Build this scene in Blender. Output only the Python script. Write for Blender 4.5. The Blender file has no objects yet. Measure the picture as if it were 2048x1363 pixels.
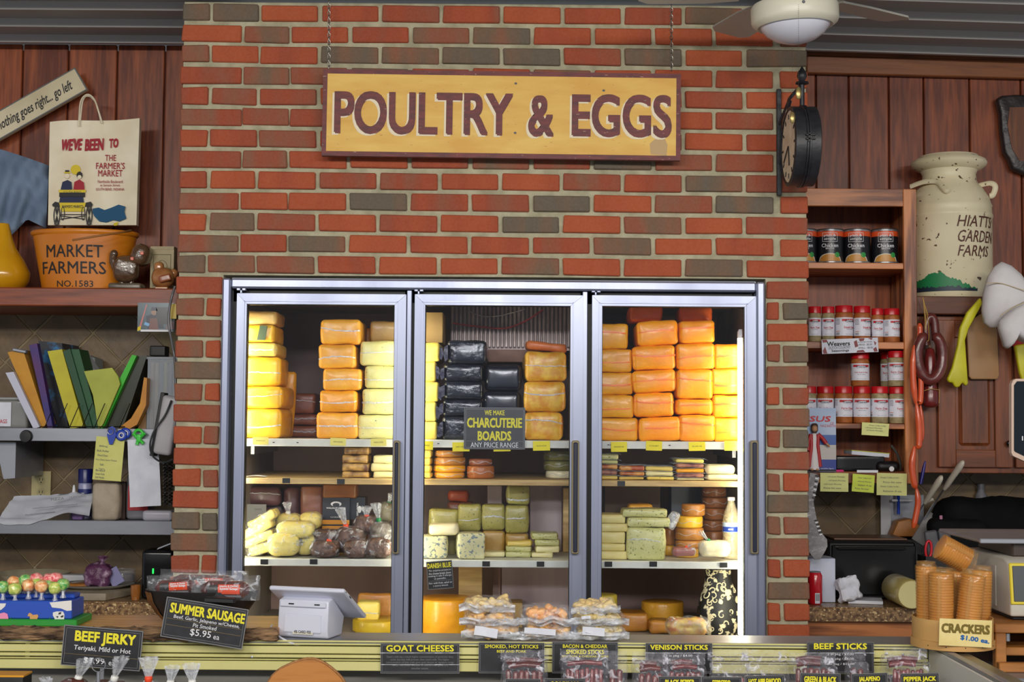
import bpy, bmesh, math, random
from mathutils import Matrix, Vector, noise
from math import pi, sin, cos, radians, atan, sqrt
random.seed(7)
SC = bpy.context.scene
COL = SC.collection

# ---------------------------------------------------------------- camera
F = 2048 * 50 / 36.0
CX, CY = 1024.0, 681.5
CAM = Vector((0, -4.7, 1.55))
PITCH = atan(158.5 / F)
ROLL = radians(0.42)
RC = Matrix.Rotation(pi / 2 + PITCH, 3, 'X') @ Matrix.Rotation(ROLL, 3, 'Z')
cam_data = bpy.data.cameras.new('camera')
cam_data.lens = 50; cam_data.sensor_width = 36; cam_data.sensor_fit = 'HORIZONTAL'
cam = bpy.data.objects.new('camera', cam_data)
cam.matrix_world = Matrix.Translation(CAM) @ RC.to_4x4()
COL.objects.link(cam)
SC.camera = cam

# ---------------------------------------------------------------- world, lights, exposure
SC.view_settings.view_transform = 'Standard'
SC.view_settings.look = 'None'
SC.view_settings.gamma = 1.0
SC.view_settings.use_curve_mapping = False
SC.view_settings.exposure = 0.0
W_ = bpy.data.worlds.new('hall'); SC.world = W_; W_.use_nodes = True
W_.node_tree.nodes['Background'].inputs[0].default_value = (0.86, 0.92, 1.0, 1)
W_.node_tree.nodes['Background'].inputs[1].default_value = 0.42

def area(name, loc, sx, sy, power, rot=(0, 0, 0), col=(1, 0.96, 0.9)):
    d = bpy.data.lights.new(name, 'AREA'); d.shape = 'RECTANGLE'; d.size = sx; d.size_y = sy
    d.energy = power; d.color = col
    o = bpy.data.objects.new(name, d); o.location = loc; o.rotation_euler = rot; COL.objects.link(o)
    return o
# the market hall's fluorescent rows on the ceiling, over the customer side
for side, lx in (('left', -2.2), ('middle', 0.1), ('right', 2.4)):
    for row, ly, pw in (('near', -4.6, 34), ('far', -7.2, 66)):
        area('ceiling_fluorescent_%s_%s_offscreen' % (side, row), (lx, ly, 2.86), 1.5, 0.3, pw, (radians(52), 0, 0))

# ---------------------------------------------------------------- pixel helpers
def ray(px, py):
    return RC @ Vector(((px - CX) / F, -(py - CY) / F, -1))
def P(px, py, Y):
    d = ray(px, py); return CAM + d * ((Y - CAM.y) / d.y)
def PZ(px, py, Z):
    d = ray(px, py); return CAM + d * ((Z - CAM.z) / d.z)
def mpp(Y):
    return (Y - CAM.y) / F
def T(v): return Matrix.Translation(v)
def R(a, ax): return Matrix.Rotation(radians(a), 4, ax)
def at(px, py, Y, tilt=0, yaw=0, pitch=0):
    """matrix at the point seen at a pixel, at world depth Y; tilt is clockwise"""
    return T(P(px, py, Y)) @ R(yaw, 'Z') @ R(tilt, 'Y') @ R(pitch, 'X')

# ---------------------------------------------------------------- materials
def lin(c):
    o = []
    for x in c[:3]:
        x /= 255.0
        o.append(x / 12.92 if x <= 0.04045 else ((x + 0.055) / 1.055) ** 2.4)
    return (o[0], o[1], o[2], 1)
MATS = {}
def mat(name, rgb, rough=0.5, rgb2=None, scale=8.0, stretch=(1, 1, 1), bump=0.0, bscale=None, metal=0.0,
        coat=0.0, spots=None, ramp=(0.35, 0.65), spec=0.5, detail=4, emit=0.0, rnd=True, alpha=None, trans=0.0, sss=0.0):
    if name in MATS: return MATS[name]
    m = bpy.data.materials.new(name); m.use_nodes = True
    nt = m.node_tree; N = nt.nodes; L = nt.links
    b = N['Principled BSDF']
    b.inputs['Base Color'].default_value = lin(rgb)
    b.inputs['Roughness'].default_value = rough
    b.inputs['Metallic'].default_value = metal
    b.inputs['Specular IOR Level'].default_value = spec
    if coat: b.inputs['Coat Weight'].default_value = coat; b.inputs['Coat Roughness'].default_value = 0.12
    if trans: b.inputs['Transmission Weight'].default_value = trans
    if sss:
        b.inputs['Subsurface Weight'].default_value = sss
        b.inputs['Subsurface Radius'].default_value = (0.02, 0.012, 0.006)
    if emit:
        b.inputs['Emission Color'].default_value = lin(rgb); b.inputs['Emission Strength'].default_value = emit
    if alpha is not None: b.inputs['Alpha'].default_value = alpha
    if rgb2 or bump or spots:
        tc = N.new('ShaderNodeTexCoord')
        mp = N.new('ShaderNodeMapping'); mp.inputs['Scale'].default_value = stretch
        L.new(tc.outputs['Object'], mp.inputs['Vector'])
        vec = mp.outputs['Vector']
        if rnd:
            oi = N.new('ShaderNodeObjectInfo')
            ml = N.new('ShaderNodeMath'); ml.operation = 'MULTIPLY'; ml.inputs[1].default_value = 37.0
            L.new(oi.outputs['Random'], ml.inputs[0])
            ad = N.new('ShaderNodeVectorMath'); ad.operation = 'ADD'
            L.new(vec, ad.inputs[0]); L.new(ml.outputs[0], ad.inputs[1]); vec = ad.outputs[0]
        col = None
        if rgb2:
            nz = N.new('ShaderNodeTexNoise'); nz.inputs['Scale'].default_value = scale; nz.inputs['Detail'].default_value = detail
            L.new(vec, nz.inputs['Vector'])
            rp = N.new('ShaderNodeValToRGB')
            rp.color_ramp.elements[0].position = ramp[0]; rp.color_ramp.elements[0].color = lin(rgb)
            rp.color_ramp.elements[1].position = ramp[1]; rp.color_ramp.elements[1].color = lin(rgb2)
            L.new(nz.outputs['Fac'], rp.inputs['Fac']); col = rp.outputs['Color']
        if spots:
            srgb, sscale, thr = spots
            n2 = N.new('ShaderNodeTexNoise'); n2.inputs['Scale'].default_value = sscale; n2.inputs['Detail'].default_value = 2
            L.new(vec, n2.inputs['Vector'])
            r2 = N.new('ShaderNodeValToRGB')
            r2.color_ramp.elements[0].position = thr; r2.color_ramp.elements[0].color = (0, 0, 0, 1)
            r2.color_ramp.elements[1].position = min(1, thr + 0.04); r2.color_ramp.elements[1].color = (1, 1, 1, 1)
            L.new(n2.outputs['Fac'], r2.inputs['Fac'])
            mx = N.new('ShaderNodeMix'); mx.data_type = 'RGBA'
            L.new(r2.outputs['Color'], mx.inputs['Factor'])
            if col: L.new(col, mx.inputs[6])
            else: mx.inputs[6].default_value = lin(rgb)
            mx.inputs[7].default_value = lin(srgb); col = mx.outputs[2]
        if col: L.new(col, b.inputs['Base Color'])
        if bump:
            n3 = N.new('ShaderNodeTexNoise'); n3.inputs['Scale'].default_value = bscale or scale * 2; n3.inputs['Detail'].default_value = 4
            L.new(vec, n3.inputs['Vector'])
            bp = N.new('ShaderNodeBump'); bp.inputs['Strength'].default_value = bump; bp.inputs['Distance'].default_value = 0.01
            L.new(n3.outputs['Fac'], bp.inputs['Height']); L.new(bp.outputs['Normal'], b.inputs['Normal'])
    MATS[name] = m
    return m

def film_mat(name, rgb=(235, 238, 245), opacity=0.18, rough=0.12, bump=0.8, bscale=40, hi=0.35, lo_=.48, up_=.78):
    """clear plastic: mostly see-through, glossy along its creases, with milky patches that also paint in glints"""
    if name in MATS: return MATS[name]
    m = bpy.data.materials.new(name); m.use_nodes = True
    nt = m.node_tree; N = nt.nodes; L = nt.links
    b = N['Principled BSDF']; out = N['Material Output']
    b.inputs['Base Color'].default_value = lin(rgb); b.inputs['Roughness'].default_value = rough
    b.inputs['Specular IOR Level'].default_value = 0.9
    tr = N.new('ShaderNodeBsdfTransparent'); mx = N.new('ShaderNodeMixShader')
    tc = N.new('ShaderNodeTexCoord')
    nz = N.new('ShaderNodeTexNoise'); nz.inputs['Scale'].default_value = bscale; nz.inputs['Detail'].default_value = 3
    nz.inputs['Distortion'].default_value = 1.2
    L.new(tc.outputs['Object'], nz.inputs['Vector'])
    rp = N.new('ShaderNodeValToRGB')
    e = rp.color_ramp.elements
    e[0].position = lo_; e[0].color = (opacity, opacity, opacity, 1)
    e[1].position = up_; e[1].color = (hi, hi, hi, 1)  # whiter, more opaque patches: glints painted into the film
    L.new(nz.outputs['Fac'], rp.inputs['Fac'])
    bp = N.new('ShaderNodeBump'); bp.inputs['Strength'].default_value = bump; bp.inputs['Distance'].default_value = 0.01
    L.new(nz.outputs['Fac'], bp.inputs['Height']); L.new(bp.outputs['Normal'], b.inputs['Normal'])
    L.new(rp.outputs['Color'], mx.inputs['Fac'])
    L.new(tr.outputs[0], mx.inputs[1]); L.new(b.outputs[0], mx.inputs[2]); L.new(mx.outputs[0], out.inputs['Surface'])
    MATS[name] = m
    return m

def glass_mat(name, tint=(250, 252, 255), refl=0.05):
    if name in MATS: return MATS[name]
    m = bpy.data.materials.new(name); m.use_nodes = True
    nt = m.node_tree; N = nt.nodes; L = nt.links
    N.remove(N['Principled BSDF']); out = N['Material Output']
    tr = N.new('ShaderNodeBsdfTransparent'); tr.inputs[0].default_value = lin(tint)
    gl = N.new('ShaderNodeBsdfGlossy'); gl.inputs['Roughness'].default_value = 0.02
    fr = N.new('ShaderNodeFresnel'); fr.inputs['IOR'].default_value = 1.33
    mx = N.new('ShaderNodeMixShader')
    L.new(fr.outputs[0], mx.inputs['Fac']); L.new(tr.outputs[0], mx.inputs[1]); L.new(gl.outputs[0], mx.inputs[2])
    L.new(mx.outputs[0], out.inputs['Surface'])
    MATS[name] = m
    return m

def brick_mat():
    m = bpy.data.materials.new('brick_clay'); m.use_nodes = True
    nt = m.node_tree; N = nt.nodes; L = nt.links
    b = N['Principled BSDF']; b.inputs['Roughness'].default_value = 0.82; b.inputs['Specular IOR Level'].default_value = 0.25
    tc = N.new('ShaderNodeTexCoord'); oi = N.new('ShaderNodeObjectInfo')
    ml = N.new('ShaderNodeMath'); ml.operation = 'MULTIPLY'; ml.inputs[1].default_value = 61.0
    L.new(oi.outputs['Random'], ml.inputs[0])
    ad = N.new('ShaderNodeVectorMath'); ad.operation = 'ADD'
    L.new(tc.outputs['Object'], ad.inputs[0]); L.new(ml.outputs[0], ad.inputs[1])
    # flashing: patches along the brick's length
    mp = N.new('ShaderNodeMapping'); mp.inputs['Scale'].default_value = (1, .4, .25)
    L.new(ad.outputs[0], mp.inputs['Vector'])
    n1 = N.new('ShaderNodeTexNoise'); n1.inputs['Scale'].default_value = 11; n1.inputs['Detail'].default_value = 2
    L.new(mp.outputs[0], n1.inputs['Vector'])
    # per-brick base value + patches
    a1 = N.new('ShaderNodeMath'); a1.operation = 'MULTIPLY_ADD'; a1.inputs[1].default_value = 0.9; 
    L.new(n1.outputs['Fac'], a1.inputs[0])
    r0 = N.new('ShaderNodeMath'); r0.operation = 'MULTIPLY_ADD'; r0.inputs[1].default_value = 0.92; r0.inputs[2].default_value = -0.38
    L.new(oi.outputs['Random'], r0.inputs[0]); L.new(r0.outputs[0], a1.inputs[2])
    rp = N.new('ShaderNodeValToRGB'); e = rp.color_ramp.elements
    e[0].position = 0.0; e[0].color = lin((180, 84, 40))
    e[1].position = 1.0; e[1].color = lin((104, 92, 76))
    for p_, c_ in ((0.3, (170, 75, 37)), (0.46, (158, 69, 36)), (0.58, (150, 77, 50)), (0.70, (140, 88, 62)), (0.84, (118, 92, 70))):
        k = e.new(p_); k.color = lin(c_)
    L.new(a1.outputs[0], rp.inputs['Fac'])
    n2 = N.new('ShaderNodeTexNoise'); n2.inputs['Scale'].default_value = 120; n2.inputs['Detail'].default_value = 5
    L.new(ad.outputs[0], n2.inputs['Vector'])
    mx = N.new('ShaderNodeMix'); mx.data_type = 'RGBA'; mx.blend_type = 'OVERLAY'; mx.inputs['Factor'].default_value = 0.4
    L.new(rp.outputs[0], mx.inputs[6]); L.new(n2.outputs['Color'], mx.inputs[7])
    hs = N.new('ShaderNodeHueSaturation'); hs.inputs['Saturation'].default_value = 1.0
    n4 = N.new('ShaderNodeMix'); n4.data_type = 'RGBA'; n4.inputs['Factor'].default_value = 0.05
    L.new(rp.outputs[0], n4.inputs[6]); L.new(n2.outputs['Fac'], n4.inputs[7])
    L.new(n4.outputs[2], b.inputs['Base Color'])
    bp = N.new('ShaderNodeBump'); bp.inputs['Strength'].default_value = 0.5; bp.inputs['Distance'].default_value = 0.004
    L.new(n2.outputs['Fac'], bp.inputs['Height']); L.new(bp.outputs[0], b.inputs['Normal'])
    return m

def wood_mat(name, dark, light, axis='Z', scale=1.0, rough=0.45, knots=True, contrast=1.0, rings=14):
    """grain runs along axis"""
    if name in MATS: return MATS[name]
    m = bpy.data.materials.new(name); m.use_nodes = True
    nt = m.node_tree; N = nt.nodes; L = nt.links
    b = N['Principled BSDF']; b.inputs['Roughness'].default_value = rough
    tc = N.new('ShaderNodeTexCoord'); oi = N.new('ShaderNodeObjectInfo')
    ml = N.new('ShaderNodeMath'); ml.operation = 'MULTIPLY'; ml.inputs[1].default_value = 23.0
    L.new(oi.outputs['Random'], ml.inputs[0])
    ad = N.new('ShaderNodeVectorMath'); ad.operation = 'ADD'
    L.new(tc.outputs['Object'], ad.inputs[0]); L.new(ml.outputs[0], ad.inputs[1])
    s = {'X': (.09, 1, 1), 'Y': (1, .09, 1), 'Z': (1, 1, .09)}[axis]
    mp = N.new('ShaderNodeMapping'); mp.inputs['Scale'].default_value = s
    L.new(ad.outputs[0], mp.inputs['Vector'])
    n1 = N.new('ShaderNodeTexNoise'); n1.inputs['Scale'].default_value = 9 * scale; n1.inputs['Detail'].default_value = 3
    n1.inputs['Distortion'].default_value = 0.6
    L.new(mp.outputs[0], n1.inputs['Vector'])
    mm = N.new('ShaderNodeMath'); mm.operation = 'MULTIPLY'; mm.inputs[1].default_value = rings
    L.new(n1.outputs['Fac'], mm.inputs[0])
    sn = N.new('ShaderNodeMath'); sn.operation = 'SINE'; L.new(mm.outputs[0], sn.inputs[0])
    n2 = N.new('ShaderNodeTexNoise'); n2.inputs['Scale'].default_value = 70 * scale; n2.inputs['Detail'].default_value = 4
    L.new(mp.outputs[0], n2.inputs['Vector'])
    a = N.new('ShaderNodeMath'); a.operation = 'MULTIPLY_ADD'; a.inputs[1].default_value = 0.17 * contrast
    L.new(sn.outputs[0], a.inputs[0]); L.new(n2.outputs['Fac'], a.inputs[2])
    a2 = N.new('ShaderNodeMath'); a2.operation = 'MULTIPLY_ADD'; a2.inputs[1].default_value = 0.3; 
    L.new(oi.outputs['Random'], a2.inputs[0]); L.new(a.outputs[0], a2.inputs[2])
    rp = N.new('ShaderNodeValToRGB'); e = rp.color_ramp.elements
    e[0].position = 0.3; e[0].color = lin(dark); e[1].position = 0.95; e[1].color = lin(light)
    L.new(a2.outputs[0], rp.inputs['Fac']); L.new(rp.outputs[0], b.inputs['Base Color'])
    bp = N.new('ShaderNodeBump'); bp.inputs['Strength'].default_value = 0.15; bp.inputs['Distance'].default_value = 0.003
    L.new(n2.outputs['Fac'], bp.inputs['Height']); L.new(bp.outputs[0], b.inputs['Normal'])
    MATS[name] = m
    return m

# ---------------------------------------------------------------- geometry
class G:
    def __init__(s): s.v = []; s.f = []
    def add(s, vs, fs, M=None):
        o = len(s.v)
        s.v += [tuple(M @ Vector(p)) for p in vs] if M else [tuple(p) for p in vs]
        s.f += [tuple(i + o for i in q) for q in fs]
        return s
    def box(s, w, d, h, M=None, c=(0, 0, 0)):
        """centred box"""
        x, y, z = w / 2, d / 2, h / 2
        vs = [(c[0] + a * x, c[1] + b_ * y, c[2] + e * z) for e in (-1, 1) for b_ in (-1, 1) for a in (-1, 1)]
        return s.add(vs, [(0, 2, 3, 1), (4, 5, 7, 6), (0, 1, 5, 4), (2, 6, 7, 3), (0, 4, 6, 2), (1, 3, 7, 5)], M)
    def cham(s, w, d, h, b, M=None, jit=0.0, c=(0, 0, 0), rng=random):
        """chamfered box, 24 corners"""
        H = (w / 2, d / 2, h / 2); vs = []; idx = {}
        for sx in (-1, 1):
            for sy in (-1, 1):
                for sz in (-1, 1):
                    sg = (sx, sy, sz)
                    j = [rng.uniform(-jit, jit) for _ in range(3)] if jit else (0, 0, 0)
                    for a in range(3):
                        p = [sg[i] * (H[i] - (0 if i == a else b)) + j[i] + c[i] for i in range(3)]
                        idx[sg, a] = len(vs); vs.append(p)
        fs = []
        S = (-1, 1)
        for a in range(3):
            o1, o2 = [(1, 2), (2, 0), (0, 1)][a]
            for sg in S:
                ring = []
                for q in ((-1, -1), (1, -1), (1, 1), (-1, 1)):
                    k = [0, 0, 0]; k[a] = sg; k[o1] = q[0]; k[o2] = q[1]; ring.append(idx[tuple(k), a])
                fs.append(tuple(ring if sg > 0 else ring[::-1]))
            for s1 in S:
                for s2 in S:
                    k0 = [0, 0, 0]; k0[a] = -1; k0[o1] = s1; k0[o2] = s2; k1 = list(k0); k1[a] = 1
                    k0 = tuple(k0); k1 = tuple(k1)
                    q = (idx[k0, o1], idx[k1, o1], idx[k1, o2], idx[k0, o2])
                    fs.append(q if s1 * s2 < 0 else q[::-1])
        for sx in S:
            for sy in S:
                for sz in S:
                    k = (sx, sy, sz); q = (idx[k, 0], idx[k, 1], idx[k, 2])
                    fs.append(q if sx * sy * sz > 0 else q[::-1])
        return s.add(vs, fs, M)
    def rbox(s, w, d, h, r, n=3, k=2, amp=0.0, freq=20.0, seed=0, M=None, taper=0.0, bulge=0.0):
        """rounded box centred at the origin, optional lumpy noise, taper towards the top, bulging faces"""
        H = (w / 2, d / 2, h / 2); r = min(r, min(H) * 0.999)
        ax = []
        for hh in H:
            arc = [hh - r + r * math.tan(pi / 4 * i / k) for i in range(k, 0, -1)]
            mid = [(hh - r) * (1 - 2 * i / (n + 1)) for i in range(0, n + 2)]
            ax.append([-x for x in arc] + [-m_ for m_ in mid] + arc[::-1])
        vs = []; fs = []; key = {}
        def vid(p):
            kk = (round(p[0], 6), round(p[1], 6), round(p[2], 6))
            if kk in key: return key[kk]
            inn = [max(-(H[i] - r), min(H[i] - r, p[i])) for i in range(3)]
            dv = Vector((p[0] - inn[0], p[1] - inn[1], p[2] - inn[2])); dv.normalize()
            q = Vector(inn) + dv * r
            if bulge:
                fx, fy, fz = [1 - (abs(q[i]) / H[i]) ** 2 for i in range(3)]
                q.x += dv.x * bulge * fy * fz; q.y += dv.y * bulge * fx * fz; q.z += 0
            if amp:
                q += dv * (noise.noise(q * freq + Vector((seed * 3.7, seed * 1.3, seed * 7.1))) * amp
                           + noise.noise(q * freq * 2.7 + Vector((seed, seed * 2.3, 5))) * amp * 0.4)
            if taper:
                t = 1 - taper * (q.z + H[2]) / (2 * H[2]); q.x *= t; q.y *= t
            key[kk] = len(vs); vs.append(tuple(q)); return key[kk]
        for a in range(3):
            o1, o2 = [(1, 2), (2, 0), (0, 1)][a]
            for sg in (-1, 1):
                A, B = ax[o1], ax[o2]
                for i in range(len(A) - 1):
                    for j in range(len(B) - 1):
                        ring = []
                        for (u, v_) in ((i, j), (i + 1, j), (i + 1, j + 1), (i, j + 1)):
                            p = [0, 0, 0]; p[a] = sg * H[a]; p[o1] = A[u]; p[o2] = B[v_]; ring.append(vid(p))
                        if len(set(ring)) < 3: continue
                        fs.append(tuple(ring if sg > 0 else ring[::-1]))
        return s.add(vs, fs, M)
    def lathe(s, prof, n=24, M=None, ripple=None, sx=1, sy=1, a0=0, a1=2 * pi, cap=True):
        """prof: (r, z) from bottom to top"""
        full = abs(a1 - a0 - 2 * pi) < 1e-6
        cols = n if full else n + 1
        vs = []; fs = []
        for (r, z) in prof:
            for i in range(cols):
                a = a0 + (a1 - a0) * i / n
                rr = r * (1 + (ripple(a, z) if ripple else 0))
                vs.append((rr * cos(a) * sx, rr * sin(a) * sy, z))
        for j in range(len(prof) - 1):
            for i in range(n):
                i2 = (i + 1) % cols
                fs.append((j * cols + i, j * cols + i2, (j + 1) * cols + i2, (j + 1) * cols + i))
        if cap and full:
            if prof[0][0] > 1e-5: fs.append(tuple(range(cols))[::-1])
            if prof[-1][0] > 1e-5: fs.append(tuple((len(prof) - 1) * cols + i for i in range(cols)))
        return s.add(vs, fs, M)
    def tube(s, pts, r, n=8, M=None, closed=False, flat=1.0):
        pts = [Vector(p) for p in pts]; m_ = len(pts); vs = []; fs = []
        rs = r if isinstance(r, (list, tuple)) else [r] * m_
        up = Vector((0.31, 0.11, 0.94))
        for i, p in enumerate(pts):
            if closed: t = pts[(i + 1) % m_] - pts[i - 1]
            else: t = pts[min(i + 1, m_ - 1)] - pts[max(i - 1, 0)]
            if t.length < 1e-9: t = Vector((0, 0, 1))
            t.normalize()
            a = up - t * up.dot(t)
            if a.length < 0.05: a = Vector((1, 0, 0)) - t * t.x
            a.normalize(); up = a; b_ = t.cross(a)
            for k in range(n):
                an = 2 * pi * k / n
                vs.append(p + (a * cos(an) + b_ * sin(an) * flat) * rs[i])
        for i in range(m_ if closed else m_ - 1):
            i2 = (i + 1) % m_
            for k in range(n):
                k2 = (k + 1) % n
                fs.append((i * n + k, i * n + k2, i2 * n + k2, i2 * n + k))
        if not closed:
            fs.append(tuple(range(n))[::-1]); fs.append(tuple((m_ - 1) * n + k for k in range(n)))
        return s.add(vs, fs, M)
    def prism(s, out, t, M=None):
        """outline of (x, z) counter-clockwise seen from -Y; front at y=0, back at y=t"""
        n = len(out)
        vs = [(x, 0, z) for x, z in out] + [(x, t, z) for x, z in out]
        fs = [tuple(range(n)), tuple(range(2 * n - 1, n - 1, -1))]
        for i in range(n):
            j = (i + 1) % n
            fs.append((j, i, i + n, j + n))
        return s.add(vs, fs, M)
    def sheet(s, fn, nu, nv, t=0.001, M=None, off=(0, 1, 0)):
        """fn(u, v) -> point; given a thickness t along off"""
        vs = []; fs = []; off = Vector(off) * t; c = nu + 1
        for lay in (0, 1):
            for j in range(nv + 1):
                for i in range(nu + 1):
                    vs.append(tuple(Vector(fn(i / nu, j / nv)) + off * lay))
        o = c * (nv + 1)
        for j in range(nv):
            for i in range(nu):
                a = j * c + i
                fs.append((a, a + 1, a + c + 1, a + c)); fs.append((o + a, o + a + c, o + a + c + 1, o + a + 1))
        edge = [i for i in range(c)] + [j * c + nu for j in range(1, nv + 1)] + [nv * c + i for i in range(nu - 1, -1, -1)] + [j * c for j in range(nv - 1, 0, -1)]
        for k in range(len(edge)):
            a, b_ = edge[k], edge[(k + 1) % len(edge)]
            fs.append((b_, a, a + o, b_ + o))
        return s.add(vs, fs, M)
    def mesh(s, smooth=False, name='mesh'):
        me = bpy.data.meshes.new(name); me.from_pydata(s.v, [], s.f); me.update()
        if smooth:
            me.polygons.foreach_set('use_smooth', [True] * len(me.polygons))
            try: me.set_sharp_from_angle(angle=radians(smooth if smooth > 1 else 50))
            except Exception: pass
        return me

# ---------------------------------------------------------------- objects
WM = {}
I4 = Matrix.Identity(4)
def _meta(o, label=None, cat=None, group=None, kind=None):
    if label: o['label'] = label
    if cat: o['category'] = cat
    if group: o['group'] = group
    if kind: o['kind'] = kind
def _me(g, sm): return g.mesh(sm) if isinstance(g, G) else g
def thing(name, label, cat, M=None, group=None, kind=None):
    o = bpy.data.objects.new(name, None); COL.objects.link(o)
    o.empty_display_size = 0.02
    M = T(M) if isinstance(M, Vector) else M or I4; o.matrix_world = M; WM[o] = M.copy(); _meta(o, label, cat, group, kind); return o
def solo(name, label, cat, g, m, M=None, group=None, smooth=False, kind=None):
    o = bpy.data.objects.new(name, _me(g, smooth)); COL.objects.link(o)
    if not o.data.materials: o.data.materials.append(m)
    M = M or I4; o.matrix_world = M; WM[o] = M.copy(); _meta(o, label, cat, group, kind); return o
def part(parent, name, g, m, M=None, smooth=False, label=None, kind=None, rel=True):
    """child; M is relative to the parent unless rel is False (then world)"""
    o = bpy.data.objects.new(name, _me(g, smooth)); COL.objects.link(o)
    if not o.data.materials: o.data.materials.append(m)
    M = M or I4
    o.parent = parent
    if rel: o.matrix_basis = M; WM[o] = WM[parent] @ M
    else: o.matrix_basis = WM[parent].inverted() @ M; WM[o] = M.copy()
    _meta(o, label, None, None, kind); return o
def struct(name, g, m, M=None, smooth=False):
    return solo(name, None, None, g, m, M, None, smooth, 'structure')

# ---------------------------------------------------------------- lettering
_TX = {}
def _text2d(s, bold, res):
    k = (s, res)
    if k in _TX: return _TX[k]
    c = bpy.data.curves.new('lettering', 'FONT'); c.body = s; c.size = 1.0; c.resolution_u = res
    c.fill_mode = 'FRONT'
    o = bpy.data.objects.new('tmp', c)
    me = bpy.data.meshes.new_from_object(o)
    vs = [(v.co.x, v.co.y) for v in me.vertices]; fs = [tuple(p.vertices) for p in me.polygons]
    bpy.data.objects.remove(o); bpy.data.curves.remove(c); bpy.data.meshes.remove(me)
    x0 = min(v[0] for v in vs); x1 = max(v[0] for v in vs); y0 = min(v[1] for v in vs); y1 = max(v[1] for v in vs)
    vs = [((x - x0) / (x1 - x0) - .5, (y - y0) / (y1 - y0) - .5) for x, y in vs]
    _TX[k] = (vs, fs); return _TX[k]
def textg(s, w, h, bold=0.0, shear=0.0, res=2, r=None):
    """flat lettering w x h centred in the XZ plane facing -Y; with r it wraps round a cylinder about Z"""
    vs0, fs0 = _text2d(s, bold, res); g = G(); vs, fs = [], []
    d = bold * 1.1 * h; w -= 2 * d; h0 = h; h -= 2 * d
    for ox, oz in (((-d, -d), (d, -d), (-d, d), (d, d)) + (((-d, 0), (d, 0), (0, d), (0, -d)) if res > 3 else ()) if bold > .001 else ((0, 0),)):  # heavier strokes: shifted copies, a hair apart
        n0 = len(vs); e = n0 / max(1, len(vs0)) * .00012; vs += [(x + ox / w, z + oz / h, e) for x, z in vs0]; fs += [tuple(i + n0 for i in f) for f in fs0]
    if r:
        g.add([((r + e) * sin((x * w + z * h * shear) / r), -(r + e) * cos((x * w + z * h * shear) / r), z * h) for x, z, e in vs], fs)
    else:
        g.add([(x * w + z * h * shear, -e, z * h) for x, z, e in vs], fs)
    return g
def rgb_m(name, rgb, rough=0.6): return mat(name, rgb, rough)

class Panel:
    """a flat card: offsets and sizes on it are in photo pixels at its depth"""
    def __init__(s, name, label, cat, px, py, w, h, Y, m, tilt=0, yaw=0, pitch=0, t=0.003, group=None, part_name='card', g=None):
        s.k = mpp(Y); s.M = at(px, py, Y, tilt, yaw, pitch)
        s.o = thing(name, label, cat, s.M @ T((0, 0, -h * s.k / 2)), group)
        s.h = h; s.n = 0
        part(s.o, part_name, g or G().box(w * s.k, t, h * s.k, c=(0, t / 2, 0)), m, s.M, rel=False)
    def put(s, name, g, m, dx=0, dy=0, lift=None, smooth=False, tilt=0):
        s.n += 1
        l = lift if lift is not None else 0.0004 + 0.00005 * s.n
        return part(s.o, name, g, m, s.M @ T((dx * s.k, -l, -dy * s.k)) @ R(tilt, 'Y'), rel=False, smooth=smooth)
    def text(s, t_, dx, dy, w, h, m, bold=0.0, shear=0.0, tilt=0, name='lettering', res=2, lift=None):
        return s.put(name, textg(t_, w * s.k, h * s.k, bold, shear, res), m, dx, dy, tilt=tilt, lift=lift)
    def rect(s, dx, dy, w, h, m, name='print', t=0.0003, tilt=0):
        return s.put(name, G().box(w * s.k, t, h * s.k), m, dx, dy, tilt=tilt)
    def frame(s, w, h, lw, m, dx=0, dy=0, name='border'):
        g = G(); k = s.k
        for sx in (-1, 1): g.box(lw * k, .0003, h * k, c=(sx * (w - lw) / 2 * k, 0, 0))
        for sz in (-1, 1): g.box((w - 2 * lw) * k, .0003, lw * k, c=(0, 0, sz * (h - lw) / 2 * k))
        return s.put(name, g, m, dx, dy)
    def poly(s, pts, m, name='print', dx=0, dy=0, t=0.0003):
        """pts in px, x right, y down, any order of turn"""
        k = s.k; q = [(x * k, -y * k) for x, y in pts]
        a = sum(q[i][0] * q[(i + 1) % len(q)][1] - q[(i + 1) % len(q)][0] * q[i][1] for i in range(len(q)))
        if a < 0: q = q[::-1]
        return s.put(name, G().prism(q, t), m, dx, dy)
    def disc(s, dx, dy, rx, ry, m, name='print', n=20):
        return s.poly([(rx * cos(2 * pi * i / n), ry * sin(2 * pi * i / n)) for i in range(n)], m, name, dx, dy)
    def ring(s, dx, dy, rx, ry, lw, m, name='print', n=24):
        k = s.k; g = G()
        vs = []; fs = []
        for i in range(n):
            a = 2 * pi * i / n
            vs.append((rx * cos(a) * k, 0, ry * sin(a) * k)); vs.append(((rx - lw) * cos(a) * k, 0, (ry - lw) * sin(a) * k))
        for i in range(n):
            j = (i + 1) % n; fs.append((2 * i, 2 * i + 1, 2 * j + 1, 2 * j))
        g.add(vs, fs); return s.put(name, g, m, dx, dy)

ORD = ['lowest', 'second up', 'third up', 'fourth up', 'fifth up', 'sixth up', 'seventh up', 'eighth up']
def ordname(i, n):
    if i == n - 1 and n > 1: return 'topmost'
    return ORD[i]

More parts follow.
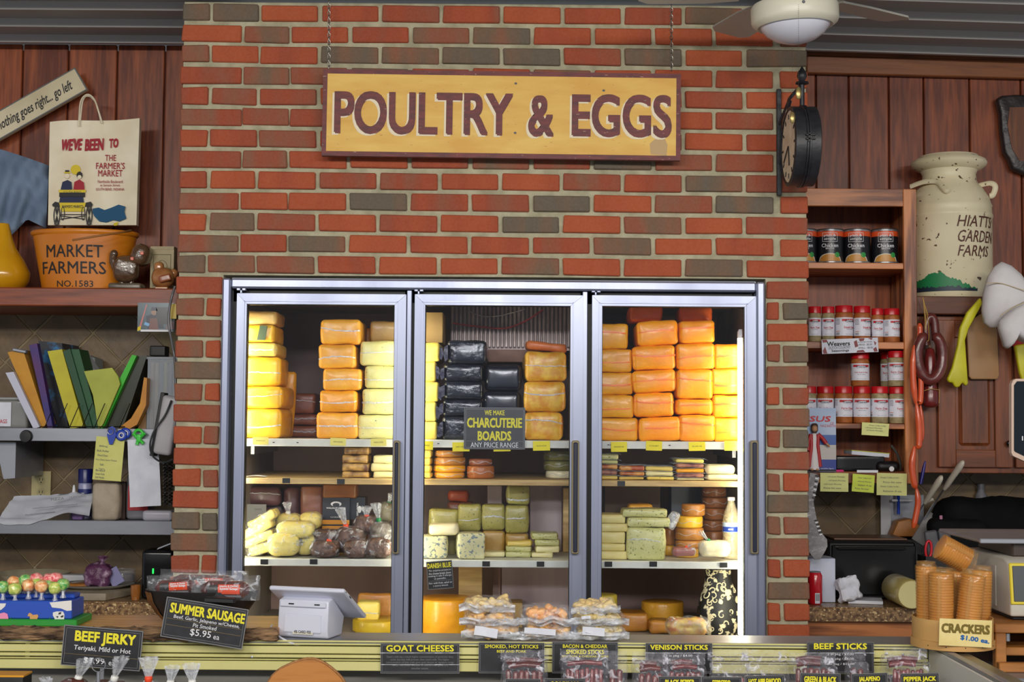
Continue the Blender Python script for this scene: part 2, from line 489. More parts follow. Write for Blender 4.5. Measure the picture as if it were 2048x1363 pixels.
# ---------------------------------------------------------------- common materials
ALU = mat('aluminium', (162, 168, 190), 0.32, (140, 146, 170), 6, (1, 1, .15), metal=0.45, bump=0.03, bscale=60)
STEEL = mat('stainless_steel', (160, 162, 170), 0.32, (136, 138, 146), 9, (.2, 1, 1), metal=0.5)
BLK = mat('black_rubber', (16, 16, 18), 0.5)
BLKG = mat('black_gloss', (14, 14, 16), 0.22)
IRON = mat('black_iron', (30, 31, 36), 0.42, (44, 45, 50), 30, bump=0.1)
WHITE = mat('white_plastic', (226, 226, 230), 0.35)
PAPER = mat('white_paper', (222, 224, 232), 0.75, (208, 210, 222), 14)
CARD = mat('sign_black', (38, 38, 42), 0.35, (46, 46, 50), 40)
LAM = mat('laminate_edge', (128, 128, 130), 0.2)
YEL = rgb_m('sign_yellow', (232, 220, 40), 0.5)
SWH = rgb_m('sign_white', (225, 225, 228), 0.5)
SGR = rgb_m('sign_grey', (125, 125, 128), 0.5)
INK = rgb_m('ink_black', (34, 32, 34), 0.6)
INKG = rgb_m('ink_grey', (110, 110, 112), 0.6)
RED = rgb_m('print_red', (190, 32, 45), 0.5)
TAG = mat('tag_yellow', (240, 222, 36), 0.6)
TAGP = mat('tag_pale', (238, 226, 120), 0.6)
FILM = film_mat('clear_film', opacity=0.07, hi=0.42)
FILM2 = film_mat('milky_film', opacity=0.28, hi=0.68, bscale=38, lo_=.46, up_=.70)
FILM3 = film_mat('thin_wrap', opacity=0.05, hi=0.6, bscale=42, bump=0.9, lo_=.56, up_=.70)  # sparkle on the tied bags is painted in as white opacity patches
FILM5 = film_mat('vacuum_film', opacity=0.04, hi=0.5, bscale=44, bump=0.9, lo_=.58, up_=.74)
GLASS = glass_mat('door_glass')
# ================================================================ STRUCTURE
YL, YR = 0.65, 0.70                    # back walls of the two alcoves behind the brick front
X = lambda px, Y=0.0, py=800: P(px, py, Y).x
Z = lambda py, Y=0.0, px=1000: P(px, py, Y).z
XB0, XB1 = X(349), X(1618)
ZC = Z(4, 0, 700)                       # ceiling
MORT = mat('mortar', (192, 186, 158), 0.95, (164, 158, 132), 18, bump=0.5, bscale=90, spec=0.1)
BRK = brick_mat()
floor_m = mat('floor_concrete', (112, 108, 104), 0.7, (96, 92, 88), 3, bump=0.05)
struct('floor', G().box(9, 7.5, 0.1, c=(0, -2.6, -0.05)), floor_m)

# ---- brick front with the cooler opening
OX0, OX1, OZ1 = X(441), X(1533), Z(553)
wall = struct('wall_brick', G().box(OX0 - XB0 - .004, .09, ZC, c=((OX0 + XB0) / 2 + .002, .057, ZC / 2))
              .box(XB1 - OX1 - .004, .09, ZC, c=((OX1 + XB1) / 2 - .002, .057, ZC / 2))
              .box(OX1 - OX0, .09, ZC - OZ1, c=((OX1 + OX0) / 2, .057, (ZC + OZ1) / 2)), MORT)
zt0, zt12 = Z(10, 0, 700), Z(513, 0, 700)
dz = (zt0 - zt12) / 12.0
bh = dz * 0.80
_bc = {}
rb = random.Random(3)
def brick(px0, px1, k):
    x0, x1 = X(px0), X(px1); w = x1 - x0
    key = (round(w, 2), rb.randrange(4))
    if key not in _bc: _bc[key] = G().cham(w, .10, bh, .0035, jit=.0024, rng=rb).mesh()
    zc = zt0 - k * dz - bh / 2 + rb.uniform(-.0015, .0015)
    part(wall, 'brick', _bc[key], BRK, T(((x0 + x1) / 2, .052 + rb.uniform(-.003, .002), zc)) @ R(rb.uniform(-.35, .35), 'Y'), rel=False)
ncourse = int((zt0) / dz)
for k in range(ncourse):
    if k <= 12:
        if k % 2 == 0:
            row = [(349, 404), (410, 503)] + [(509 + 123.2 * i, 509 + 123.2 * i + 115) for i in range(9)]
            row[-1] = (row[-1][0], 1618)
        else:
            row = [(349, 470), (476, 565)] + [(571 + 123.2 * i, 571 + 123.2 * i + 115) for i in range(8)] + [(1563, 1618)]
    else:
        if k % 2 == 0: row = [(349, 402), (409, 438), (1535, 1560), (1567, 1618)]
        else: row = [(349, 438), (1535, 1618)]
    for a, b in row: brick(a, b, k)

# ---- side returns behind the brick corners
ret_m = mat('return_wall', (96, 70, 56), 0.8, (80, 58, 48), 6)
struct('wall_return_left', G().box(.05, YL - .105, ZC, c=(XB0 + .03, (YL + .105) / 2, ZC / 2)), ret_m)
struct('wall_return_right', G().box(.05, YR - .105, ZC, c=(XB1 - .03, (YR + .105) / 2, ZC / 2)), ret_m)

# ---- ceiling of ribbed sheet metal
CEIL = mat('ceiling_sheet', (176, 174, 172), 0.45, (164, 161, 158), 2.0, (.3, 3, 1))
RIB = CEIL
ceil = struct('ceiling', G().box(XB0 + 4.0, 6.6, .04, c=((XB0 - 4.0) / 2, -2.45, ZC + .045))
              .box(XB1 - XB0, 5.95, .04, c=((XB0 + XB1) / 2, -2.80, ZC + .045)), CEIL)
rib_prof = [(-.022, .03), (-.010, -.002), (.010, -.002), (.022, .03)]
def rib(parent, x0, x1, y, M=None):
    g = G(); vs = []
    for x in (x0, x1): vs += [(x, y + a, b) for a, b in rib_prof]
    g.add(vs, [(0, 1, 5, 4), (1, 2, 6, 5), (2, 3, 7, 6), (3, 0, 4, 7), (3, 2, 1, 0), (4, 5, 6, 7)])
    part(parent, 'rib', g, RIB, (M or I4) @ T((0, 0, ZC)), rel=False)
for i in range(12):
    y = .545 - .213 * i
    rib(ceil, -4.0, XB0 - .005 if y > 0 else XB1, y)
SL = T((XB1, 0, ZC)) @ R(1.4, 'Y') @ T((-XB1, 0, -ZC))
ceilr = struct('ceiling_right', G().box(3.0, 6.6, .04, c=(XB1 + 1.5, -2.45, ZC + .045)), CEIL, SL)
for i in range(12):
    rib(ceilr, XB1 + .003, XB1 + 3.0, .56 - .213 * i, SL)

# ---- left alcove: planks above, diagonal tile below
PLK = wood_mat('cedar_plank', (98, 42, 20), (174, 90, 46), 'Z', rough=.45, rings=9)
GRT = mat('grout', (150, 136, 108), 0.95, (132, 118, 92), 30)
TILE = mat('tile_stone', (120, 96, 64), 0.45, (92, 74, 50), 9, bump=.15, bscale=30)
ZS = Z(590, .3, 200)
wl = struct('wall_left', G().box(XB0 + 4, .03, ZC - ZS, c=((XB0 - 4) / 2, YL + .034, (ZC + ZS) / 2))
            .box(XB0 + 4, .03, ZS, c=((XB0 - 4) / 2, YL + .0205, ZS / 2)), GRT)
part(wl, 'plank_backing', G().box(XB0 + 4, .004, ZC - ZS, c=((XB0 - 4) / 2, YL + .0165, (ZC + ZS) / 2)), PLK)
seps = [-420, -310, -200, -60, 40, 132, 230, 326, 352]
for a, b in zip(seps, seps[1:]):
    x0, x1 = X(a, YL, 350) + .003, X(b, YL, 350) - .003
    if b == 352: x1 = XB0 + .02
    part(wl, 'plank', G().cham(x1 - x0, .018, ZC - ZS + .02, .003), PLK, T(((x0 + x1) / 2, YL + .006, (ZC + ZS) / 2 + .01)))
def tiles(parent, px, py, d, Y, pxr, pyr, m):
    s = d * mpp(Y) / sqrt(2); me = G().cham(s - .006, .010, s - .006, .0015).mesh()
    for j in range(-8, 9):
        for i in range(-6, 7):
            for h in (0, .5):
                x, y = px + (i + h) * d, py + (j + h) * d
                if pxr[0] < x < pxr[1] and pyr[0] < y < pyr[1]:
                    part(parent, 'tile', me, m, at(x, y, Y + .008) @ R(45, 'Y'), rel=False)
tiles(wl, 187 + 58.5, 1134, 117, YL, (-180, 340), (600, 1290), TILE)
# half tiles that meet the brick return
# ---- right alcove
PLKR = PLK
TILR = TILE
ZR = Z(700, YR, 1900)
wr = struct('wall_right', G().box(3.4, .03, ZR, c=(XB1 + 1.7 - .03, YR + .0205, ZR / 2)).box(3.4, .03, ZC - ZR, c=(XB1 + 1.7 - .03, YR + .034, (ZC + ZR) / 2 - .0)), GRT)
part(wr, 'plank_backing', G().box(3.3, .004, ZC - ZR - .05, c=(XB1 + 1.7, YR + .0165, (ZC + ZR) / 2 - .025)), PLK)
seps = [1585, 1632, 1698, 1778, 1848, 1940, 2043, 2140, 2240, 2340, 2460]
for a, b in zip(seps, seps[1:]):
    x0, x1 = X(a, YR, 350) + .0025, X(b, YR, 350) - .0025
    x0 = max(x0, XB1 - .03)
    if x1 < x0: continue
    part(wr, 'plank', G().cham(x1 - x0, .018, ZC - ZR - .05, .003), PLKR, T(((x0 + x1) / 2, YR + .006, (ZC + ZR) / 2 - .025)))
tiles(wr, 1710, 1011, 112, YR, (1560, 2300), (880, 1290), TILR)
TRM = wood_mat('trim_wood', (84, 46, 24), (132, 78, 42), 'X', rough=.45)
g = G().cham(2.6, .03, 36 * mpp(YR), .004, c=(1.3, 0, 0))
struct('trim_1', g, TRM, at(1612, 130, YR - .03, tilt=1.0))
g = G().cham(2.6, .05, 13 * mpp(YR), .004, c=(1.3, 0, 0))
struct('trim_2', g, TRM, at(1612, 107, YR - .02, tilt=1.2))

# ================================================================ COOLER
SLAT = mat('cooler_liner', (160, 150, 138), 0.6, (138, 128, 118), 4, (1, 1, .3))
DARKL = mat('cooler_back', (172, 140, 128), 0.5, (138, 108, 100), 3, (1, 1, .3))
TUBE = mat('light_tube', (255, 246, 214), 0.4, emit=30.0)
cool = thing('display_cooler', 'three-door glass-fronted cooler full of cheese set in the brick wall', 'cooler', T((0, .1, 0)))
fx0, fx1 = X(443), X(1528); fz1 = Z(561); fz0 = .26
def bar(name, x0, x1, y0, y1, z0, z1, m, b=.003, par=None):
    return part(par or cool, name, G().cham(x1 - x0, y1 - y0, z1 - z0, b, c=((x0 + x1) / 2, (y0 + y1) / 2, (z0 + z1) / 2)), m, I4, rel=False)
fw = 17 * mpp(0)
bar('frame_side', fx0, fx0 + fw, -.025, .06, fz0, fz1, ALU, .006)
bar('frame_side', fx1 - fw, fx1, -.025, .06, fz0, fz1, ALU, .006)
bar('frame_top', fx0 + fw, fx1 - fw, -.022, .06, fz1 - 20 * mpp(0), fz1, ALU, .006)
bar('frame_bottom', fx0 + fw, fx1 - fw, -.022, .06, fz0, fz0 + .05, ALU, .006)
part(cool, 'kick_plate', G().box(fx1 - fx0, .05, fz0 - .002, c=((fx0 + fx1) / 2, .03, fz0 / 2)), STEEL, I4, rel=False)
iz1 = fz1 - 20 * mpp(0); ix0, ix1 = fx0 + fw, fx1 - fw
# black seals behind the doors
for a, b in ((457, 476), (806, 832), (1160, 1188), (1506, 1519)):
    bar('seal', X(a), X(b), .020, .062, fz0 + .05, iz1, BLK, .002)
bar('seal', ix0, ix1, .020, .060, iz1 - 26 * mpp(0), iz1, BLK, .002)
for a, b in ((812, 822), (1164, 1174)):
    bar('mullion_strip', X(a), X(b), -.012, .0195, fz0 + .05, iz1 - .002, ALU, .002)
# inner shell
CB = .88
wd = ix1 - ix0
g = G().box(wd + .04, .02, iz1 - .1, c=((ix0 + ix1) / 2, CB + .01, (iz1 + .1) / 2))
part(cool, 'back_liner', g, DARKL, I4, rel=False)
for sx in (ix0 - .01, ix1 + .01):
    part(cool, 'side_liner', G().box(.02, CB - .065, iz1 - .1, c=(sx, (CB + .065) / 2, (iz1 + .1) / 2)), SLAT, I4, rel=False)
part(cool, 'top_liner', G().box(wd, CB - .065, .02, c=((ix0 + ix1) / 2, (CB + .065) / 2, iz1 - .005)), SLAT, I4, rel=False)
ZFL = Z(1274, .2)
part(cool, 'floor_liner', G().box(wd, CB - .065, .02, c=((ix0 + ix1) / 2, (CB + .065) / 2, ZFL - .01)), SLAT, I4, rel=False)
# doors
HND = mat('handle_cap', (150, 138, 108), 0.4)
HND2 = mat('handle_grip', (42, 46, 66), 0.25)
def door(xa, xb, ga, gb, top, gtop, ha, hb):
    x0, x1, z1, z0 = X(xa), X(xb), Z(top, 0, (xa + xb) / 2), fz0 + .055
    g0, g1, gz1, gz0 = X(ga), X(gb), Z(gtop, 0, (xa + xb) / 2), z0 + .05
    y0, y1 = -.016, .018
    d = None
    for nm, q in (('left', [(x0, z0), (g0, gz0), (g0, gz1), (x0, z1)]), ('right', [(g1, gz0), (x1, z0), (x1, z1), (g1, gz1)]),
                  ('top', [(x0, z1), (g0, gz1), (g1, gz1), (x1, z1)]), ('bottom', [(x0, z0), (x1, z0), (g1, gz0), (g0, gz0)])):
        c = ((q[0][0] + q[2][0]) / 2, (q[0][1] + q[2][1]) / 2)
        q = [(c[0] + (px - c[0]) * .9985, c[1] + (pz - c[1]) * .9995) for px, pz in q]
        g = G().prism(q, y1 - y0, T((0, y0, 0)))
        if d is None:
            d = part(cool, 'door', g, ALU, I4, rel=False)
        else: part(d, 'rail', g, ALU, I4, rel=False)
    # raised bead round the glass and dark gasket
    g = G(); w = .0035
    for (a0, a1, b0, b1) in ((g0 - .010, g0 - .010 + w, gz0, gz1 + .01), (g1 + .010 - w, g1 + .010, gz0, gz1 + .01)):
        g.box(a1 - a0, .004, b1 - b0, c=((a0 + a1) / 2, y0 - .002, (b0 + b1) / 2))
    g.box(g1 - g0 + .02, .004, w, c=((g0 + g1) / 2, y0 - .002, gz1 + .010))
    part(d, 'bead', g, ALU, I4, rel=False)
    g = G(); w = .004
    for gx in (g0, g1): g.box(w, .03, gz1 - gz0, c=(gx, .004, (gz0 + gz1) / 2))
    for gz in (gz0, gz1): g.box(g1 - g0, .03, w, c=((g0 + g1) / 2, .004, gz))
    part(d, 'gasket', g, BLK, I4, rel=False)
    part(d, 'glass_pane', G().box(g1 - g0 - .004, .006, gz1 - gz0 - .004, c=((g0 + g1) / 2, .006, (gz0 + gz1) / 2)), GLASS, I4, rel=False)
    hx0, hx1 = X(ha), X(hb); hz1, hz0 = Z(880, 0, ha), Z(1105, 0, ha)
    h = part(d, 'handle', G().cham(hx1 - hx0, .03, hz1 - hz0, .004, c=((hx0 + hx1) / 2, y0 - .014, (hz0 + hz1) / 2)), HND, I4, rel=False, label='pull handle with tan end caps')
    part(d, 'handle_grip', G().cham(hx1 - hx0 - .010, .010, hz1 - hz0 - .012, .003, c=((hx0 + hx1) / 2, y0 - .028, (hz0 + hz1) / 2)), HND2, I4, rel=False)
    hg = G()
    for q in (0, 1): hg.cham(.013, .03, .010, .002, c=(x0 + .004 + q * .018, 0, z1 + .014))
    hg.cham(.006, .02, .010, .001, c=(x0 + .012, 0, z1 + .006))
    part(d, 'hinge', hg, ALU, I4, rel=False)
door(472, 811, 492, 788, 588, 609, 790, 803)
door(828, 1165, 849, 1140, 590, 611, 1143, 1158)
door(1183, 1512, 1203, 1488, 592, 613, 1497, 1512)
# light tubes
for px, Yt, pt in ((478, .085, 640), (819, .085, 640), (1482, .075, 676)):
    z1, z0 = Z(pt, Yt, px), Z(1268, Yt, px)
    x = X(px, Yt, 1000)
    t = part(cool, 'light_tube', G().lathe([(.0001, z0), (.0105, z0), (.0105, z1), (.0001, z1)], 12, T((x, Yt, 0))), TUBE, I4, rel=False, smooth=True)
    part(t, 'tube_cap', G().lathe([(.0115, z1), (.0115, z1 + .02), (.006, z1 + .03)], 12, T((x, Yt, 0))), WHITE, I4, rel=False, smooth=True)
# shelves
SHW = mat('shelf_white', (226, 226, 216), 0.45, (206, 206, 198), 12)
PLY = wood_mat('plywood', (150, 112, 62), (222, 190, 128), 'X', rough=.6, rings=5)
bays = [(460, 817), (823, 1169), (1175, 1517)]
SH = {}
for name, py0, py1, m in (('wire_shelf', 880, 895, SHW), ('plywood_shelf', 959, 970, PLY), ('shelf', 1120, 1134, SHW)):
    z1, z0 = Z(py0, .10), Z(py1, .10)
    SH[name] = z1
    for i, (a, b) in enumerate(bays):
        x0, x1 = max(X(a, .1), ix0 + .002), min(X(b, .1), ix1 - .002)
        s = bar(name, x0, x1, .10, .78, z0, z1, m, .0015)
        if name == 'wire_shelf':
            for q in (x0 + .03, x1 - .03):
                part(s, 'bracket', G().box(.012, .5, .03, c=(q, .5, z0 - .016)), STEEL, I4, rel=False)
        if name != 'wire_shelf':
            tp = {('plywood_shelf', 0): (575, 684), ('plywood_shelf', 2): (1243,), ('shelf', 0): (534, 632), ('shelf', 1): (975, 1083), ('shelf', 2): (1218, 1307, 1447)}.get((name, i), ())
            for px in tp:
                part(s, 'price_clip', G().box(15 * mpp(.1), .003, 10 * mpp(.1), c=(X(px, .097), .0975, Z((py0 + py1) / 2 - 1, .1) + random.uniform(-.002, .002))), BLK, I4, rel=False)
        else:
            for q in range(3):
                part(s, 'slot', G().box(.007, .002, .003, c=(x0 + (x1 - x0) * random.uniform(.1, .9), .0995, (z0 + z1) / 2)), BLK, I4, rel=False)
Z1, Z2, Z3 = SH['wire_shelf'], SH['plywood_shelf'], SH['shelf']
# ================================================================ COOLER CONTENTS
def cheese(name, rgb, rgb2, spots=None, rough=.42, coat=.18, sss=0, scale=14):
    return mat(name, rgb, rough, rgb2, scale, bump=.28, bscale=30, coat=coat, spots=spots, sss=sss)
C_ORG = cheese('cheese_orange', (255, 166, 10), (252, 150, 6))
C_ORY = cheese('cheese_orange_yellow', (246, 176, 22), (238, 158, 14))
C_YEL = cheese('cheese_yellow', (242, 192, 44), (228, 168, 28))
C_GOLD = cheese('cheese_gold', (238, 172, 48), (228, 154, 36))
C_COLB = cheese('cheese_marbled', (236, 188, 62), (220, 146, 30), scale=40)
C_PALE = cheese('cheese_pale', (226, 220, 150), (214, 206, 130), spots=((70, 76, 50), 110, .70))
C_PEP = cheese('cheese_pepper', (232, 206, 108), (220, 186, 84), spots=((90, 84, 40), 70, .74))
C_CREAM = cheese('cheese_cream', (240, 230, 172), (228, 214, 150))
C_LEM = cheese('cheese_lemon', (240, 218, 110), (232, 202, 86), spots=((150, 140, 60), 80, .72))
C_BRN = cheese('cheese_brown', (150, 84, 52), (126, 68, 44))
C_BLK = mat('black_wrap', (22, 26, 36), .22, (34, 38, 52), 30, bump=.9, bscale=28, coat=.6)
C_BLS = mat('black_wax', (20, 22, 32), .2, (28, 32, 46), 8, bump=.05, coat=.5)
C_GRN = cheese('cheese_sage', (168, 160, 84), (150, 142, 66), spots=((104, 102, 50), 130, .64))
C_BLUE = cheese('cheese_blue_veined', (222, 216, 170), (206, 200, 150), spots=((122, 134, 138), 95, .555), rough=.6, coat=0)
C_HERB = cheese('cheese_herb', (210, 206, 144), (194, 192, 122), spots=((128, 134, 70), 130, .62))
C_WHT = cheese('cheese_white', (238, 228, 190), (226, 212, 166))
C_CHOC = cheese('chocolate_swirl', (92, 52, 30), (226, 180, 96), scale=26)
C_CHD = mat('chocolate_bits', (70, 44, 34), .4, (112, 78, 62), 60, bump=.6, bscale=90)
C_RED = cheese('cheese_red_crust', (168, 74, 40), (220, 160, 80), scale=34)
C_PUR = cheese('cheese_wine_crust', (112, 58, 62), (190, 130, 100), scale=34)
C_TAN = cheese('cheese_smoked', (196, 134, 52), (172, 108, 38))
C_TAND = cheese('cheese_smoked_dark', (150, 92, 40), (124, 72, 30))
SEAM = film_mat('wrap_seam', opacity=.45, hi=.8, bscale=60)
SEAMO = mat('wrap_seam_orange', (255, 122, 40), .3, coat=.4)
NAVY = mat('wrap_navy', (30, 28, 62), .3, (20, 18, 44), 20, bump=.3)
bseed = [0]
def block(name, label, cat, x0, x1, z0, z1, Y, dep, m, group=None, tilt=0, yaw=0, seam=None, r=.010, amp=.003, ear=None, pieces=None, bulge=.004):
    """x0,x1 pixels at depth Y; z in metres; front face at Y"""
    bseed[0] += 1; sd = bseed[0]; k = mpp(Y)
    w = (x1 - x0) * k * .988; h = z1 - z0
    pc = P((x0 + x1) / 2, 900, Y); 
    # x at this height (camera pitch): solve along the pixel column
    zc = (z0 + z1) / 2
    py = CY
    for _ in range(3):
        p = P((x0 + x1) / 2, py, Y); py += (p.z - zc) / k
    xc = P((x0 + x1) / 2, py, Y).x
    M = T((xc, Y + dep / 2, zc)) @ R(yaw, 'Z') @ R(tilt, 'Y')
    o = solo(name, label, cat, G().rbox(w, dep, h * .995, min(r, h * .4, w * .4), 4, 2, amp, 22, sd, bulge=bulge), m, M, group, smooth=60)
    if seam:
        sm, frac = seam
        rr = random.Random(sd)
        zz = h * (frac - .5) + rr.uniform(-.12, .12) * h; sl = rr.uniform(-.12, .12) * h; hh = rr.uniform(.0024, .0055); cv = rr.uniform(-.1, .1) * h
        fn = lambda u, v: ((u - .5) * w * 1.01, -dep / 2 - .0035 - bulge * (1 - (2 * u - 1) ** 2) + .004 * abs(2 * u - 1) ** 6 * 2,
                           zz + sl * (u - .5) + cv * (1 - (2 * u - 1) ** 2) + noise.noise(Vector((u * 9, sd, 0))) * .004 + (v - .5) * hh)
        part(o, 'wrapper_seam', G().sheet(fn, 14, 1, .0028), sm, smooth=60)
    if ear:
        em, sg = ear
        q = [(0, -.3 * h), (sg * .010, -.42 * h), (sg * .016, -.1 * h), (sg * .012, .2 * h), (0, .3 * h)]
        if sg < 0: q = q[::-1]
        q = [(a + sg * w / 2 * .96, b) for a, b in q]
        part(o, 'wrapper_end', G().prism(q, .02 if sg > 0 else .016, T((0, -dep / 2 + (.006 if sg > 0 else -.010), 0))), em)
    return o
def stack(name, desc, where, cat, rows, Y, dep, m, z0, group, seam=None, r=.010, amp=.0032, tilts=None, ear=None, gap=.0006, jit=.006):
    """rows bottom to top: (x0, x1, top pixel); m may be a list"""
    rr = random.Random(len(where) * 7 + len(desc))
    n = len(rows); z = z0 + .0008
    for i, row in enumerate(rows):
        x0, x1, pt = row[:3]
        z1 = P((x0 + x1) / 2, pt, Y).z
        mm = m[i] if isinstance(m, list) else m
        d = desc[i] if isinstance(desc, list) else desc
        lab = f'{d}, {ordname(i, n)} {where}' if n > 1 else f'{d} {where}'
        block(name, lab, cat, x0, x1, z, z1 - gap, Y + rr.uniform(0, jit), dep, mm, group, (tilts[i] if tilts else rr.uniform(-.6, .6)), rr.uniform(-2, 2) if n > 1 else 0, seam, r, amp, ear)
        z = z1

# ---- top shelf, first door
stack('cheese_block', 'large golden-yellow wrapped cheese block', 'in the stack against the cooler\'s left light', 'cheese',
      [(470, 563, 816), (470, 566, 771), (470, 558, 712)], .14, .24, C_YEL, Z1, 'wrapped cheese on the upper cooler shelf', (SEAM, .5), r=.016)
zt = P(515, 712, .14).z
o = block('cheese_block', 'thinner pepper cheese block lying on the golden-yellow stack', 'cheese', 470, 553, zt, P(515, 684, .14).z - .001, .15, .22, C_PEP, 'wrapped cheese on the upper cooler shelf', seam=(SEAM, .6))
zt = P(515, 684, .14).z
o = block('cheese_block', 'yellow cheese block with a dark green wrapper end', 'cheese', 470, 548, zt, P(515, 648, .14).z - .001, .15, .22, C_YEL, 'wrapped cheese on the upper cooler shelf')
k = mpp(.15)
part(o, 'wrapper_label', G().prism([(.010, -.022), (.038, -.022), (.044, .026), (.020, .028)], .012, T((0, -.11 - .009, 0))), mat('label_green', (66, 84, 56), .4))
block('cheese_block', 'small pale tan cheese block topping the golden-yellow stack', 'cheese', 472, 552, P(515, 648, .14).z, P(515, 621, .14).z, .15, .2, cheese('cheese_tan_top', (214, 178, 104), (196, 156, 84)), 'wrapped cheese on the upper cooler shelf')
stack('cheese_block', 'reddish-brown wrapped cheese block', 'in the low stack at back', 'cheese',
      [(571, 636, 850), (570, 634, 827), (572, 632, 786)], .42, .2, C_BRN, Z1, 'wrapped cheese on the upper cooler shelf', (SEAM, .6))
block('cheese_block', 'orange cheese wedge leaning behind the golden-yellow stack', 'cheese', 552, 588, Z1 + .001, P(570, 742, .39).z, .392, .024, C_ORY, 'wrapped cheese on the upper cooler shelf', tilt=3)
stack('cheese_block', 'amber wrapped cheese block', 'in the five-high stack', 'cheese',
      [(632, 714, 824), (640, 714, 780), (645, 722, 736), (638, 712, 688), (640, 720, 638)], .14, .24, [C_GOLD, cheese('cheese_amber', (240, 164, 22), (230, 146, 14)), C_GOLD, C_GOLD, C_GOLD], Z1,
      'wrapped cheese on the upper cooler shelf', (SEAM, .5), r=.012)
stack('cheese_block', 'pale greenish pepper cheese block', 'in the stack beside the first mullion', 'cheese',
      [(716, 806, 829), (722, 806, 776), (727, 806, 731), (719, 806, 681)], .15, .24, C_PALE, Z1, 'wrapped cheese on the upper cooler shelf', (SEAM, .5), r=.012)
block('cheese_block', 'brown cheese block lying on the pale greenish stack', 'cheese', 740, 806, P(760, 681, .15).z, P(760, 641, .2).z, .22, .2, cheese('cheese_olive', (172, 138, 78), (150, 116, 62)), 'wrapped cheese on the upper cooler shelf')
block('cheese_block', 'small orange wrapped cheese between amber and pale stacks', 'cheese', 712, 744, P(730, 700, .405).z, P(730, 656, .405).z, .405, .12, C_ORG, 'wrapped cheese on the upper cooler shelf')
# support behind (hidden part of that pile)
block('cheese_block', 'tall orange cheese block under the small orange one', 'cheese', 716, 742, Z1 + .001, P(730, 701, .405).z, .405, .12, C_ORG, 'wrapped cheese on the upper cooler shelf')
# ---- top shelf, middle door
stack('cheese_block', 'lemon-yellow cheese block with navy wrapper end', 'by the mullion light', 'cheese',
      [(826, 873, 842), (826, 872, 803), (826, 875, 762), (826, 872, 722), (826, 880, 684)], .165, .24, C_LEM, Z1, 'wrapped cheese on the upper cooler shelf', ear=(NAVY, 1), r=.008)
block('cardboard_box', 'plain brown box on top of the lemon-yellow cheese', 'box', 832, 886, P(858, 684, .16).z, P(858, 622, .16).z, .2, .2, mat('box_kraft', (184, 150, 92), .7, (168, 134, 80), 12), None, r=.003, amp=0, bulge=0)
stack('cheese_block', 'crinkled black-wrapped cheese block', 'in the tall black stack', 'cheese',
      [(883, 962, 832), (885, 965, 798), (886, 964, 762), (888, 966, 727), (895, 974, 679)], .14, .24, C_BLK, Z1, 'black-wrapped cheese', r=.012, amp=.003, ear=(NAVY, -1))
stack('cheese_block', 'smooth black-waxed cheese block', 'in the black stack behind the charcuterie sign', 'cheese',
      [(968, 1042, 834), (968, 1042, 781), (969, 1042, 728)], .15, .24, C_BLS, Z1, 'black-waxed cheese', r=.016, amp=.0006, seam=None)
stack('cheese_block', 'marbled yellow cheese block in clear wrap', 'in the stack behind the yellow tag', 'cheese',
      [(1050, 1127, 823), (1050, 1132, 762), (1048, 1131, 702)], .14, .24, C_COLB, Z1, 'wrapped cheese on the upper cooler shelf', (SEAM, .6), r=.016)
block('cheese_block', 'orange cheese block slanting on top of the marbled yellow stack', 'cheese', 1052, 1133, P(1090, 702, .2).z, P(1090, 684, .2).z, .19, .16, cheese('cheese_peach', (226, 128, 62), (206, 108, 50)), 'wrapped cheese on the upper cooler shelf', tilt=6)
# ribbed panel, wires and a timber behind
rp_ = thing('evaporator_cover', 'ribbed grey evaporator cover behind the black cheese stacks', 'cover', at(1030, 700, .7))
MRIB = mat('ribbed_metal', (206, 186, 178), .35, (170, 150, 144), 10, metal=.2)
for i in range(30):
    px = 905 + i * 8.3
    part(rp_, 'fin', G().cham(.010, .02, .17, .003), MRIB, T(P(px, 648, .45)), rel=False)
part(rp_, 'back_plate', G().box(.46, .01, .19), MRIB, T(P(1028, 648, .47)), rel=False)
for x_ in (-.2, .2): part(rp_, 'side_bracket', G().box(.03, .405, .03), MRIB, T(Vector((P(1028, 618, .47).x + x_, .6765, P(1028, 618, .47).z))), rel=False)
block('timber', 'pinkish timber crosspiece behind the black-waxed cheese', 'timber', 965, 1060, P(1010, 724, .45).z, P(1028, 648, .47).z - .093, .45, .08, mat('timber_pink', (164, 122, 104), .6, (140, 100, 86), 12), r=.004, amp=0, bulge=0)
def wire(name, label, pts, Y, r, m, cat='cable', dy=None):
    q = [P(a, b, Y + (dy[i] if dy else 0)) for i, (a, b) in enumerate(pts)]
    return solo(name, label, cat, G().tube(smoothpath(q), r, 6), m, smooth=60)
def smoothpath(q, n=6):
    out = []
    for i in range(len(q) - 1):
        p0, p1, p2, p3 = q[max(i - 1, 0)], q[i], q[i + 1], q[min(i + 2, len(q) - 1)]
        for j in range(n):
            t = j / n
            out.append(.5 * ((2 * p1) + (p2 - p0) * t + (2 * p0 - 5 * p1 + 4 * p2 - p3) * t * t + (3 * p1 - p0 - 3 * p2 + p3) * t ** 3))
    out.append(q[-1]); return out
wire('wire', 'pink-red wire sagging across the ribbed evaporator cover', [(905, 646), (960, 653), (1010, 656), (1050, 642), (1086, 619)], .41, .0028, rgb_m('wire_red', (222, 84, 88), .3))
wire('wire', 'white wire sagging across the ribbed evaporator cover', [(940, 623), (965, 632), (1000, 631), (1050, 618)], .415, .0022, rgb_m('wire_white', (214, 208, 200), .3))
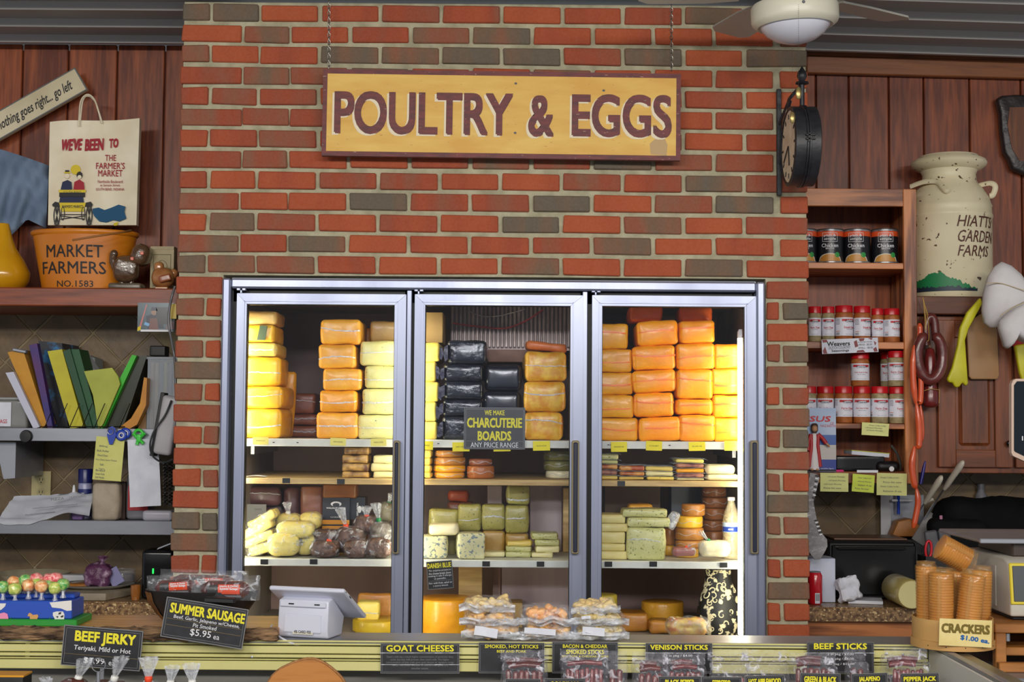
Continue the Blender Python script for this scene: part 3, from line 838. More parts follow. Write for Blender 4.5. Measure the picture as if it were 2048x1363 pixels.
# ---- top shelf, third door
OR = 'orange-wrapped cheese on the upper cooler shelf'
stack('cheese_block', 'dark orange wrapped cheese block', 'in the stack beside the second mullion', 'cheese',
      [(1186, 1277, 835), (1186, 1268, 789), (1186, 1266, 744), (1186, 1264, 697), (1186, 1256, 646)], .16, .24, C_ORY, Z1, OR, (SEAMO, .5), r=.009)
stack('cheese_block', 'vivid orange wrapped cheese block', 'in the wavering stack', 'cheese',
      [(1278, 1362, 833), (1270, 1350, 784), (1267, 1353, 739), (1267, 1353, 690), (1276, 1358, 640)], .14, .24, C_ORG, Z1, OR, (SEAMO, .6), r=.014, tilts=[-2, -2.5, -4, -3, -4])
stack('cheese_block', 'bright orange wrapped cheese block', 'in the straight stack second from the light tube', 'cheese',
      [(1357, 1430, 829), (1352, 1425, 797), (1352, 1425, 738), (1353, 1430, 686), (1357, 1428, 640)], .14, .24, C_ORG, Z1, OR, (SEAMO, .55), r=.012, tilts=[0, 0, 0, -1.5, -2])
stack('cheese_block', 'orange wrapped cheese block', 'in the stack beside the bare light tube', 'cheese',
      [(1430, 1500, 835), (1426, 1500, 789), (1424, 1500, 736), (1430, 1500, 687)], .15, .24, C_ORG, Z1, OR, (SEAMO, .5), r=.010)
for i, (a, b, t, bt) in enumerate(((1240, 1325, 616, 640), (1340, 1425, 618, 640))):
    block('cheese_block', ('dark red-orange cheese bag on the wavering orange stack', 'red-orange cheese bag on the straight orange stack')[i], 'cheese', a + 20, b, P(a + 50, bt, .14).z - .001, P(a + 50, t - 4, .22).z, .2, .16, cheese('cheese_red_orange', (240, 108, 14), (222, 88, 10)), OR, r=.012, amp=.004)
# ---- yellow price tags
for (px, py, w, h, lab, pale) in ((521, 881, 31, 15, 'pale yellow price tag under the golden-yellow cheese stack', 1), (676, 883, 31, 15, 'pale yellow price tag under the amber cheese stack', 1),
        (757, 884, 31, 15, 'pale yellow price tag under the pale greenish cheese stack', 1), (848, 890, 36, 17, 'yellow price tag under the lemon-yellow cheese stack', 0),
        (922, 893, 34, 18, 'yellow price tag below the tall black cheese stack', 0), (1004, 895, 34, 14, 'yellow price tag under the black-waxed cheese, half behind the charcuterie sign', 0), (1083, 891, 34, 19, 'yellow price tag under the marbled yellow cheese', 0),
        (1238, 893, 32, 20, 'yellow price tag under the dark orange cheese stack', 0), (1308, 891, 32, 19, 'yellow price tag under the wavering orange stack', 0),
        (1394, 892, 33, 18, 'yellow price tag under the straight orange stack', 0), (1463, 891, 28, 19, 'yellow price tag beside the bare light tube', 0)):
    p = Panel('price_tag', lab, 'price tag', px, py, w, h, .094, TAGP if pale else TAG, t=.001, group='yellow price tags on the shelf edge', tilt=random.uniform(-2, 2))
    p.text({521: 'PEPPER JACK', 676: 'COLBY LONGHORN', 757: 'MARBLE CHEESE', 848: 'BABY SWISS', 922: 'SHARP CHEDDAR', 1004: 'CHEDDAR', 1083: 'GOUDA', 1238: 'EXTRA SHARP CHED', 1308: 'COLBY', 1394: 'MED SHARP CHED', 1463: 'MUENSTER'}[px], 0, 0, w * .6, 2.6, INK)
# ---- charcuterie sign hung inside the glass
p = Panel('cooler_sign', 'black sign about charcuterie boards standing against the middle cooler shelf', 'sign', 989, 856, 122, 83, .085, CARD, t=.003)
p.frame(122, 83, 1.2, LAM); p.frame(116, 77, .8, SGR)
p.text('WE MAKE', 0, -31, 40, 10, YEL, .02); p.text('CHARCUTERIE', 0, -11, 110, 20, YEL, .03); p.text('BOARDS', 0, 15, 67, 19, YEL, .03)
p.rect(0, 25.6, 114, .6, SGR); p.text('ANY PRICE RANGE', 0, 33, 95, 10, SWH)
# ---- plywood shelf, first door
def lab_sl(w): return w
stack('cheese_slab', 'chocolate-swirled cheese slab', 'of the four-high pile', 'cheese', [(685, 738, 942), (684, 737, 925.5), (686, 736, 909), (687, 736, 893.5)], .16, .14, C_CHOC, Z2, 'chocolate cheese slabs', r=.005, amp=.003)
stack('cheese_slab', 'pale cream cheese slab', 'of the pile beside the chocolate cheese', 'cheese', [(746, 806, 942), (742, 806, 926), (747, 806, 910)], .16, .14, C_CREAM, Z2, 'cream cheese slabs', r=.006)
solo('paper_slip', 'thin paper slip lying on the plywood shelf', 'paper', G().sheet(lambda u, v: (u * .07, v * .05, .002 + .004 * sin(u * 3)), 6, 4, .0006, off=(0, 0, 1)), PAPER, T((X(498, .2), .14, Z2 + .0003)))
# ---- plywood shelf, middle door
stack('cheese_slab', 'pale lemon cheese slab', 'of the pile by the first mullion on the plywood shelf', 'cheese', [(826, 863, 944), (826, 862, 930), (826, 862, 915), (826, 862, 900)], .16, .14, C_LEM, Z2, 'lemon cheese slabs', r=.005)
def wheel_stack(name, desc, where, cat, rows, Y, m, z0, group, dsc=1.0, ripple=None, seam=True):
    z = z0 + .0008; n = len(rows)
    for i, (x0, x1, pt) in enumerate(rows):
        k = mpp(Y); r = (x1 - x0) / 2 * k; z1 = P((x0 + x1) / 2, pt, Y).z; h = z1 - z - .0008
        mm = m[i] if isinstance(m, list) else m
        py = 900
        for _ in range(3): py += (P(x0, py, Y).z - z) / k
        xc = P((x0 + x1) / 2, py, Y).x
        b = min(.006, h * .3)
        prof = [(.0001, 0), (r - b, 0), (r - b * .3, b * .3), (r, b), (r, h - b), (r - b * .3, h - b * .3), (r - b, h), (.0001, h)]
        d = desc[i] if isinstance(desc, list) else desc
        lab = f'{d}, {ordname(i, n)} {where}' if n > 1 else f'{d} {where}'
        o = solo(name, lab, cat, G().lathe(prof, 28, ripple=ripple), mm, T((xc, Y + r, z)), group, smooth=60)
        if seam: part(o, 'wrapper_fold', G().tube([(r * 1.004 * cos(a), r * 1.004 * sin(a), h * .5 + .004 * sin(a * 5 + i)) for a in [pi + .3 + j * (pi - .6) / 14 for j in range(15)]], .0012, 5), SEAM, smooth=60)
        z = z1
wheel_stack('cheese_round', 'orange waxed cheese wheel', 'of the four-high pile on the plywood shelf', 'cheese', [(866, 928, 944), (865, 930, 930), (866, 930, 914), (868, 926, 900)], .16, [C_GOLD, C_ORY, C_TAN, C_TAN], Z2, 'waxed cheese wheels')
wheel_stack('cheese_round', 'reddish-brown cheese wheel in loose wrap', 'of the pair beside the orange wheels', 'cheese', [(933, 988, 931), (937, 984, 917)], .16, [cheese('wheel_russet', (186, 112, 50), (160, 86, 36)), C_BRN], Z2, 'waxed cheese wheels')
wheel_stack('cheese_round', ['white cheese wheel', 'olive green cheese wheel', 'olive green cheese wheel'], 'of the pile by the second mullion', 'cheese', [(1092, 1152, 941), (1088, 1152, 921), (1088, 1152, 901)], .22, [C_WHT, cheese('wheel_olive', (120, 116, 58), (100, 96, 46)), cheese('wheel_olive', (0, 0, 0), None)], Z2, 'waxed cheese wheels')
# ---- plywood shelf, third door: vacuum packs
def packs(where, x0, x1, tops, mats_, descs, Y=.16):
    z = Z2 + .0008; n = len(tops); k = mpp(Y)
    for i, pt in enumerate(tops):
        z1 = P((x0 + x1) / 2, pt, Y).z
        o = block('cheese_pack', f'{descs[i]}, {ordname(i, n)} {where}', 'cheese', x0, x1, z, z1 - .0025, Y, .13, mats_[i], 'vacuum-packed flavoured cheese', random.uniform(-1, 1), random.uniform(-3, 3), None, .005, .002)
        w = (x1 - x0) * k; h = z1 - z
        fn = lambda u, v: ((u - .5) * (w + .026), (v - .5) * .145, h * .5 + .004 * sin(u * pi) * 0 + .003 * noise.noise(Vector((u * 5, v * 5, i + x0))) - (.004 if abs(u - .5) > .48 else 0))
        part(o, 'vacuum_film', G().sheet(fn, 12, 6, .0008, off=(0, 0, 1)), FILM2, smooth=60)
        z = z1
packs('of the vacuum packs beside the second mullion', 1190, 1236, [949, 938, 927, 918, 906], [C_PEP, C_PUR, C_RED, C_HERB, C_HERB], ['speckled yellow cheese pack', 'dark wine cheese pack', 'red-crusted cheese pack', 'herbed green cheese pack', 'herbed green cheese pack'])
packs('of the red-topped pile of vacuum packs', 1239, 1289, [951, 941, 929], [C_PEP, C_RED, C_RED], ['speckled yellow cheese pack', 'red-crusted cheese pack', 'red-crusted cheese pack'])
packs('of the three-high yellow vacuum packs', 1293, 1347, [951, 941, 931], [C_LEM, C_CREAM, C_PEP], ['plain yellow cheese pack', 'pale yellow cheese pack', 'brown-edged yellow cheese pack'])
packs('of the five-high vacuum packs', 1353, 1408, [954, 945, 935, 925, 916], [C_CREAM, C_PUR, C_ORY, C_PUR, C_LEM], ['pale yellow cheese pack', 'purple-crusted cheese pack', 'orange-crusted cheese pack', 'purple-crusted cheese pack', 'lemon cheese pack'])
stack('cheese_round', 'plump white cheese round', 'of the pair beside the light tube', 'cheese', [(1414, 1476, 948), (1413, 1470, 929)], .15, .12, C_WHT, Z2, 'white cheese rounds', r=.012)
# ---- lower shelf, first door
C_CURD = cheese('butter_yellow', (240, 224, 130), (230, 206, 100), rough=.45)
TIE_G = rgb_m('tie_green', (20, 130, 70), .4); TIE_O = rgb_m('tie_orange', (238, 78, 40), .4); TIE_W = rgb_m('tie_white', (225, 225, 220), .4)
def tied_bag(label, px, py, w, h, Y, z0, m, tie, neck, group, cat='bag', dep=None, film=None, lumps=.006, name='food_bag', ties=True, sub='contents', nk=.26):
    """filled bag: px,py pixel centre of the filled part; neck = (dx, dy) px of the flared end from the body centre"""
    bseed[0] += 1; sd = bseed[0]; k = mpp(Y)
    c = P(px, py, Y); W, H = w * k, h * k; D = dep or W * .8
    if z0 is not None: c.z = max(z0 + H / 2 * 1.03 + .001, c.z)
    M = T(c)
    o = thing(name, label, cat, M @ T((0, 0, -H / 2)), group)
    part(o, sub, G().rbox(W * .93, D * .93, H * .93, min(W, D, H) * .38, 5, 3, lumps, 26, sd), m, M, smooth=70, rel=False)
    part(o, 'plastic_bag', G().rbox(W, D, H, min(W, D, H) * .4, 6, 3, lumps * .9, 34, sd + .5), film or FILM3, M, smooth=70, rel=False)
    if neck:
        dv = Vector((neck[0] * k, -D * .25, -neck[1] * k)); ln = dv.length; dn = dv.normalized()
        q = dn.to_track_quat('Z', 'Y').to_matrix().to_4x4()
        b0 = ln * .42; r1 = min(W, H) * nk
        prof = [(r1 * 1.1, b0 * .55), (r1 * .35, b0 * .95), (.005, b0), (.0055, b0 + .006), (r1 * .45, b0 + (ln - b0) * .35), (r1 * .8, b0 + (ln - b0) * .8), (r1 * .95, ln)]
        part(o, 'bag_neck', G().lathe(prof, 26, ripple=lambda a, z: .28 * sin(a * 6 + sd) + .12 * sin(a * 11), sy=.45, cap=False), FILM2, M @ q, smooth=70, rel=False)
        if ties: part(o, 'twist_tie', G().lathe([(.0075, b0 - .004), (.009, b0 - .002), (.009, b0 + .006), (.0075, b0 + .008)], 10), tie, M @ q, rel=False, smooth=60)
    return o
BG = 'bagged food on the lower cooler shelf'
for i, (px, py, w, h, Y, z0, lab) in enumerate(((528, 1096, 62, 23, .17, Z3, 'lowest flat bag of yellow cheese sticks at the shelf\'s left end'), (518, 1077, 64, 22, .18, None, 'second flat bag of yellow cheese sticks in the slanting pile'),
        (515, 1058, 66, 22, .19, None, 'third flat bag of yellow cheese sticks in the slanting pile'), (524, 1039, 60, 22, .20, None, 'topmost flat bag of yellow cheese sticks in the slanting pile'))):
    k = mpp(Y); c = P(px, py, Y)
    if z0: c.z = max(c.z, z0 + .03)
    o = thing('food_bag', lab, 'bag', T(c), BG)
    for j in range(4):
        bseed[0] += 1
        part(o, 'cheese_stick', G().rbox(w * k * .96, .026, h * k * .8, .009, 5, 2, .004, 30, bseed[0]), C_LEM if j % 2 else C_CURD, T(c + Vector((0, j * .032, 0))) @ R(-18 - i * 4, 'Y'), rel=False, smooth=70)
    part(o, 'plastic_bag', G().rbox(w * k * 1.1, .16, h * k, .012, 6, 2, .004, 36, i), FILM3, T(c + Vector((0, .05, 0))) @ R(-18 - i * 4, 'Y'), rel=False, smooth=70)
tied_bag('yellow butter bag lowest in front, green tie facing right', 567, 1098, 68, 50, .15, Z3, C_CURD, TIE_G, (36, -4), BG, dep=.09, sub='butter', lumps=.003)
tied_bag('yellow butter bag standing beside the chocolate bags', 612, 1097, 42, 50, .20, Z3, C_CURD, TIE_G, None, BG, dep=.09, sub='butter', lumps=.003)
tied_bag('yellow butter bag lying on top with green tie', 592, 1058, 76, 36, .18, None, C_CURD, TIE_G, (48, 8), BG, dep=.11, sub='butter', lumps=.003)
tied_bag('yellow butter bag at the back with pale neck', 578, 1042, 52, 34, .30, None, C_CURD, TIE_W, (-2, -38), BG, dep=.1, sub='butter', lumps=.003)
tied_bag('yellow butter bag at the back, half hidden', 622, 1040, 46, 36, .31, None, C_CURD, TIE_G, None, BG, dep=.1, sub='butter', lumps=.003)
tied_bag('bag of chocolate candy in front with orange tie', 650, 1105, 58, 34, .14, Z3, C_CHD, TIE_O, (18, -34), BG, dep=.08)
tied_bag('bag of chocolate candy behind the front one', 655, 1075, 64, 36, .22, None, C_CHD, TIE_O, (20, -14), BG, dep=.1)
tied_bag('bag of chocolate candy with a tall pale neck and orange tie', 700, 1078, 62, 56, .20, None, C_CHD, TIE_O, (-18, -62), BG, dep=.1)
tied_bag('bag of chocolate candy in the middle of the shelf front', 712, 1104, 50, 36, .14, Z3, C_CHD, TIE_W, None, BG, dep=.08)
tied_bag('bag of chocolate candy near the first mullion with white tie', 758, 1103, 56, 40, .14, Z3, C_CHD, TIE_W, (20, -24), BG, dep=.08)
tied_bag('bag of chocolate candy high up with an orange-red tie', 734, 1048, 50, 40, .25, None, C_CHD, TIE_O, (0, -36), BG, dep=.09)
tied_bag('bag of grey candy with a green tie by the first mullion', 762, 1064, 46, 46, .22, None, mat('candy_grey', (132, 124, 116), .4, (96, 86, 80), 60, bump=.4), TIE_G, (-10, -58), BG, dep=.09)
tied_bag('clear bag with green tie hanging over the chocolate bags', 772, 1022, 34, 40, .30, None, mat('candy_olive', (120, 112, 84), .4, (92, 86, 66), 60), TIE_G, (12, -36), BG, dep=.07)
# boxes and meat behind
BOXD = mat('carton_dark', (34, 36, 44), .4); BOXO = mat('carton_orange', (222, 150, 40), .5)
def carton(label, px, py, w, h, Y, sideways):
    p = Panel('carton', label, 'carton', px, py, w, h, Y, BOXD, t=.09, group='dark food cartons behind the chocolate bags', part_name='box')
    p.rect(0 if not sideways else -w * .42, h * .28 if not sideways else 0, w if not sideways else w * .16, h * .14 if not sideways else h, BOXO, 'stripe')
    if not sideways:
        p.rect(0, h * .45, w, h * .1, BOXO, 'stripe'); p.text('WALNUT CREEK', 0, -h * .17, w * .72, 3.4, SWH, .03); p.disc(0, -h * .3, w * .2, 5, SWH, 'logo'); p.disc(0, -h * .27, w * .13, 4, BOXD, 'logo')
        p.text('CHEESE', 0, h * .12, w * .4, 2, SWH)
    else:
        p.text('WALNUT CREEK', 3, 2, h * .6, 3.4, SWH, .03, tilt=90); p.disc(7, 2, 4, 7, SWH, 'logo')
    return p
carton('dark carton with orange stripes beside the chocolate bags', 672, 1026, 54, 62, .34, False)
carton('dark carton turned on its side behind the tall candy neck', 712, 1016, 36, 44, .36, True)
block('cheese_block', 'tawny block on top of the dark cartons', 'cheese', 646, 712, P(680, 996, .34).z + .001, P(680, 968, .34).z, .34, .1, C_TAND, r=.006)
# supports under cartons: cheese blocks standing on the shelf
block('cheese_block', 'brown block on the shelf under the dark cartons', 'cheese', 644, 730, Z3 + .001, P(680, 1057, .34).z - .001, .34, .1, C_TAND, r=.006)
block('meat_pack', 'wrapped brown meat block behind the butter bags', 'meat', 600, 645, Z3 + .001, P(620, 972, .36).z, .36, .1, cheese('ham_brown', (150, 96, 70), (128, 78, 60)), seam=(SEAM, .6))
block('meat_pack', 'purple-brown wrapped ham at the back of the first bay', 'meat', 482, 560, P(520, 1012, .40).z, P(520, 974, .40).z, .40, .12, cheese('ham_purple', (112, 74, 76), (92, 58, 62)), r=.02, seam=(SEAM, .5))
block('meat_pack', 'dark wrapped ham under the purple-brown ham', 'meat', 476, 562, Z3 + .001, P(520, 1012, .40).z - .001, .40, .12, cheese('ham_dark', (86, 60, 62), (70, 46, 50)), r=.02)
block('meat_pack', 'wrapped ham beside the purple-brown one', 'meat', 566, 600, Z3 + .001, P(580, 974, .42).z, .42, .12, cheese('ham_purple', (0, 0, 0), None), r=.02)
p = Panel('card', 'grey printed card leaning at the back behind cheese sticks', 'card', 512, 1030, 40, 44, .34, mat('card_grey', (120, 120, 118), .6), t=.002)
p.text('SWISS', 4, -12, 14, 4, INK)
# ---- lower shelf, middle door
WG = 'cheese on the lower cooler shelf'
block('blue_cheese', 'blue-veined cheese block resting behind the Danish blue card', 'cheese', 832, 893, Z3 + .001, P(865, 1072, .13).z, .13, .12, C_BLUE, WG, r=.006)
block('blue_cheese', 'large square blue-veined cheese block on the shelf front', 'cheese', 913, 967, Z3 + .001, P(940, 1066, .12).z, .12, .10, C_BLUE, WG, yaw=6, r=.008)
block('cheese_block', 'white cheese round lying on the blue-veined block', 'cheese', 858, 915, P(880, 1072, .13).z + .001, P(880, 1048, .13).z, .14, .11, C_WHT, WG, r=.012)
block('cheese_block', 'olive herb cheese block behind the white round', 'cheese', 856, 914, Z3 + .001, P(885, 1018, .26).z, .27, .1, C_GRN, WG, tilt=2, seam=(SEAM, .6))
for i, (a, b, t, bt) in enumerate(((916, 961, 1008, 1062), (964, 1009, 1009, 1060), (1011, 1056, 1010, 1066))):
    nm = ('first', 'second', 'third')[i]
    lowt = P((a + b) / 2, bt, .27).z
    block('cheese_block', f'olive sage cheese block set on end, {nm} from the white round', 'cheese', a, b, lowt, P((a + b) / 2, t, .27).z, .27, .1, C_GRN, WG, seam=(SEAM, .5))
    block('cheese_block', f'tan cheese block under the {nm} olive sage block', 'cheese', a, b, Z3 + .001, lowt - .001, .28, .1, cheese('cheese_khaki', (186, 150, 78), (164, 128, 60)), WG)
block('cheese_block', 'olive sage cheese block stacked on the third olive one', 'cheese', 1014, 1058, P(1035, 1010, .27).z + .001, P(1035, 971, .27).z, .28, .1, C_GRN, WG, seam=(SEAM, .4))
block('cheese_block', 'orange cheddar block up at the back of the middle bay', 'cheese', 897, 936, P(915, 1003, .42).z, P(915, 981, .42).z, .42, .08, cheese('cheddar_deep', (206, 92, 44), (184, 74, 34)), WG)
block('cheese_block', 'tall dark block under the orange cheddar', 'cheese', 895, 945, Z3 + .001, P(915, 1003, .42).z - .001, .42, .08, C_BRN, WG)
for (a, b, bt, t, lab, mm) in ((966, 1009, None, 1103, 'thin pale slab in front of the tan cheese', C_CREAM), (1011, 1061, None, 1103, 'lowest thin herb slab in the middle bay', C_HERB), (1012, 1062, 1103, 1092, 'middle thin herb slab', C_HERB), (1014, 1062, 1092, 1081, 'upper thin herb slab with plastic ends', C_PEP),
                               (1063, 1105, None, 1104, 'lowest pale slab beside the pink board', C_CREAM), (1072, 1118, 1104, 1091, 'middle pale slab beside the pink board', C_CREAM), (1070, 1118, 1091, 1079, 'upper olive slab beside the pink board', C_HERB), (1064, 1115, 1079, 1065, 'topmost rounded olive slab beside the pink board', C_HERB)):
    z0 = Z3 + .001 if bt is None else P((a + b) / 2, bt, .2).z + .0006
    block('cheese_slab', lab, 'cheese', a, b, z0, P((a + b) / 2, t, .2).z, .2, .09, mm, 'thin cheese slabs in the middle bay', r=.004)
PINK = mat('board_pink', (190, 172, 172), .6, (168, 146, 146), 8, (1, 1, .2), spots=((110, 80, 84), 30, .74))
for (a, b, t, bt, lab) in ((1060, 1124, 968, 1122, 'pale pink weathered board behind the thin cheese slabs'), (975, 1004, 970, 1010, 'narrow pinkish board behind the olive blocks')):
    x0, x1 = X(a, .44, 1000), X(b, .44, 1000)
    solo('board', lab, 'board', G().cham(x1 - x0, .02, P(a, t, .44).z - Z3 - .002, .002), PINK, T(((x0 + x1) / 2, .45, (P(a, t, .44).z + Z3) / 2)), 'weathered boards')
x0, x1 = X(1126, .4, 1000), X(1160, .4, 1000)
solo('board', 'tan wooden board standing by the second mullion', 'board', G().cham(x1 - x0, .02, P(1130, 975, .4).z - Z3 - .002, .002), PLY, T(((x0 + x1) / 2, .41, (P(1130, 975, .4).z + Z3) / 2)), 'weathered boards')
# Danish blue card on the shelf edge
p = Panel('cooler_sign', 'small tilted Danish blue card hanging from the lower shelf edge', 'sign', 880, 1149, 51, 55, .092, CARD, tilt=-5, t=.0015)
p.frame(51, 55, 1.0, LAM); p.text('DANISH BLUE', 0, -19, 47, 10, YEL, .02)
for i, s_ in enumerate(('The enzymes present in', 'the cheese break down', 'making it safe if allergic', 'to penicillin.')): p.text(s_, 0, -9 + i * 5.4, (44, 44, 46, 24)[i], 4, SWH)
p.rect(0, 11, 44, .5, SGR); p.text('Pair with fruit, salad or', 0, 15.5, 46, 4, SWH); p.text('a savory biscuit.', 0, 21, 30, 4, SWH)
# ---- lower shelf, third door
stack('butter_pack', 'pale yellow butter block', 'of the pile by the second mullion', 'butter', [(1187, 1254, 1101), (1187, 1250, 1086), (1187, 1250, 1063), (1187, 1256, 1046), (1187, 1251, 1028)], .15, .12, cheese('butter_pale', (238, 224, 150), (230, 210, 128), rough=.5, coat=.1), Z3, 'butter blocks', r=.004, amp=.001)
block('cheese_block', 'big pale green herb cheese slab standing upright in clear wrap', 'cheese', 1255, 1331, Z3 + .001, P(1295, 1054, .13).z, .13, .08, C_HERB, WG, seam=(SEAM, .45), r=.010)
z_ = P(1295, 1054, .13).z
block('cheese_block', 'herb cheese slab lying on the upright green one', 'cheese', 1256, 1340, z_ + .001, P(1295, 1035, .13).z, .13, .1, C_HERB, WG, r=.006)
block('cheese_block', 'second herb cheese slab on top with loose plastic end', 'cheese', 1246, 1334, P(1295, 1035, .13).z + .001, P(1295, 1018, .13).z, .14, .1, C_HERB, WG, r=.006)
bseed[0] += 1
solo('plastic_wrap', 'crumpled plastic hanging off the top herb slab', 'wrap', G().rbox(.034, .04, .06, .015, 5, 3, .008, 40, 3), FILM2, at(1346, 1040, .15, tilt=20), smooth=70)
wheel_stack('cheese_round', 'golden smoked cheese round', 'of the pile behind the bagged cheese', 'cheese', [(1353, 1400, 1096), (1354, 1408, 1081), (1354, 1411, 1056), (1353, 1409, 1032), (1366, 1413, 1008)], .22, [C_YEL, C_TAN, C_TAN, C_YEL, C_TAN], Z3, 'smoked cheese rounds')
wheel_stack('cheese_round', 'dark smoked cheese round', 'of the back pile behind the water bottle', 'cheese', [(1408, 1456, 1062), (1406, 1454, 1040), (1410, 1456, 1016), (1408, 1458, 994), (1408, 1456, 974)], .34, C_TAND, Z3, 'smoked cheese rounds')
wheel_stack('cheese_round', 'orange cheese round', 'of the pair behind the upright herb slab', 'cheese', [(1324, 1352, 1090), (1326, 1352, 1056)], .3, [C_YEL, C_TAN], Z3, 'smoked cheese rounds', seam=False)
block('cheese_block', 'orange-topped cheese block peeking above the herb slabs', 'cheese', 1258, 1306, Z3 + .001, P(1280, 1008, .34).z, .34, .1, C_GOLD, WG)
p = Panel('carton', 'blue-grey carton at the back of the third bay', 'carton', 1372, 1046, 58, 150, .5, mat('carton_blue', (58, 64, 80), .5), t=.1, part_name='box')
p = Panel('carton', 'dim brown carton at the back behind the herb slabs', 'carton', 1265, 1046, 110, 150, .5, mat('carton_brown', (96, 72, 46), .6), t=.1, part_name='box')
tied_bag('wedge of cream cheese in a loose clear bag', 1428, 1096, 66, 34, .13, Z3, C_WHT, TIE_G, (-28, -34), BG, dep=.07, lumps=.003, film=FILM, sub='cheese_wedge')
tied_bag('pinkish salami pack in front of the smoked rounds', 1367, 1102, 48, 18, .14, Z3, cheese('salami_pink', (176, 110, 96), (150, 84, 76)), TIE_O, (12, -14), BG, dep=.06, lumps=.003, sub='salami')
# water bottle
k = mpp(.16); bt = thing('water_bottle', 'clear plastic water bottle with blue label beside the light tube', 'bottle', T((X(1466, .16, 1050), .2, Z3 + .001)))
hB = P(1466, 996, .16).z - Z3
BOT = film_mat('bottle_plastic', (236, 224, 190), opacity=.30, hi=.5, bscale=24, bump=.3)
r = 17.5 * k
prof = [(.0001, 0), (r * .9, 0), (r, .004)] + [(r * (1 - .05 * (i % 2)), .010 + i * hB * .045) for i in range(9)] + [(r, hB * .44), (r, hB * .62), (r * .85, hB * .74), (r * .5, hB * .86), (r * .36, hB * .93), (r * .36, hB * .96)]
part(bt, 'bottle_body', G().lathe(prof, 20), BOT, smooth=60)
part(bt, 'water', G().lathe([(a * .93, b_ + .002) for a, b_ in prof[1:-3]], 16), film_mat('water_tint', (226, 200, 140), opacity=.35, hi=.5, bscale=30), smooth=60)
part(bt, 'bottle_cap', G().lathe([(r * .42, hB * .95), (r * .44, hB * .952), (r * .44, hB * 1.0), (r * .4, hB * 1.005), (.0001, hB * 1.005)], 18), WHITE, smooth=60)
part(bt, 'label', G().lathe([(r * 1.02, hB * .44), (r * 1.02, hB * .60)], 20, cap=False), mat('label_ice', (190, 212, 232), .4), smooth=60)
part(bt, 'label_print', G().lathe([(r * 1.03, hB * .45), (r * 1.03, hB * .53)], 10, a0=pi * 1.05, a1=pi * 1.75, cap=False), rgb_m('label_blue', (24, 62, 160), .4), smooth=60)
part(bt, 'lettering', textg('ABSOPURE', .018, .006, .02, r=r * 1.035), SWH, T((0, 0, hB * .49)) @ R(-12, 'Z'))
# ---- bottom of the cooler
BT = 'cheese at the bottom of the cooler'
wheel_stack('cheese_round', 'big orange-yellow cheese wheel', 'on the cooler floor in the middle bay', 'cheese', [(828, 948, 1201)], .2, cheese('wheel_yellow', (236, 166, 20), (222, 146, 12)), ZFL, BT, seam=False)
wheel_stack('cheese_round', 'yellow cheese wheel', 'on the cooler floor in the first bay', 'cheese', [(700, 800, 1243)], .24, cheese('wheel_lemon', (206, 174, 40), (186, 152, 26)), ZFL, BT, seam=False)
block('cheese_block', 'cream cheese block standing on the yellow wheel', 'cheese', 714, 757, P(735, 1243, .28).z, P(735, 1204, .28).z, .3, .08, C_LEM, BT, seam=(SEAM, .5))
block('cheese_block', 'tan cheese block behind the cream one', 'cheese', 716, 792, P(735, 1243, .4).z, P(735, 1186, .4).z, .41, .02, C_TAN, BT)
wheel_stack('cheese_round', 'orange-gold cheese wheel', 'deep on the cooler floor in the third bay', 'cheese', [(1287, 1372, 1206)], .5, C_GOLD, ZFL, BT, seam=False)
wheel_stack('cheese_round', 'yellow cheese tub', 'on the cooler floor by the second mullion', 'cheese', [(1178, 1236, 1190)], .3, [cheese('wheel_dull', (214, 190, 76), (196, 170, 56))], ZFL, BT, seam=False)
block('cheese_block', 'brown block on the cooler floor beside the tub', 'cheese', 1240, 1296, ZFL + .001, P(1265, 1226, .34).z, .34, .12, C_TAN, BT)
block('cheese_block', 'small brown block in front of the orange-gold wheel', 'cheese', 1300, 1342, ZFL + .001, P(1320, 1240, .3).z, .3, .08, C_TAN, BT)
tied_bag('clear bag of cheese ends lying on the cooler floor', 1374, 1251, 84, 34, .125, ZFL, cheese('cheese_ends', (216, 186, 96), (190, 120, 80), scale=40), TIE_W, (-34, -16), BT, dep=.07, film=FILM, sub='cheese_ends', lumps=.010)
x0, x1 = X(917, .5, 1200), X(964, .5, 1200)
solo('board', 'yellowish wooden plank standing on the cooler floor', 'board', G().cham(x1 - x0, .02, Z3 - .03 - ZFL, .002), PLY, T(((x0 + x1) / 2, .5, (Z3 - .03 + ZFL) / 2)), 'weathered boards')
for (a, b, lab) in ((1003, 1145, 'wide pale pink board standing on the cooler floor'), (985, 1001, 'dark narrow board on the cooler floor')):
    x0, x1 = X(a, .6, 1200), X(b, .6, 1200)
    solo('board', lab, 'board', G().cham(x1 - x0, .02, Z3 - .03 - ZFL, .002), PINK if a > 1000 else DARKL, T(((x0 + x1) / 2, .6, (Z3 - .03 + ZFL) / 2)), 'weathered boards')
block('cardboard_box', 'low tan box on the cooler floor before the pink board', 'box', 965, 1045, ZFL + .001, P(1000, 1205, .42).z, .42, .12, MATS['box_kraft'], r=.003, amp=0, bulge=0)
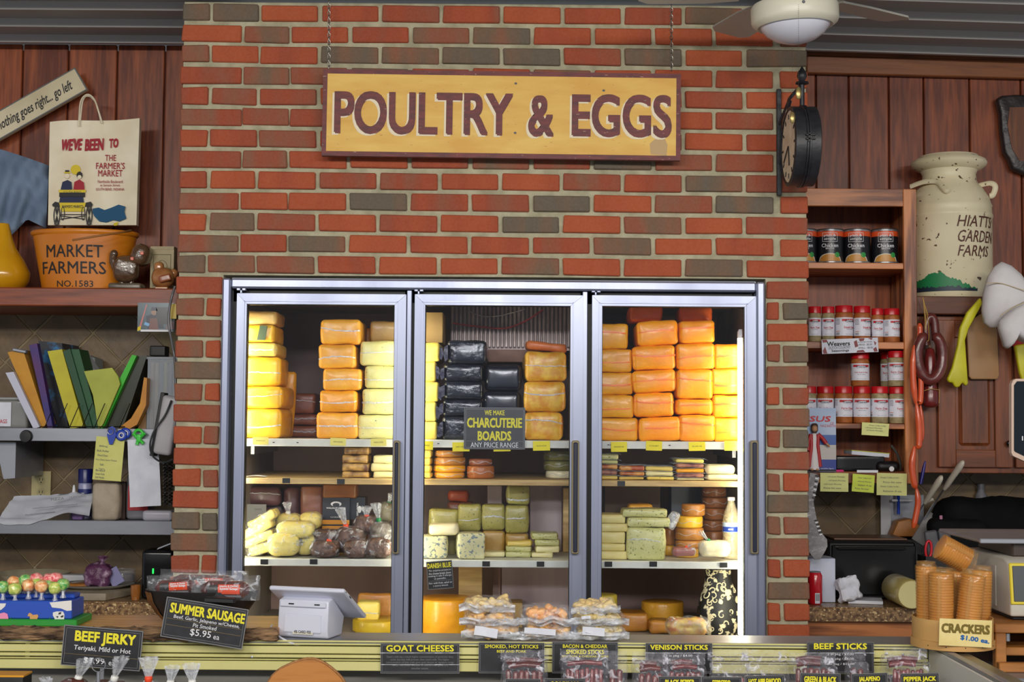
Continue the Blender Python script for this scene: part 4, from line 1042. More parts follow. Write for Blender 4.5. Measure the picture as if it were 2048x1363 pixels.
# black damask cover
DAM = mat('damask_cloth', (22, 22, 24), .6, spots=((206, 196, 160), 34, .56), rnd=False)
k = mpp(.2); cx = X(1440, .2, 1200); zb = ZFL + .001; hh = P(1440, 1136, .2).z - zb
prof = [(.0001, 0), (.052, 0), (.070, .01), (.078, hh * .25), (.076, hh * .42), (.062, hh * .62), (.048, hh * .78), (.044, hh * .9), (.050, hh)]
o = solo('damask_bag', 'black cloth bag with cream damask scrolls on the cooler floor', 'bag', G().lathe(prof, 32, ripple=lambda a, z: .05 * sin(a * 3 + z * 20) + .02 * sin(a * 7), sy=.8), DAM, T((cx, .23, zb)), smooth=60)
CRM = rgb_m('scroll_cream', (206, 196, 160), .6)
rr = random.Random(5)
def prr(z):
    for (r0, z0), (r1, z1) in zip(prof[1:], prof[2:]):
        if z0 <= z <= z1: return r0 + (r1 - r0) * (z - z0) / max(1e-6, z1 - z0)
    return .05
for i in range(34):
    a0 = -pi / 2 + rr.uniform(-1.15, 1.0); z0 = rr.uniform(.02, hh * .95); turn = rr.choice((-1, 1)); n = 12; ph = rr.uniform(0, 6.28); sz = rr.uniform(.008, .014)
    pts = []
    for j in range(n):
        t = j / (n - 1); rad = sz * (1 - .75 * t); an = ph + turn * t * 5.2
        zz = min(max(z0 + rad * sin(an), .004), hh - .002); aa = a0 + rad * cos(an) / prr(zz)
        R_ = prr(zz) * (1.012 + .05 * sin(aa * 3 + zz * 20) + .02 * sin(aa * 7))
        pts.append((R_ * cos(aa), R_ * sin(aa) * .8, zz))
    part(o, 'scroll', G().tube(pts, [.0025 * (1 - .6 * j / n) for j in range(n)], 5), CRM, smooth=60)
# ================================================================ SIGN, CLOCK AND FAN ON THE BRICK FRONT
SGY = mat('sign_field', (238, 196, 98), .55, (226, 172, 74), 5, (1, 1, 4), spots=((206, 150, 70), 50, .70), bump=.05)
MAR = mat('sign_maroon', (122, 52, 50), .55, (92, 42, 44), 24, (1, 1, 4), spots=((196, 170, 150), 60, .70))
SHD = mat('sign_cream', (240, 226, 196), .55)
p = Panel('hanging_sign', 'weathered yellow and maroon poultry and eggs board hanging by chains', 'sign', 1003, 229, 724, 177, -.07, MAR, tilt=.38, t=.022, part_name='board')
p.put('field', G().box(706 * p.k, .0004, 158 * p.k), SGY, lift=.0002)
for (s_, x0, x1, y0, y1) in (('POULTRY', 665, 1026, 183, 271), ('&', 1057, 1109, 190, 275), ('EGGS', 1145, 1347, 188, 276)):
    cx, cy = (x0 + x1) / 2 - 1003, (y0 + y1) / 2 - 229 - (((x0 + x1) / 2 - 1003) * .0135)
    p.put('letter_shadow', textg(s_, (x1 - x0) * p.k, (y1 - y0) * p.k, .026, res=5), SHD, cx - 4, cy + 3, lift=.0012)
    p.put('lettering', textg(s_, (x1 - x0) * p.k, (y1 - y0) * p.k, .026, res=5), MAR, cx, cy, lift=.0018)
for (dx, dy) in ((28, -64), (206, -52), (28, 37)): p.disc(dx, dy, 3, 2.4, mat('nail', (88, 84, 80), .5), 'nail', 8)
p.poly([(0, 0), (16, -14), (30, -12), (36, 2), (34, 24), (2, 22)], mat('scuff', (200, 168, 122), .7), 'scuff', 300, 55)
CHN = mat('chain_steel', (150, 148, 140), .35, metal=.8)
for (px, y0, y1) in ((658, 2, 139), (1343, 10, 141)):
    g = G(); Y = -.058; n = 19; k = mpp(Y)
    for i in range(n):
        c = P(px, y0 + (y1 - y0) * (i + .5) / n, Y); L_ = (y1 - y0) / n * k * .72; Wd = 2.6 * k
        pts = [(Wd * sin(2 * pi * j / 10) * (1 if i % 2 else .25), Wd * sin(2 * pi * j / 10) * (.25 if i % 2 else 1), L_ * cos(2 * pi * j / 10)) for j in range(10)]
        g.tube([Vector(q) + c for q in pts], .0014, 5, closed=True)
    part(p.o, 'chain', g, CHN, I4, rel=False, smooth=60)

# ---- double-sided station clock on a bracket
Yc = -.17; k = mpp(Yc); xf = P(1575, 294, Yc).x; zc = P(1600, 293, Yc).z; Rc = 80 * k; th = 54 * k
ck = thing('wall_clock', 'round black double-faced station clock on an iron wall bracket', 'clock', T((xf + th / 2, 0, zc)))
ax = T((xf, Yc, zc)) @ R(90, 'Y')          # lathe axis along +x
part(ck, 'case', G().lathe([(Rc * .9, .004), (Rc * .93, 0), (Rc, .004), (Rc, th * .42), (Rc * 1.035, th * .44), (Rc * 1.035, th * .5), (Rc * .99, th * .51), (Rc * 1.035, th * .53), (Rc * 1.035, th * .6), (Rc, th * .62), (Rc, th - .004), (Rc * .93, th), (Rc * .9, th - .004)], 48, cap=False), IRON, ax, smooth=40, rel=False)
for sd in (0, 1):
    FM = ax @ T((0, 0, .0045 if sd == 0 else th - .0045))
    f = part(ck, 'dial', G().lathe([(.0001, 0), (Rc * .9, 0), (Rc * .9, .001), (.0001, .001)], 40), mat('dial_cream', (238, 226, 196), .5, (216, 202, 172), 20), FM, rel=False)
    if sd == 0:
        for i in range(12):
            a = i * pi / 6
            part(f, 'hour_mark', G().box(Rc * .12, .006, .002, T((cos(a) * Rc * .75, sin(a) * Rc * .75, -.001)) @ Matrix.Rotation(a, 4, 'Z')), INK)
        part(f, 'clock_hand', G().box(Rc * .5, .007, .002, T((0, 0, -.002)) @ Matrix.Rotation(radians(-10), 4, 'Z') @ T((Rc * .25, 0, 0))), INK)
        part(f, 'clock_hand', G().box(Rc * .66, .005, .002, T((0, 0, -.003)) @ Matrix.Rotation(radians(62), 4, 'Z') @ T((Rc * .33, 0, 0))), INK)
g = G()
for dz_ in (0, .012): g.cham(.03, .008, .006, .001, c=(xf + th * .55, Yc - Rc * 1.02, zc + dz_))
g.cham(.008, .008, .03, .001, c=(xf + th * .5, Yc - Rc * 1.02, zc + .004))
part(ck, 'clasp', g, BLK, I4, rel=False)
bx = P(1557, 300, 0).x
part(ck, 'wall_bar', G().cham(.016, .012, P(1557, 178, -.01).z - P(1557, 391, -.01).z, .002, c=(bx, -.008, (P(1557, 178, -.01).z + P(1557, 391, -.01).z) / 2)), IRON, I4, rel=False)
topz = P(1606, 166, Yc).z; xt = P(1604, 166, Yc).x
part(ck, 'arm', G().tube(smoothpath([Vector((bx, -.014, P(1557, 250, 0).z)), Vector((bx + .02, -.05, P(1557, 215, 0).z)), Vector((xt - .03, -.12, P(1590, 190, Yc).z)), Vector((xt + .004, Yc, topz))]), .009, 6, flat=.5), IRON, I4, rel=False, smooth=60)
part(ck, 'arm', G().tube([Vector((bx, -.012, P(1557, 330, 0).z)), Vector((bx + .01, -.05, P(1557, 262, 0).z)), Vector((xt - .03, -.13, P(1590, 196, Yc).z))], .005, 6), IRON, I4, rel=False, smooth=60)
part(ck, 'hanger', G().tube([Vector((xt, Yc, topz)), Vector((xt, Yc, zc + Rc * 1.0))], .008, 8), IRON, I4, rel=False, smooth=60)
kk = 1.0
part(ck, 'finial', G().lathe([(.0001, 0), (.012, 0), (.022, .004), (.02, .009), (.008, .012), (.012, .018), (.0165, .028), (.014, .04), (.006, .052), (.0001, .062)], 14), IRON, T((xt, Yc, topz - .006)), rel=False, smooth=60)

# ---- ceiling fan with light bowl
Yf = -.55; k = mpp(Yf); fc = P(1590, 46, Yf); Rr = 88 * k
fan = thing('ceiling_fan', 'white ceiling fan with frosted light bowl and pull chains', 'ceiling fan', T((fc.x, Yf, ZC)))
FW = mat('fan_white', (224, 220, 200), .35); 
MT = T(fc) @ R(-2.5, 'Y') @ R(2, 'X')
part(fan, 'light_ring', G().lathe([(Rr * .80, -.006), (Rr * .86, -.012), (Rr * .97, -.002), (Rr, .008), (Rr, .046), (Rr * .95, .056), (Rr * .6, .062), (.0001, .062)], 48), FW, MT, rel=False, smooth=40)
part(fan, 'light_bowl', G().lathe([(.0001, -.062), (Rr * .2, -.060), (Rr * .45, -.050), (Rr * .65, -.034), (Rr * .78, -.014), (Rr * .82, .002)], 40), mat('frosted_glass', (226, 228, 240), .25, coat=.4), MT, rel=False, smooth=60)
part(fan, 'motor_housing', G().lathe([(.05, .062), (.075, .07), (.085, .10), (.085, .15), (.05, ZC - fc.z - .03), (.07, ZC - fc.z - .001), (.0001, ZC - fc.z - .001)], 32), FW, T(fc), rel=False, smooth=40)
bz = fc.z + .088
for i in range(5):
    th_ = radians(35 + 72 * i)
    MB_ = T((fc.x, Yf, bz)) @ Matrix.Rotation(th_, 4, 'Z')
    L0, L1 = .16, .46
    out = [(L0, -.045), (L0 + .1, -.062), (L1 - .03, -.066), (L1, -.045), (L1, .045), (L1 - .03, .066), (L0 + .1, .062), (L0, .045)]
    g = G(); n = len(out)
    g.add([(x, y, -.003) for x, y in out] + [(x, y, .003) for x, y in out], [tuple(range(n))[::-1], tuple(range(n, 2 * n))] + [(a, (a + 1) % n, (a + 1) % n + n, a + n) for a in range(n)])
    b_ = part(fan, 'blade', g, mat('fan_blade', (200, 198, 186), .4), MB_ @ R(9, 'X'), rel=False)
    part(b_, 'blade_arm', G().cham(.13, .035, .008, .002, c=(.135, 0, .008)), FW, MB_ @ R(9, 'X'), rel=False)
BRS = mat('pendant_brass', (170, 150, 96), .3, metal=.7)
for (px, y0, y1, Yp) in ((1597, 10, 188, Yf - .128), (1585, 60, 237, Yf + .128)):
    g = G(); n = 44
    for i in range(n):
        c = P(px, y0 + (y1 - y0 - 12) * i / n, Yp)
        g.lathe([(.0001, -.0013), (.0013, 0), (.0001, .0013)], 6, T(c))
    ch = part(fan, 'pull_chain', g, CHN, I4, rel=False)
    part(ch, 'pendant', G().lathe([(.0001, -.0185), (.006, -.015), (.0085, 0), (.006, .015), (.0001, .0185)], 14, T(P(px, y1 - 2, Yp)), sy=.35), BRS, I4, rel=False, smooth=60)
g = G()
for a in (-pi / 2, pi * .8, .3): g.lathe([(.0001, 0), (.005, .001), (.004, .004), (.0001, .006)], 8, MT @ T((Rr * cos(a), Rr * sin(a), .03)) @ (Vector((cos(a), sin(a), 0)).to_track_quat('Z', 'Y').to_matrix().to_4x4()))
part(fan, 'screw', g, STEEL, I4, rel=False, smooth=60)

def px_prism(name, label, cat, pts, Y, t, m, group=None, smooth=False):
    q = [(P(a, b, Y).x, P(a, b, Y).z) for a, b in pts]
    a_ = sum(q[i][0] * q[(i + 1) % len(q)][1] - q[(i + 1) % len(q)][0] * q[i][1] for i in range(len(q)))
    if a_ < 0: q = q[::-1]
    return solo(name, label, cat, G().prism(q, t, T((0, Y, 0))), m, group=group, smooth=smooth)
def soft(o, w=.006, seg=3):
    b_ = o.modifiers.new('bevel', 'BEVEL'); b_.width = w; b_.segments = seg; b_.limit_method = 'ANGLE'; b_.angle_limit = radians(40)
    for p_ in o.data.polygons: p_.use_smooth = True
    return o
# ================================================================ LEFT ALCOVE
SHF = wood_mat('shelf_cherry', (98, 40, 20), (164, 80, 42), 'X', rough=.4)
ysf = .20
x0, x1 = -3.2, XB0 + .0
zt, zb = P(170, 575, ysf).z, P(170, 612, ysf).z
solo('wall_shelf', 'thick reddish-brown wooden shelf under the planked wall', 'shelf', G().cham(x1 - x0, YL - ysf - .008, zt - zb, .004, c=((x0 + x1) / 2, (YL + ysf) / 2 - .004, (zt + zb) / 2)), SHF)
ZSH = zt
# slanted plank sign
p = Panel('plank_sign', 'slanted cream plank sign with dark script about going left', 'sign', 62, 214, 232, 52, .56, mat('sign_cream_worn', (220, 208, 176), .6, (200, 186, 152), 6), tilt=-30.6, t=.02, part_name='board')
p.frame(232, 52, 2.2, mat('sign_edge', (98, 104, 106), .6))
INK2 = rgb_m('ink_script', (52, 50, 48), .6)
p.text('nothing goes right... go left', 8, 3, 170, 26, INK2, .012, .28)
# paper bag
KR = mat('paper_bag', (248, 238, 212), .75, (232, 218, 188), 7, bump=.12, bscale=14)
p = Panel('paper_bag', 'cream paper shopping bag with twisted handles standing in the tub', 'bag', 185, 346, 178, 210, .46, KR, tilt=-.4, t=.02, part_name='bag_body',
          g=G().sheet(lambda u, v: ((u - .5) * 178 * mpp(.46) + (.006 * v if u > .5 else 0), .006 + .004 * noise.noise(Vector((u * 4, v * 4, 1))), (v - .5) * 210 * mpp(.46) + .003 * sin(u * 7) * v + u * v * .012), 14, 14, .03))
DR = rgb_m('bag_red', (168, 36, 52), .7)
for (s_, dx, dy, w, h, sh, tl) in (("WE'VE", -43, -58, 42, 25, .15, -2), ('BEEN', 3, -58, 38, 24, .1, -3), ('TO', 42, -61, 19, 19, .1, -4)): p.text(s_, dx, dy, w, h, DR, .035, sh, tl)
for (s_, dy, w, h) in (('THE', -31, 22, 12), ("FARMER'S", -15, 58, 13), ('MARKET', 0, 49, 13)): p.text(s_, 36, dy, w, h, DR, .006)
for (s_, dy, w) in (('Northside Boulevard', 17, 50), ('at Sample Street', 25, 40), ('SOUTH BEND, INDIANA', 33, 57)): p.text(s_, 36, dy, w, 6, DR, .005)
YP = rgb_m('bag_yellow', (226, 200, 50), .7); BLUP = rgb_m('bag_blue', (20, 84, 122), .7); BLDK = rgb_m('bag_navy', (40, 48, 78), .7)
p.disc(-34, -7, 10, 10, YP); p.rect(-51, -1, 12, 3, YP); p.rect(-51, -4, 8, 4, INK); p.disc(-51, 6, 5, 5, SHD); p.disc(-26, 4, 6, 7, INK); p.disc(-26, 8, 4, 4, SHD)
p.poly([(-64, 36), (-60, 18), (-50, 14), (-42, 18), (-40, 36)], BLDK); p.poly([(-38, 36), (-36, 18), (-26, 13), (-17, 19), (-15, 36)], DR)
p.rect(-40, 44, 52, 9, INK); p.poly([(-68, 34), (-12, 34), (-15, 44), (-65, 44)], YP); p.text('SOUTH BEND', -40, 39, 36, 5, INK)
p.poly([(-64, 48), (-18, 48), (-16, 60), (-66, 60)], BLDK); p.poly([(-66, 60), (-12, 60), (-17, 78), (-62, 78)], YP); p.text("FARMER'S MARKET", -39, 68, 42, 6, INK, .02)
for (dx, rx) in ((-70, 7), (-5, 7)):
    p.ring(dx, 86, rx, 21, 2.2, INK)
    for a in range(6): p.rect(dx, 86, 1, 38, INK, tilt=a * 6 - 15)
for (dx, rx) in ((-58, 4), (-17, 4)): p.ring(dx, 82, rx, 14, 1.6, INK)
p.poly([(-80, 64), (-74, 58), (-66, 60), (-64, 68), (-78, 68)], INK); p.poly([(2, 64), (-2, 58), (-12, 60), (-14, 68), (0, 68)], INK)
p.rect(-38, 84, 54, 1.4, INK); p.rect(-38, 90, 50, 1.4, INK, tilt=8); p.rect(-38, 90, 50, 1.4, INK, tilt=-8)
p.poly([(2, 72), (14, 70), (26, 75), (40, 70), (54, 64), (68, 68), (66, 78), (70, 92), (56, 98), (44, 95), (30, 100), (16, 98), (6, 88), (2, 80)], BLUP)
p.poly([(44, 102), (54, 99), (52, 106), (46, 107)], YP)
kk = p.k
part(p.o, 'handle', G().tube(smoothpath([P(158, 252, .452), P(161, 205, .448), P(174, 189, .446), P(188, 198, .446), P(198, 225, .448), P(204, 246, .452)]), .0032, 6), KR, I4, rel=False, smooth=60)
part(p.o, 'handle', G().tube(smoothpath([P(160, 250, .478), P(165, 204, .484), P(176, 192, .484), P(192, 206, .482), P(202, 244, .478)]), .003, 6), KR, I4, rel=False, smooth=60)
# blue shirt hanging on the wall
def shirt(u, v):
    # u across, v down ; outline given by four curves in pixels
    top = 285 + 46 * u ** 1.3; bot = 500 - 62 * min(1, max(0, (u - .35)) / .4) + 18 * max(0, u - .75) * 4
    xl, xr = -60, 98 - 6 * v
    px = xl + (xr - xl) * u; py = top + (bot - top) * v
    return P(px, py, .54 + .025 * noise.noise(Vector((u * 7 - v * 2, v * 2.5, 3))) + .02 * sin(u * 19 + v * 7) * .8)
solo('shirt', 'faded blue shirt hanging on the plank wall beside the paper bag', 'shirt', G().sheet(shirt, 26, 22, .004), mat('shirt_blue', (122, 142, 166), .85, (104, 122, 146), 8, bump=.2), smooth=70)
# orange tub
TUB = mat('tub_orange', (216, 130, 26), .38, (200, 112, 20), 5, spots=((48, 32, 20), 26, .76), coat=.2)
Yt = .40; k = mpp(.27); rT = 108 * k; rB = 84 * k; hT = (P(150, 456, .3).z - ZSH); cx = P(152, 520, .3).x
tub = thing('metal_tub', 'orange enamel tub stencilled for market farmers on the wooden shelf', 'tub', T((cx, Yt, ZSH + .001)))
def oval(prof, n=48): return G().lathe(prof, n, sy=.62)
part(tub, 'tub_body', oval([(.0001, 0), (rB, 0), (rB * 1.01, .006), (rB + (rT - rB) * .5, hT * .5), (rT * .985, hT * .92), (rT * .975, hT * .92), (rB + (rT - rB) * .45, hT * .45), (rB * .97, .008), (.0001, .008)]), TUB, smooth=50)
part(tub, 'rim', oval([(rT * .98, hT * .90), (rT * 1.02, hT * .93), (rT * 1.03, hT * .96), (rT * 1.01, hT * .985), (rT * .98, hT * .97), (rT * .965, hT * .93), (rT * .98, hT * .90)]), TUB, smooth=50)
def on_tub(dx, z):   # local point on the front of the tub
    r_ = rB + (rT - rB) * z / hT
    c_ = max(-.99, min(.99, dx / r_)); return -sqrt(1 - c_ * c_) * r_ * .62 - .0016
for (s_, dx, py, w, h) in (('MARKET', -5, 502, 116, 25), ('FARMERS', -8, 535, 132, 25), ('NO.1583', -3, 567, 74, 13)):
    g = textg(s_, w * k, h * k, .006); z = P(152, py, .3).z - ZSH
    g.v = [(x + dx * k, on_tub(x + dx * k, z + zz) + y, z + zz) for x, y, zz in g.v]
    part(tub, 'lettering', g, INK)
hp = [P(145, 480, .13), P(180, 474, .13), P(220, 468, .16), P(252, 463, .22), P(262, 461, .32)]
part(tub, 'bail_handle', G().tube(smoothpath(hp), .004, 6), mat('bail_tan', (150, 96, 40), .5), I4, rel=False, smooth=60)
# yellow gourd
k = mpp(.36); gx = P(-8, 520, .36).x; hG = P(5, 440, .36).z - ZSH
solo('gourd', 'glossy yellow gourd on the wooden shelf beside the tub', 'gourd', G().lathe([(.0001, 0), (40 * k, .004), (54 * k, 24 * k), (56 * k, 40 * k), (44 * k, 66 * k), (28 * k, 90 * k), (20 * k, 110 * k), (12 * k, hG * .98), (.0001, hG)], 32), mat('gourd_yellow', (222, 168, 30), .2, (206, 146, 20), 4, coat=.4), T((gx, .42, ZSH)), smooth=60)
# figurines
POT = mat('glaze_brown', (104, 78, 56), .22, (78, 56, 40), 20, bump=.4, bscale=60, coat=.5)
POT2 = mat('glaze_tan', (196, 138, 84), .22, (160, 100, 58), 14, coat=.5)
k = mpp(.3)
tk = thing('turkey_figurine', 'brown glazed turkey figurine with a fanned tail beside the tub', 'figurine', T((P(258, 575, .3).x, .3, ZSH)))
def pp(px, py, Y=.3): return P(px, py, Y)
part(tk, 'base', G().rbox(66 * k, .07, 14 * k, .009, 3, 2, .001, 20, 1), mat('glaze_grey', (110, 100, 84), .3, (88, 78, 64), 20), T(Vector((pp(254, 568).x, .3, ZSH + 7.1 * k))), rel=False, smooth=60)
part(tk, 'body', G().rbox(52 * k, .075, 56 * k, 26 * k, 4, 3, .002, 60, 2), POT, T(pp(252, 538)), rel=False, smooth=70)
part(tk, 'tail', G().rbox(36 * k, .09, 44 * k, 16 * k, 4, 3, .001, 60, 3), POT, at(283, 510, .32, tilt=20), rel=False, smooth=70)
part(tk, 'wing', G().rbox(38 * k, .02, 22 * k, .010, 4, 3, .004, 120, 5), mat('glaze_speckle', (120, 96, 84), .15, (206, 200, 190), 160, coat=.6), at(252, 533, .262, tilt=14), rel=False, smooth=70)
part(tk, 'neck', G().tube([pp(236, 540), pp(226, 522), pp(226, 508), pp(229, 504)], [11 * k, 8 * k, 7 * k, 5 * k], 10), POT, I4, rel=False, smooth=70)
part(tk, 'head', G().rbox(15 * k, 15 * k, 16 * k, 7 * k, 3, 2), POT, T(pp(228, 507)), rel=False, smooth=70)
for px in (244, 262): part(tk, 'leg', G().tube([pp(px, 556), pp(px, 566)], 6 * k, 8), POT, I4, rel=False, smooth=60)
for q in ((284, 506), (264, 517)): part(tk, 'leaf_motif', G().rbox(7 * k, .006, 7 * k, .002, 1, 1), rgb_m('glaze_orange', (206, 92, 50), .3), T(pp(q[0], q[1], .275)), rel=False)
hn = thing('hen_figurine', 'tan glazed hen figurine in front of the small framed box', 'figurine', T((P(326, 575, .28).x, .28, ZSH)))
k = mpp(.28)
part(hn, 'body', G().rbox(46 * k, .07, 42 * k, 20 * k, 4, 3, .001, 50, 7), POT2, T(P(326, 555, .28)), rel=False, smooth=70)
part(hn, 'tail', G().rbox(18 * k, .03, 22 * k, 8 * k, 3, 2), POT2, at(346, 548, .29, tilt=30), rel=False, smooth=70)
part(hn, 'head', G().rbox(20 * k, .03, 22 * k, 9 * k, 3, 2), POT2, T(P(318, 534, .28)), rel=False, smooth=70)
part(hn, 'wing', G().rbox(24 * k, .012, 14 * k, .005, 3, 2), mat('glaze_rust', (156, 88, 54), .25), at(330, 556, .243, tilt=-15), rel=False, smooth=60)
part(hn, 'foot', G().rbox(26 * k, .05, 6 * k, .003, 2, 1), POT2, T(Vector((P(326, 570, .28).x, .28, ZSH + 3.1 * k))), rel=False)
bxm = mat('box_ivory', (188, 172, 130), .5, (168, 152, 112), 12)
p = Panel('keepsake_box', 'ivory keepsake box with engraved border behind the hen figurine', 'box', 324, 534, 47, 84, .36, bxm, t=.05, part_name='box')
p.frame(36, 64, 1.2, rgb_m('engrave', (104, 94, 66), .6), 0, 6); p.rect(0, -38, 47, 5, bxm, 'lid', t=.004); p.ring(0, 0, 11, 14, 1.2, rgb_m('engrave', (0, 0, 0)))
# snapshot taped to the shelf front
p = Panel('snapshot', 'glossy photo print of an apron-wearing worker taped under the shelf', 'photo', 312, 634, 74, 58, .185, mat('photo_teal', (84, 104, 112), .18, (60, 76, 84), 10), t=.0012)
DKN = rgb_m('photo_navy', (26, 34, 56), .2)
p.rect(17, -3, 34, 34, rgb_m('photo_dark', (44, 44, 50), .2)); p.poly([(-16, 24), (-20, -2), (-8, -6), (4, -6), (12, 2), (16, 22)], DKN); p.disc(-4, -11, 6, 7, rgb_m('photo_skin', (150, 112, 92), .2)); p.poly([(-11, -13), (-9, -20), (0, -20), (3, -13)], DKN)
p.poly([(-14, 26), (-12, 2), (2, 2), (6, 26)], rgb_m('photo_apron', (110, 62, 54), .2)); p.poly([(-34, 22), (-20, -26), (-18, -26), (-30, 22)], rgb_m('photo_pole', (190, 100, 96), .2)); p.poly([(-37, 28), (-36, 20), (-30, 18), (-30, 26)], YP)
p.rect(-18, 14, 10, 6, rgb_m('photo_glove', (110, 168, 214), .2), tilt=20); p.rect(0, 27, 60, 4, SWH); p.poly([(20, 24), (24, 8), (36, 8), (37, 24)], rgb_m('photo_mauve', (120, 92, 96), .2))
part(p.o, 'tape', G().box(12 * p.k, .0008, 30 * p.k), mat('tape_yellow', (206, 176, 60), .4), T(P(347, 622, .178)), rel=False)
wire('power_cable', 'grey cable hanging from the shelf past the photo print', [(350, 572), (342, 600), (337, 640), (343, 680), (349, 715), (351, 760), (352, 800)], .15, .0042, rgb_m('cable_grey', (112, 112, 116), .4))
# ---- stainless shelves
def steel_shelf(label, py0, py1, Yf):
    zt, zb = P(170, py0, Yf).z, P(170, py1, Yf).z; x0, x1 = -3.2, XB0 - .002
    s = thing('steel_shelf', label, 'shelf', T(((x0 + x1) / 2, Yf, zb)))
    part(s, 'shelf_top', G().box(x1 - x0, YL - Yf - .012, .003, c=((x0 + x1) / 2, (Yf + YL) / 2 - .002, zt - .006)), STEEL, I4, rel=False)
    part(s, 'front_lip', G().cham(x1 - x0, .006, zt - zb, .0015, c=((x0 + x1) / 2, Yf, (zt + zb) / 2)), STEEL, I4, rel=False)
    return s, zt - .0045
s1, ZA = steel_shelf('upper stainless wall shelf holding the upright folders', 856, 882, .26)
s2, ZB_ = steel_shelf('lower stainless wall shelf below the outlet', 1040, 1068, .24)
part(s1, 'knob', G().lathe([(.0001, 0), (12 * mpp(.25), 0), (13 * mpp(.25), .004), (11 * mpp(.25), .012), (.0001, .013)], 20), BLK, at(53, 872, .256) @ R(90, 'X'), rel=False, smooth=50)
g = G().prism([(P(2, 884, .3).x, P(2, 884, .3).z), (P(4, 884, .3).x - .03, P(2, 884, .3).z), (P(20, 958, .3).x - .03, P(24, 958, .3).z), (P(26, 956, .3).x, P(24, 956, .3).z), (P(28, 884, .3).x, P(2, 884, .3).z)][::-1], .3, T((0, .32, 0)))
part(s1, 'shelf_bracket', g, STEEL, I4, rel=False)
# ---- folders standing on the upper steel shelf
def folder(label, q, Y, rgb, t=.014, dep=.2, rough=.5, extra=None, rgb2=None, scale=10, name='folder', cat='folder'):
    """q: pixel corners (any turn) of the visible upright face; it has depth dep"""
    m = mat('folder_' + label.replace(' ', '_')[:40], rgb, rough, rgb2, scale, ramp=(.35, .65) if scale < 20 else (.52, .66))
    pts = [P(a, b, Y) for a, b in q]
    lowest = min(p_.z for p_ in pts); sh = (ZA + .001) - lowest
    o2 = [(p_.x, p_.z + (sh if p_.z - lowest < .02 else 0)) for p_ in pts]
    a_ = sum(o2[i][0] * o2[(i + 1) % len(o2)][1] - o2[(i + 1) % len(o2)][0] * o2[i][1] for i in range(len(o2)))
    if a_ < 0: o2 = o2[::-1]
    return solo(name, label, cat, G().prism(o2, dep, T((0, Y, 0))), m, group='folders on the upper steel shelf')
folder('loose white paper leaning at the end of the folders', [(11, 745), (27, 743), (79, 853), (67, 857)], .282, (196, 196, 214), dep=.02, name='paper_stack', cat='paper')
f_ = folder('orange-yellow clipboard folder leaning', [(15, 704), (46, 699), (94, 838), (82, 848)], .31, (206, 146, 24), rgb2=(186, 126, 18), dep=.10)
part(f_, 'clip', G().cham(.05, .02, .012, .003), STEEL, at(40, 701, .31, tilt=10), rel=False)
folder('slim purple folder beside the orange-yellow one', [(58, 690), (74, 686), (106, 850), (96, 852)], .31, (52, 40, 116), rgb2=(92, 36, 96), dep=.03)
folder('black and blue patterned binder', [(77, 681), (124, 686), (136, 852), (109, 855)], .43, (30, 34, 46), rgb2=(34, 112, 168), scale=26, name='binder', cat='binder')
folder('bright yellow pocket folder', [(95, 702), (124, 698), (167, 849), (141, 855)], .30, (196, 186, 30), rgb2=(180, 168, 24), dep=.12)
folder('first dark green hanging folder', [(126, 702), (140, 697), (185, 852), (174, 855)], .30, (16, 70, 36), dep=.12)
folder('second dark green hanging folder', [(142, 698), (158, 698), (199, 850), (188, 853)], .31, (18, 82, 40), dep=.11)
folder('white papers tucked behind the lime envelope', [(150, 710), (166, 706), (190, 742), (196, 852), (188, 852)], .43, (196, 198, 206), dep=.08, name='paper_stack', cat='paper')
folder('third hanging folder in grey paper', [(168, 708), (190, 716), (194, 852), (186, 852)], .52, (150, 156, 156), dep=.1)
folder('lime yellow envelope with sagging flap', [(168, 742), (224, 735), (236, 752), (240, 768), (206, 838), (197, 848), (186, 790)], .29, (172, 178, 60), rgb2=(156, 162, 46), dep=.012, name='envelope', cat='envelope')
folder('bright green folder leaning the other way', [(264, 709), (273, 711), (208, 845), (201, 850), (213, 808)], .31, (58, 186, 40))
folder('dark clear report cover leaning on the green folder', [(275, 711), (294, 711), (246, 850), (209, 852)], .335, (58, 60, 46), rough=.2)
folder('sheaf of amber papers curving up to the file bin', [(236, 854), (262, 836), (280, 806), (288, 754), (294, 756), (292, 810), (274, 846), (256, 856)], .285, (206, 140, 30), dep=.045, rgb2=(190, 120, 20), name='paper_stack', cat='paper')
folder('tan folder edge between amber papers and file bin', [(276, 852), (288, 800), (293, 800), (292, 854)], .34, (150, 112, 70))
# clear file bin
k = mpp(.33); fb = thing('file_bin', 'clear plastic bin of upright files on the upper steel shelf', 'bin', T((P(322, 855, .33).x, .33, ZA)))
hb = P(320, 716, .33).z - ZA; wb = 56 * k; bx_ = P(323, 800, .33).x
part(fb, 'bin_shell', G().box(wb, .005, hb, c=(0, 0, hb / 2)).box(.004, .2, hb, c=(-wb / 2, .1, hb / 2)).box(.004, .2, hb, c=(wb / 2, .1, hb / 2)).box(wb + .01, .012, .008, c=(0, 0, hb)), film_mat('bin_plastic', (190, 196, 204), opacity=.4, hi=.5, bscale=6, bump=.1), T((bx_, .33, ZA + .001)), rel=False)
for i, c_ in enumerate(((168, 134, 92), (196, 176, 138), (120, 130, 150), (196, 190, 120), (150, 156, 176), (176, 178, 180))):
    part(fb, 'file', G().box(wb * .12, .16, hb * (.94 - .02 * (i % 3)), c=(-wb * .4 + i * wb * .16, .1, hb * .47)), mat('file_%d' % i, c_, .6), T((bx_, .33, ZA + .002)), rel=False)
block('small_box', 'small black box on top of the file bin', 'box', 299, 331, ZA + hb + .009, P(315, 691, .38).z, .38, .06, BLK, r=.004, amp=0, bulge=0)
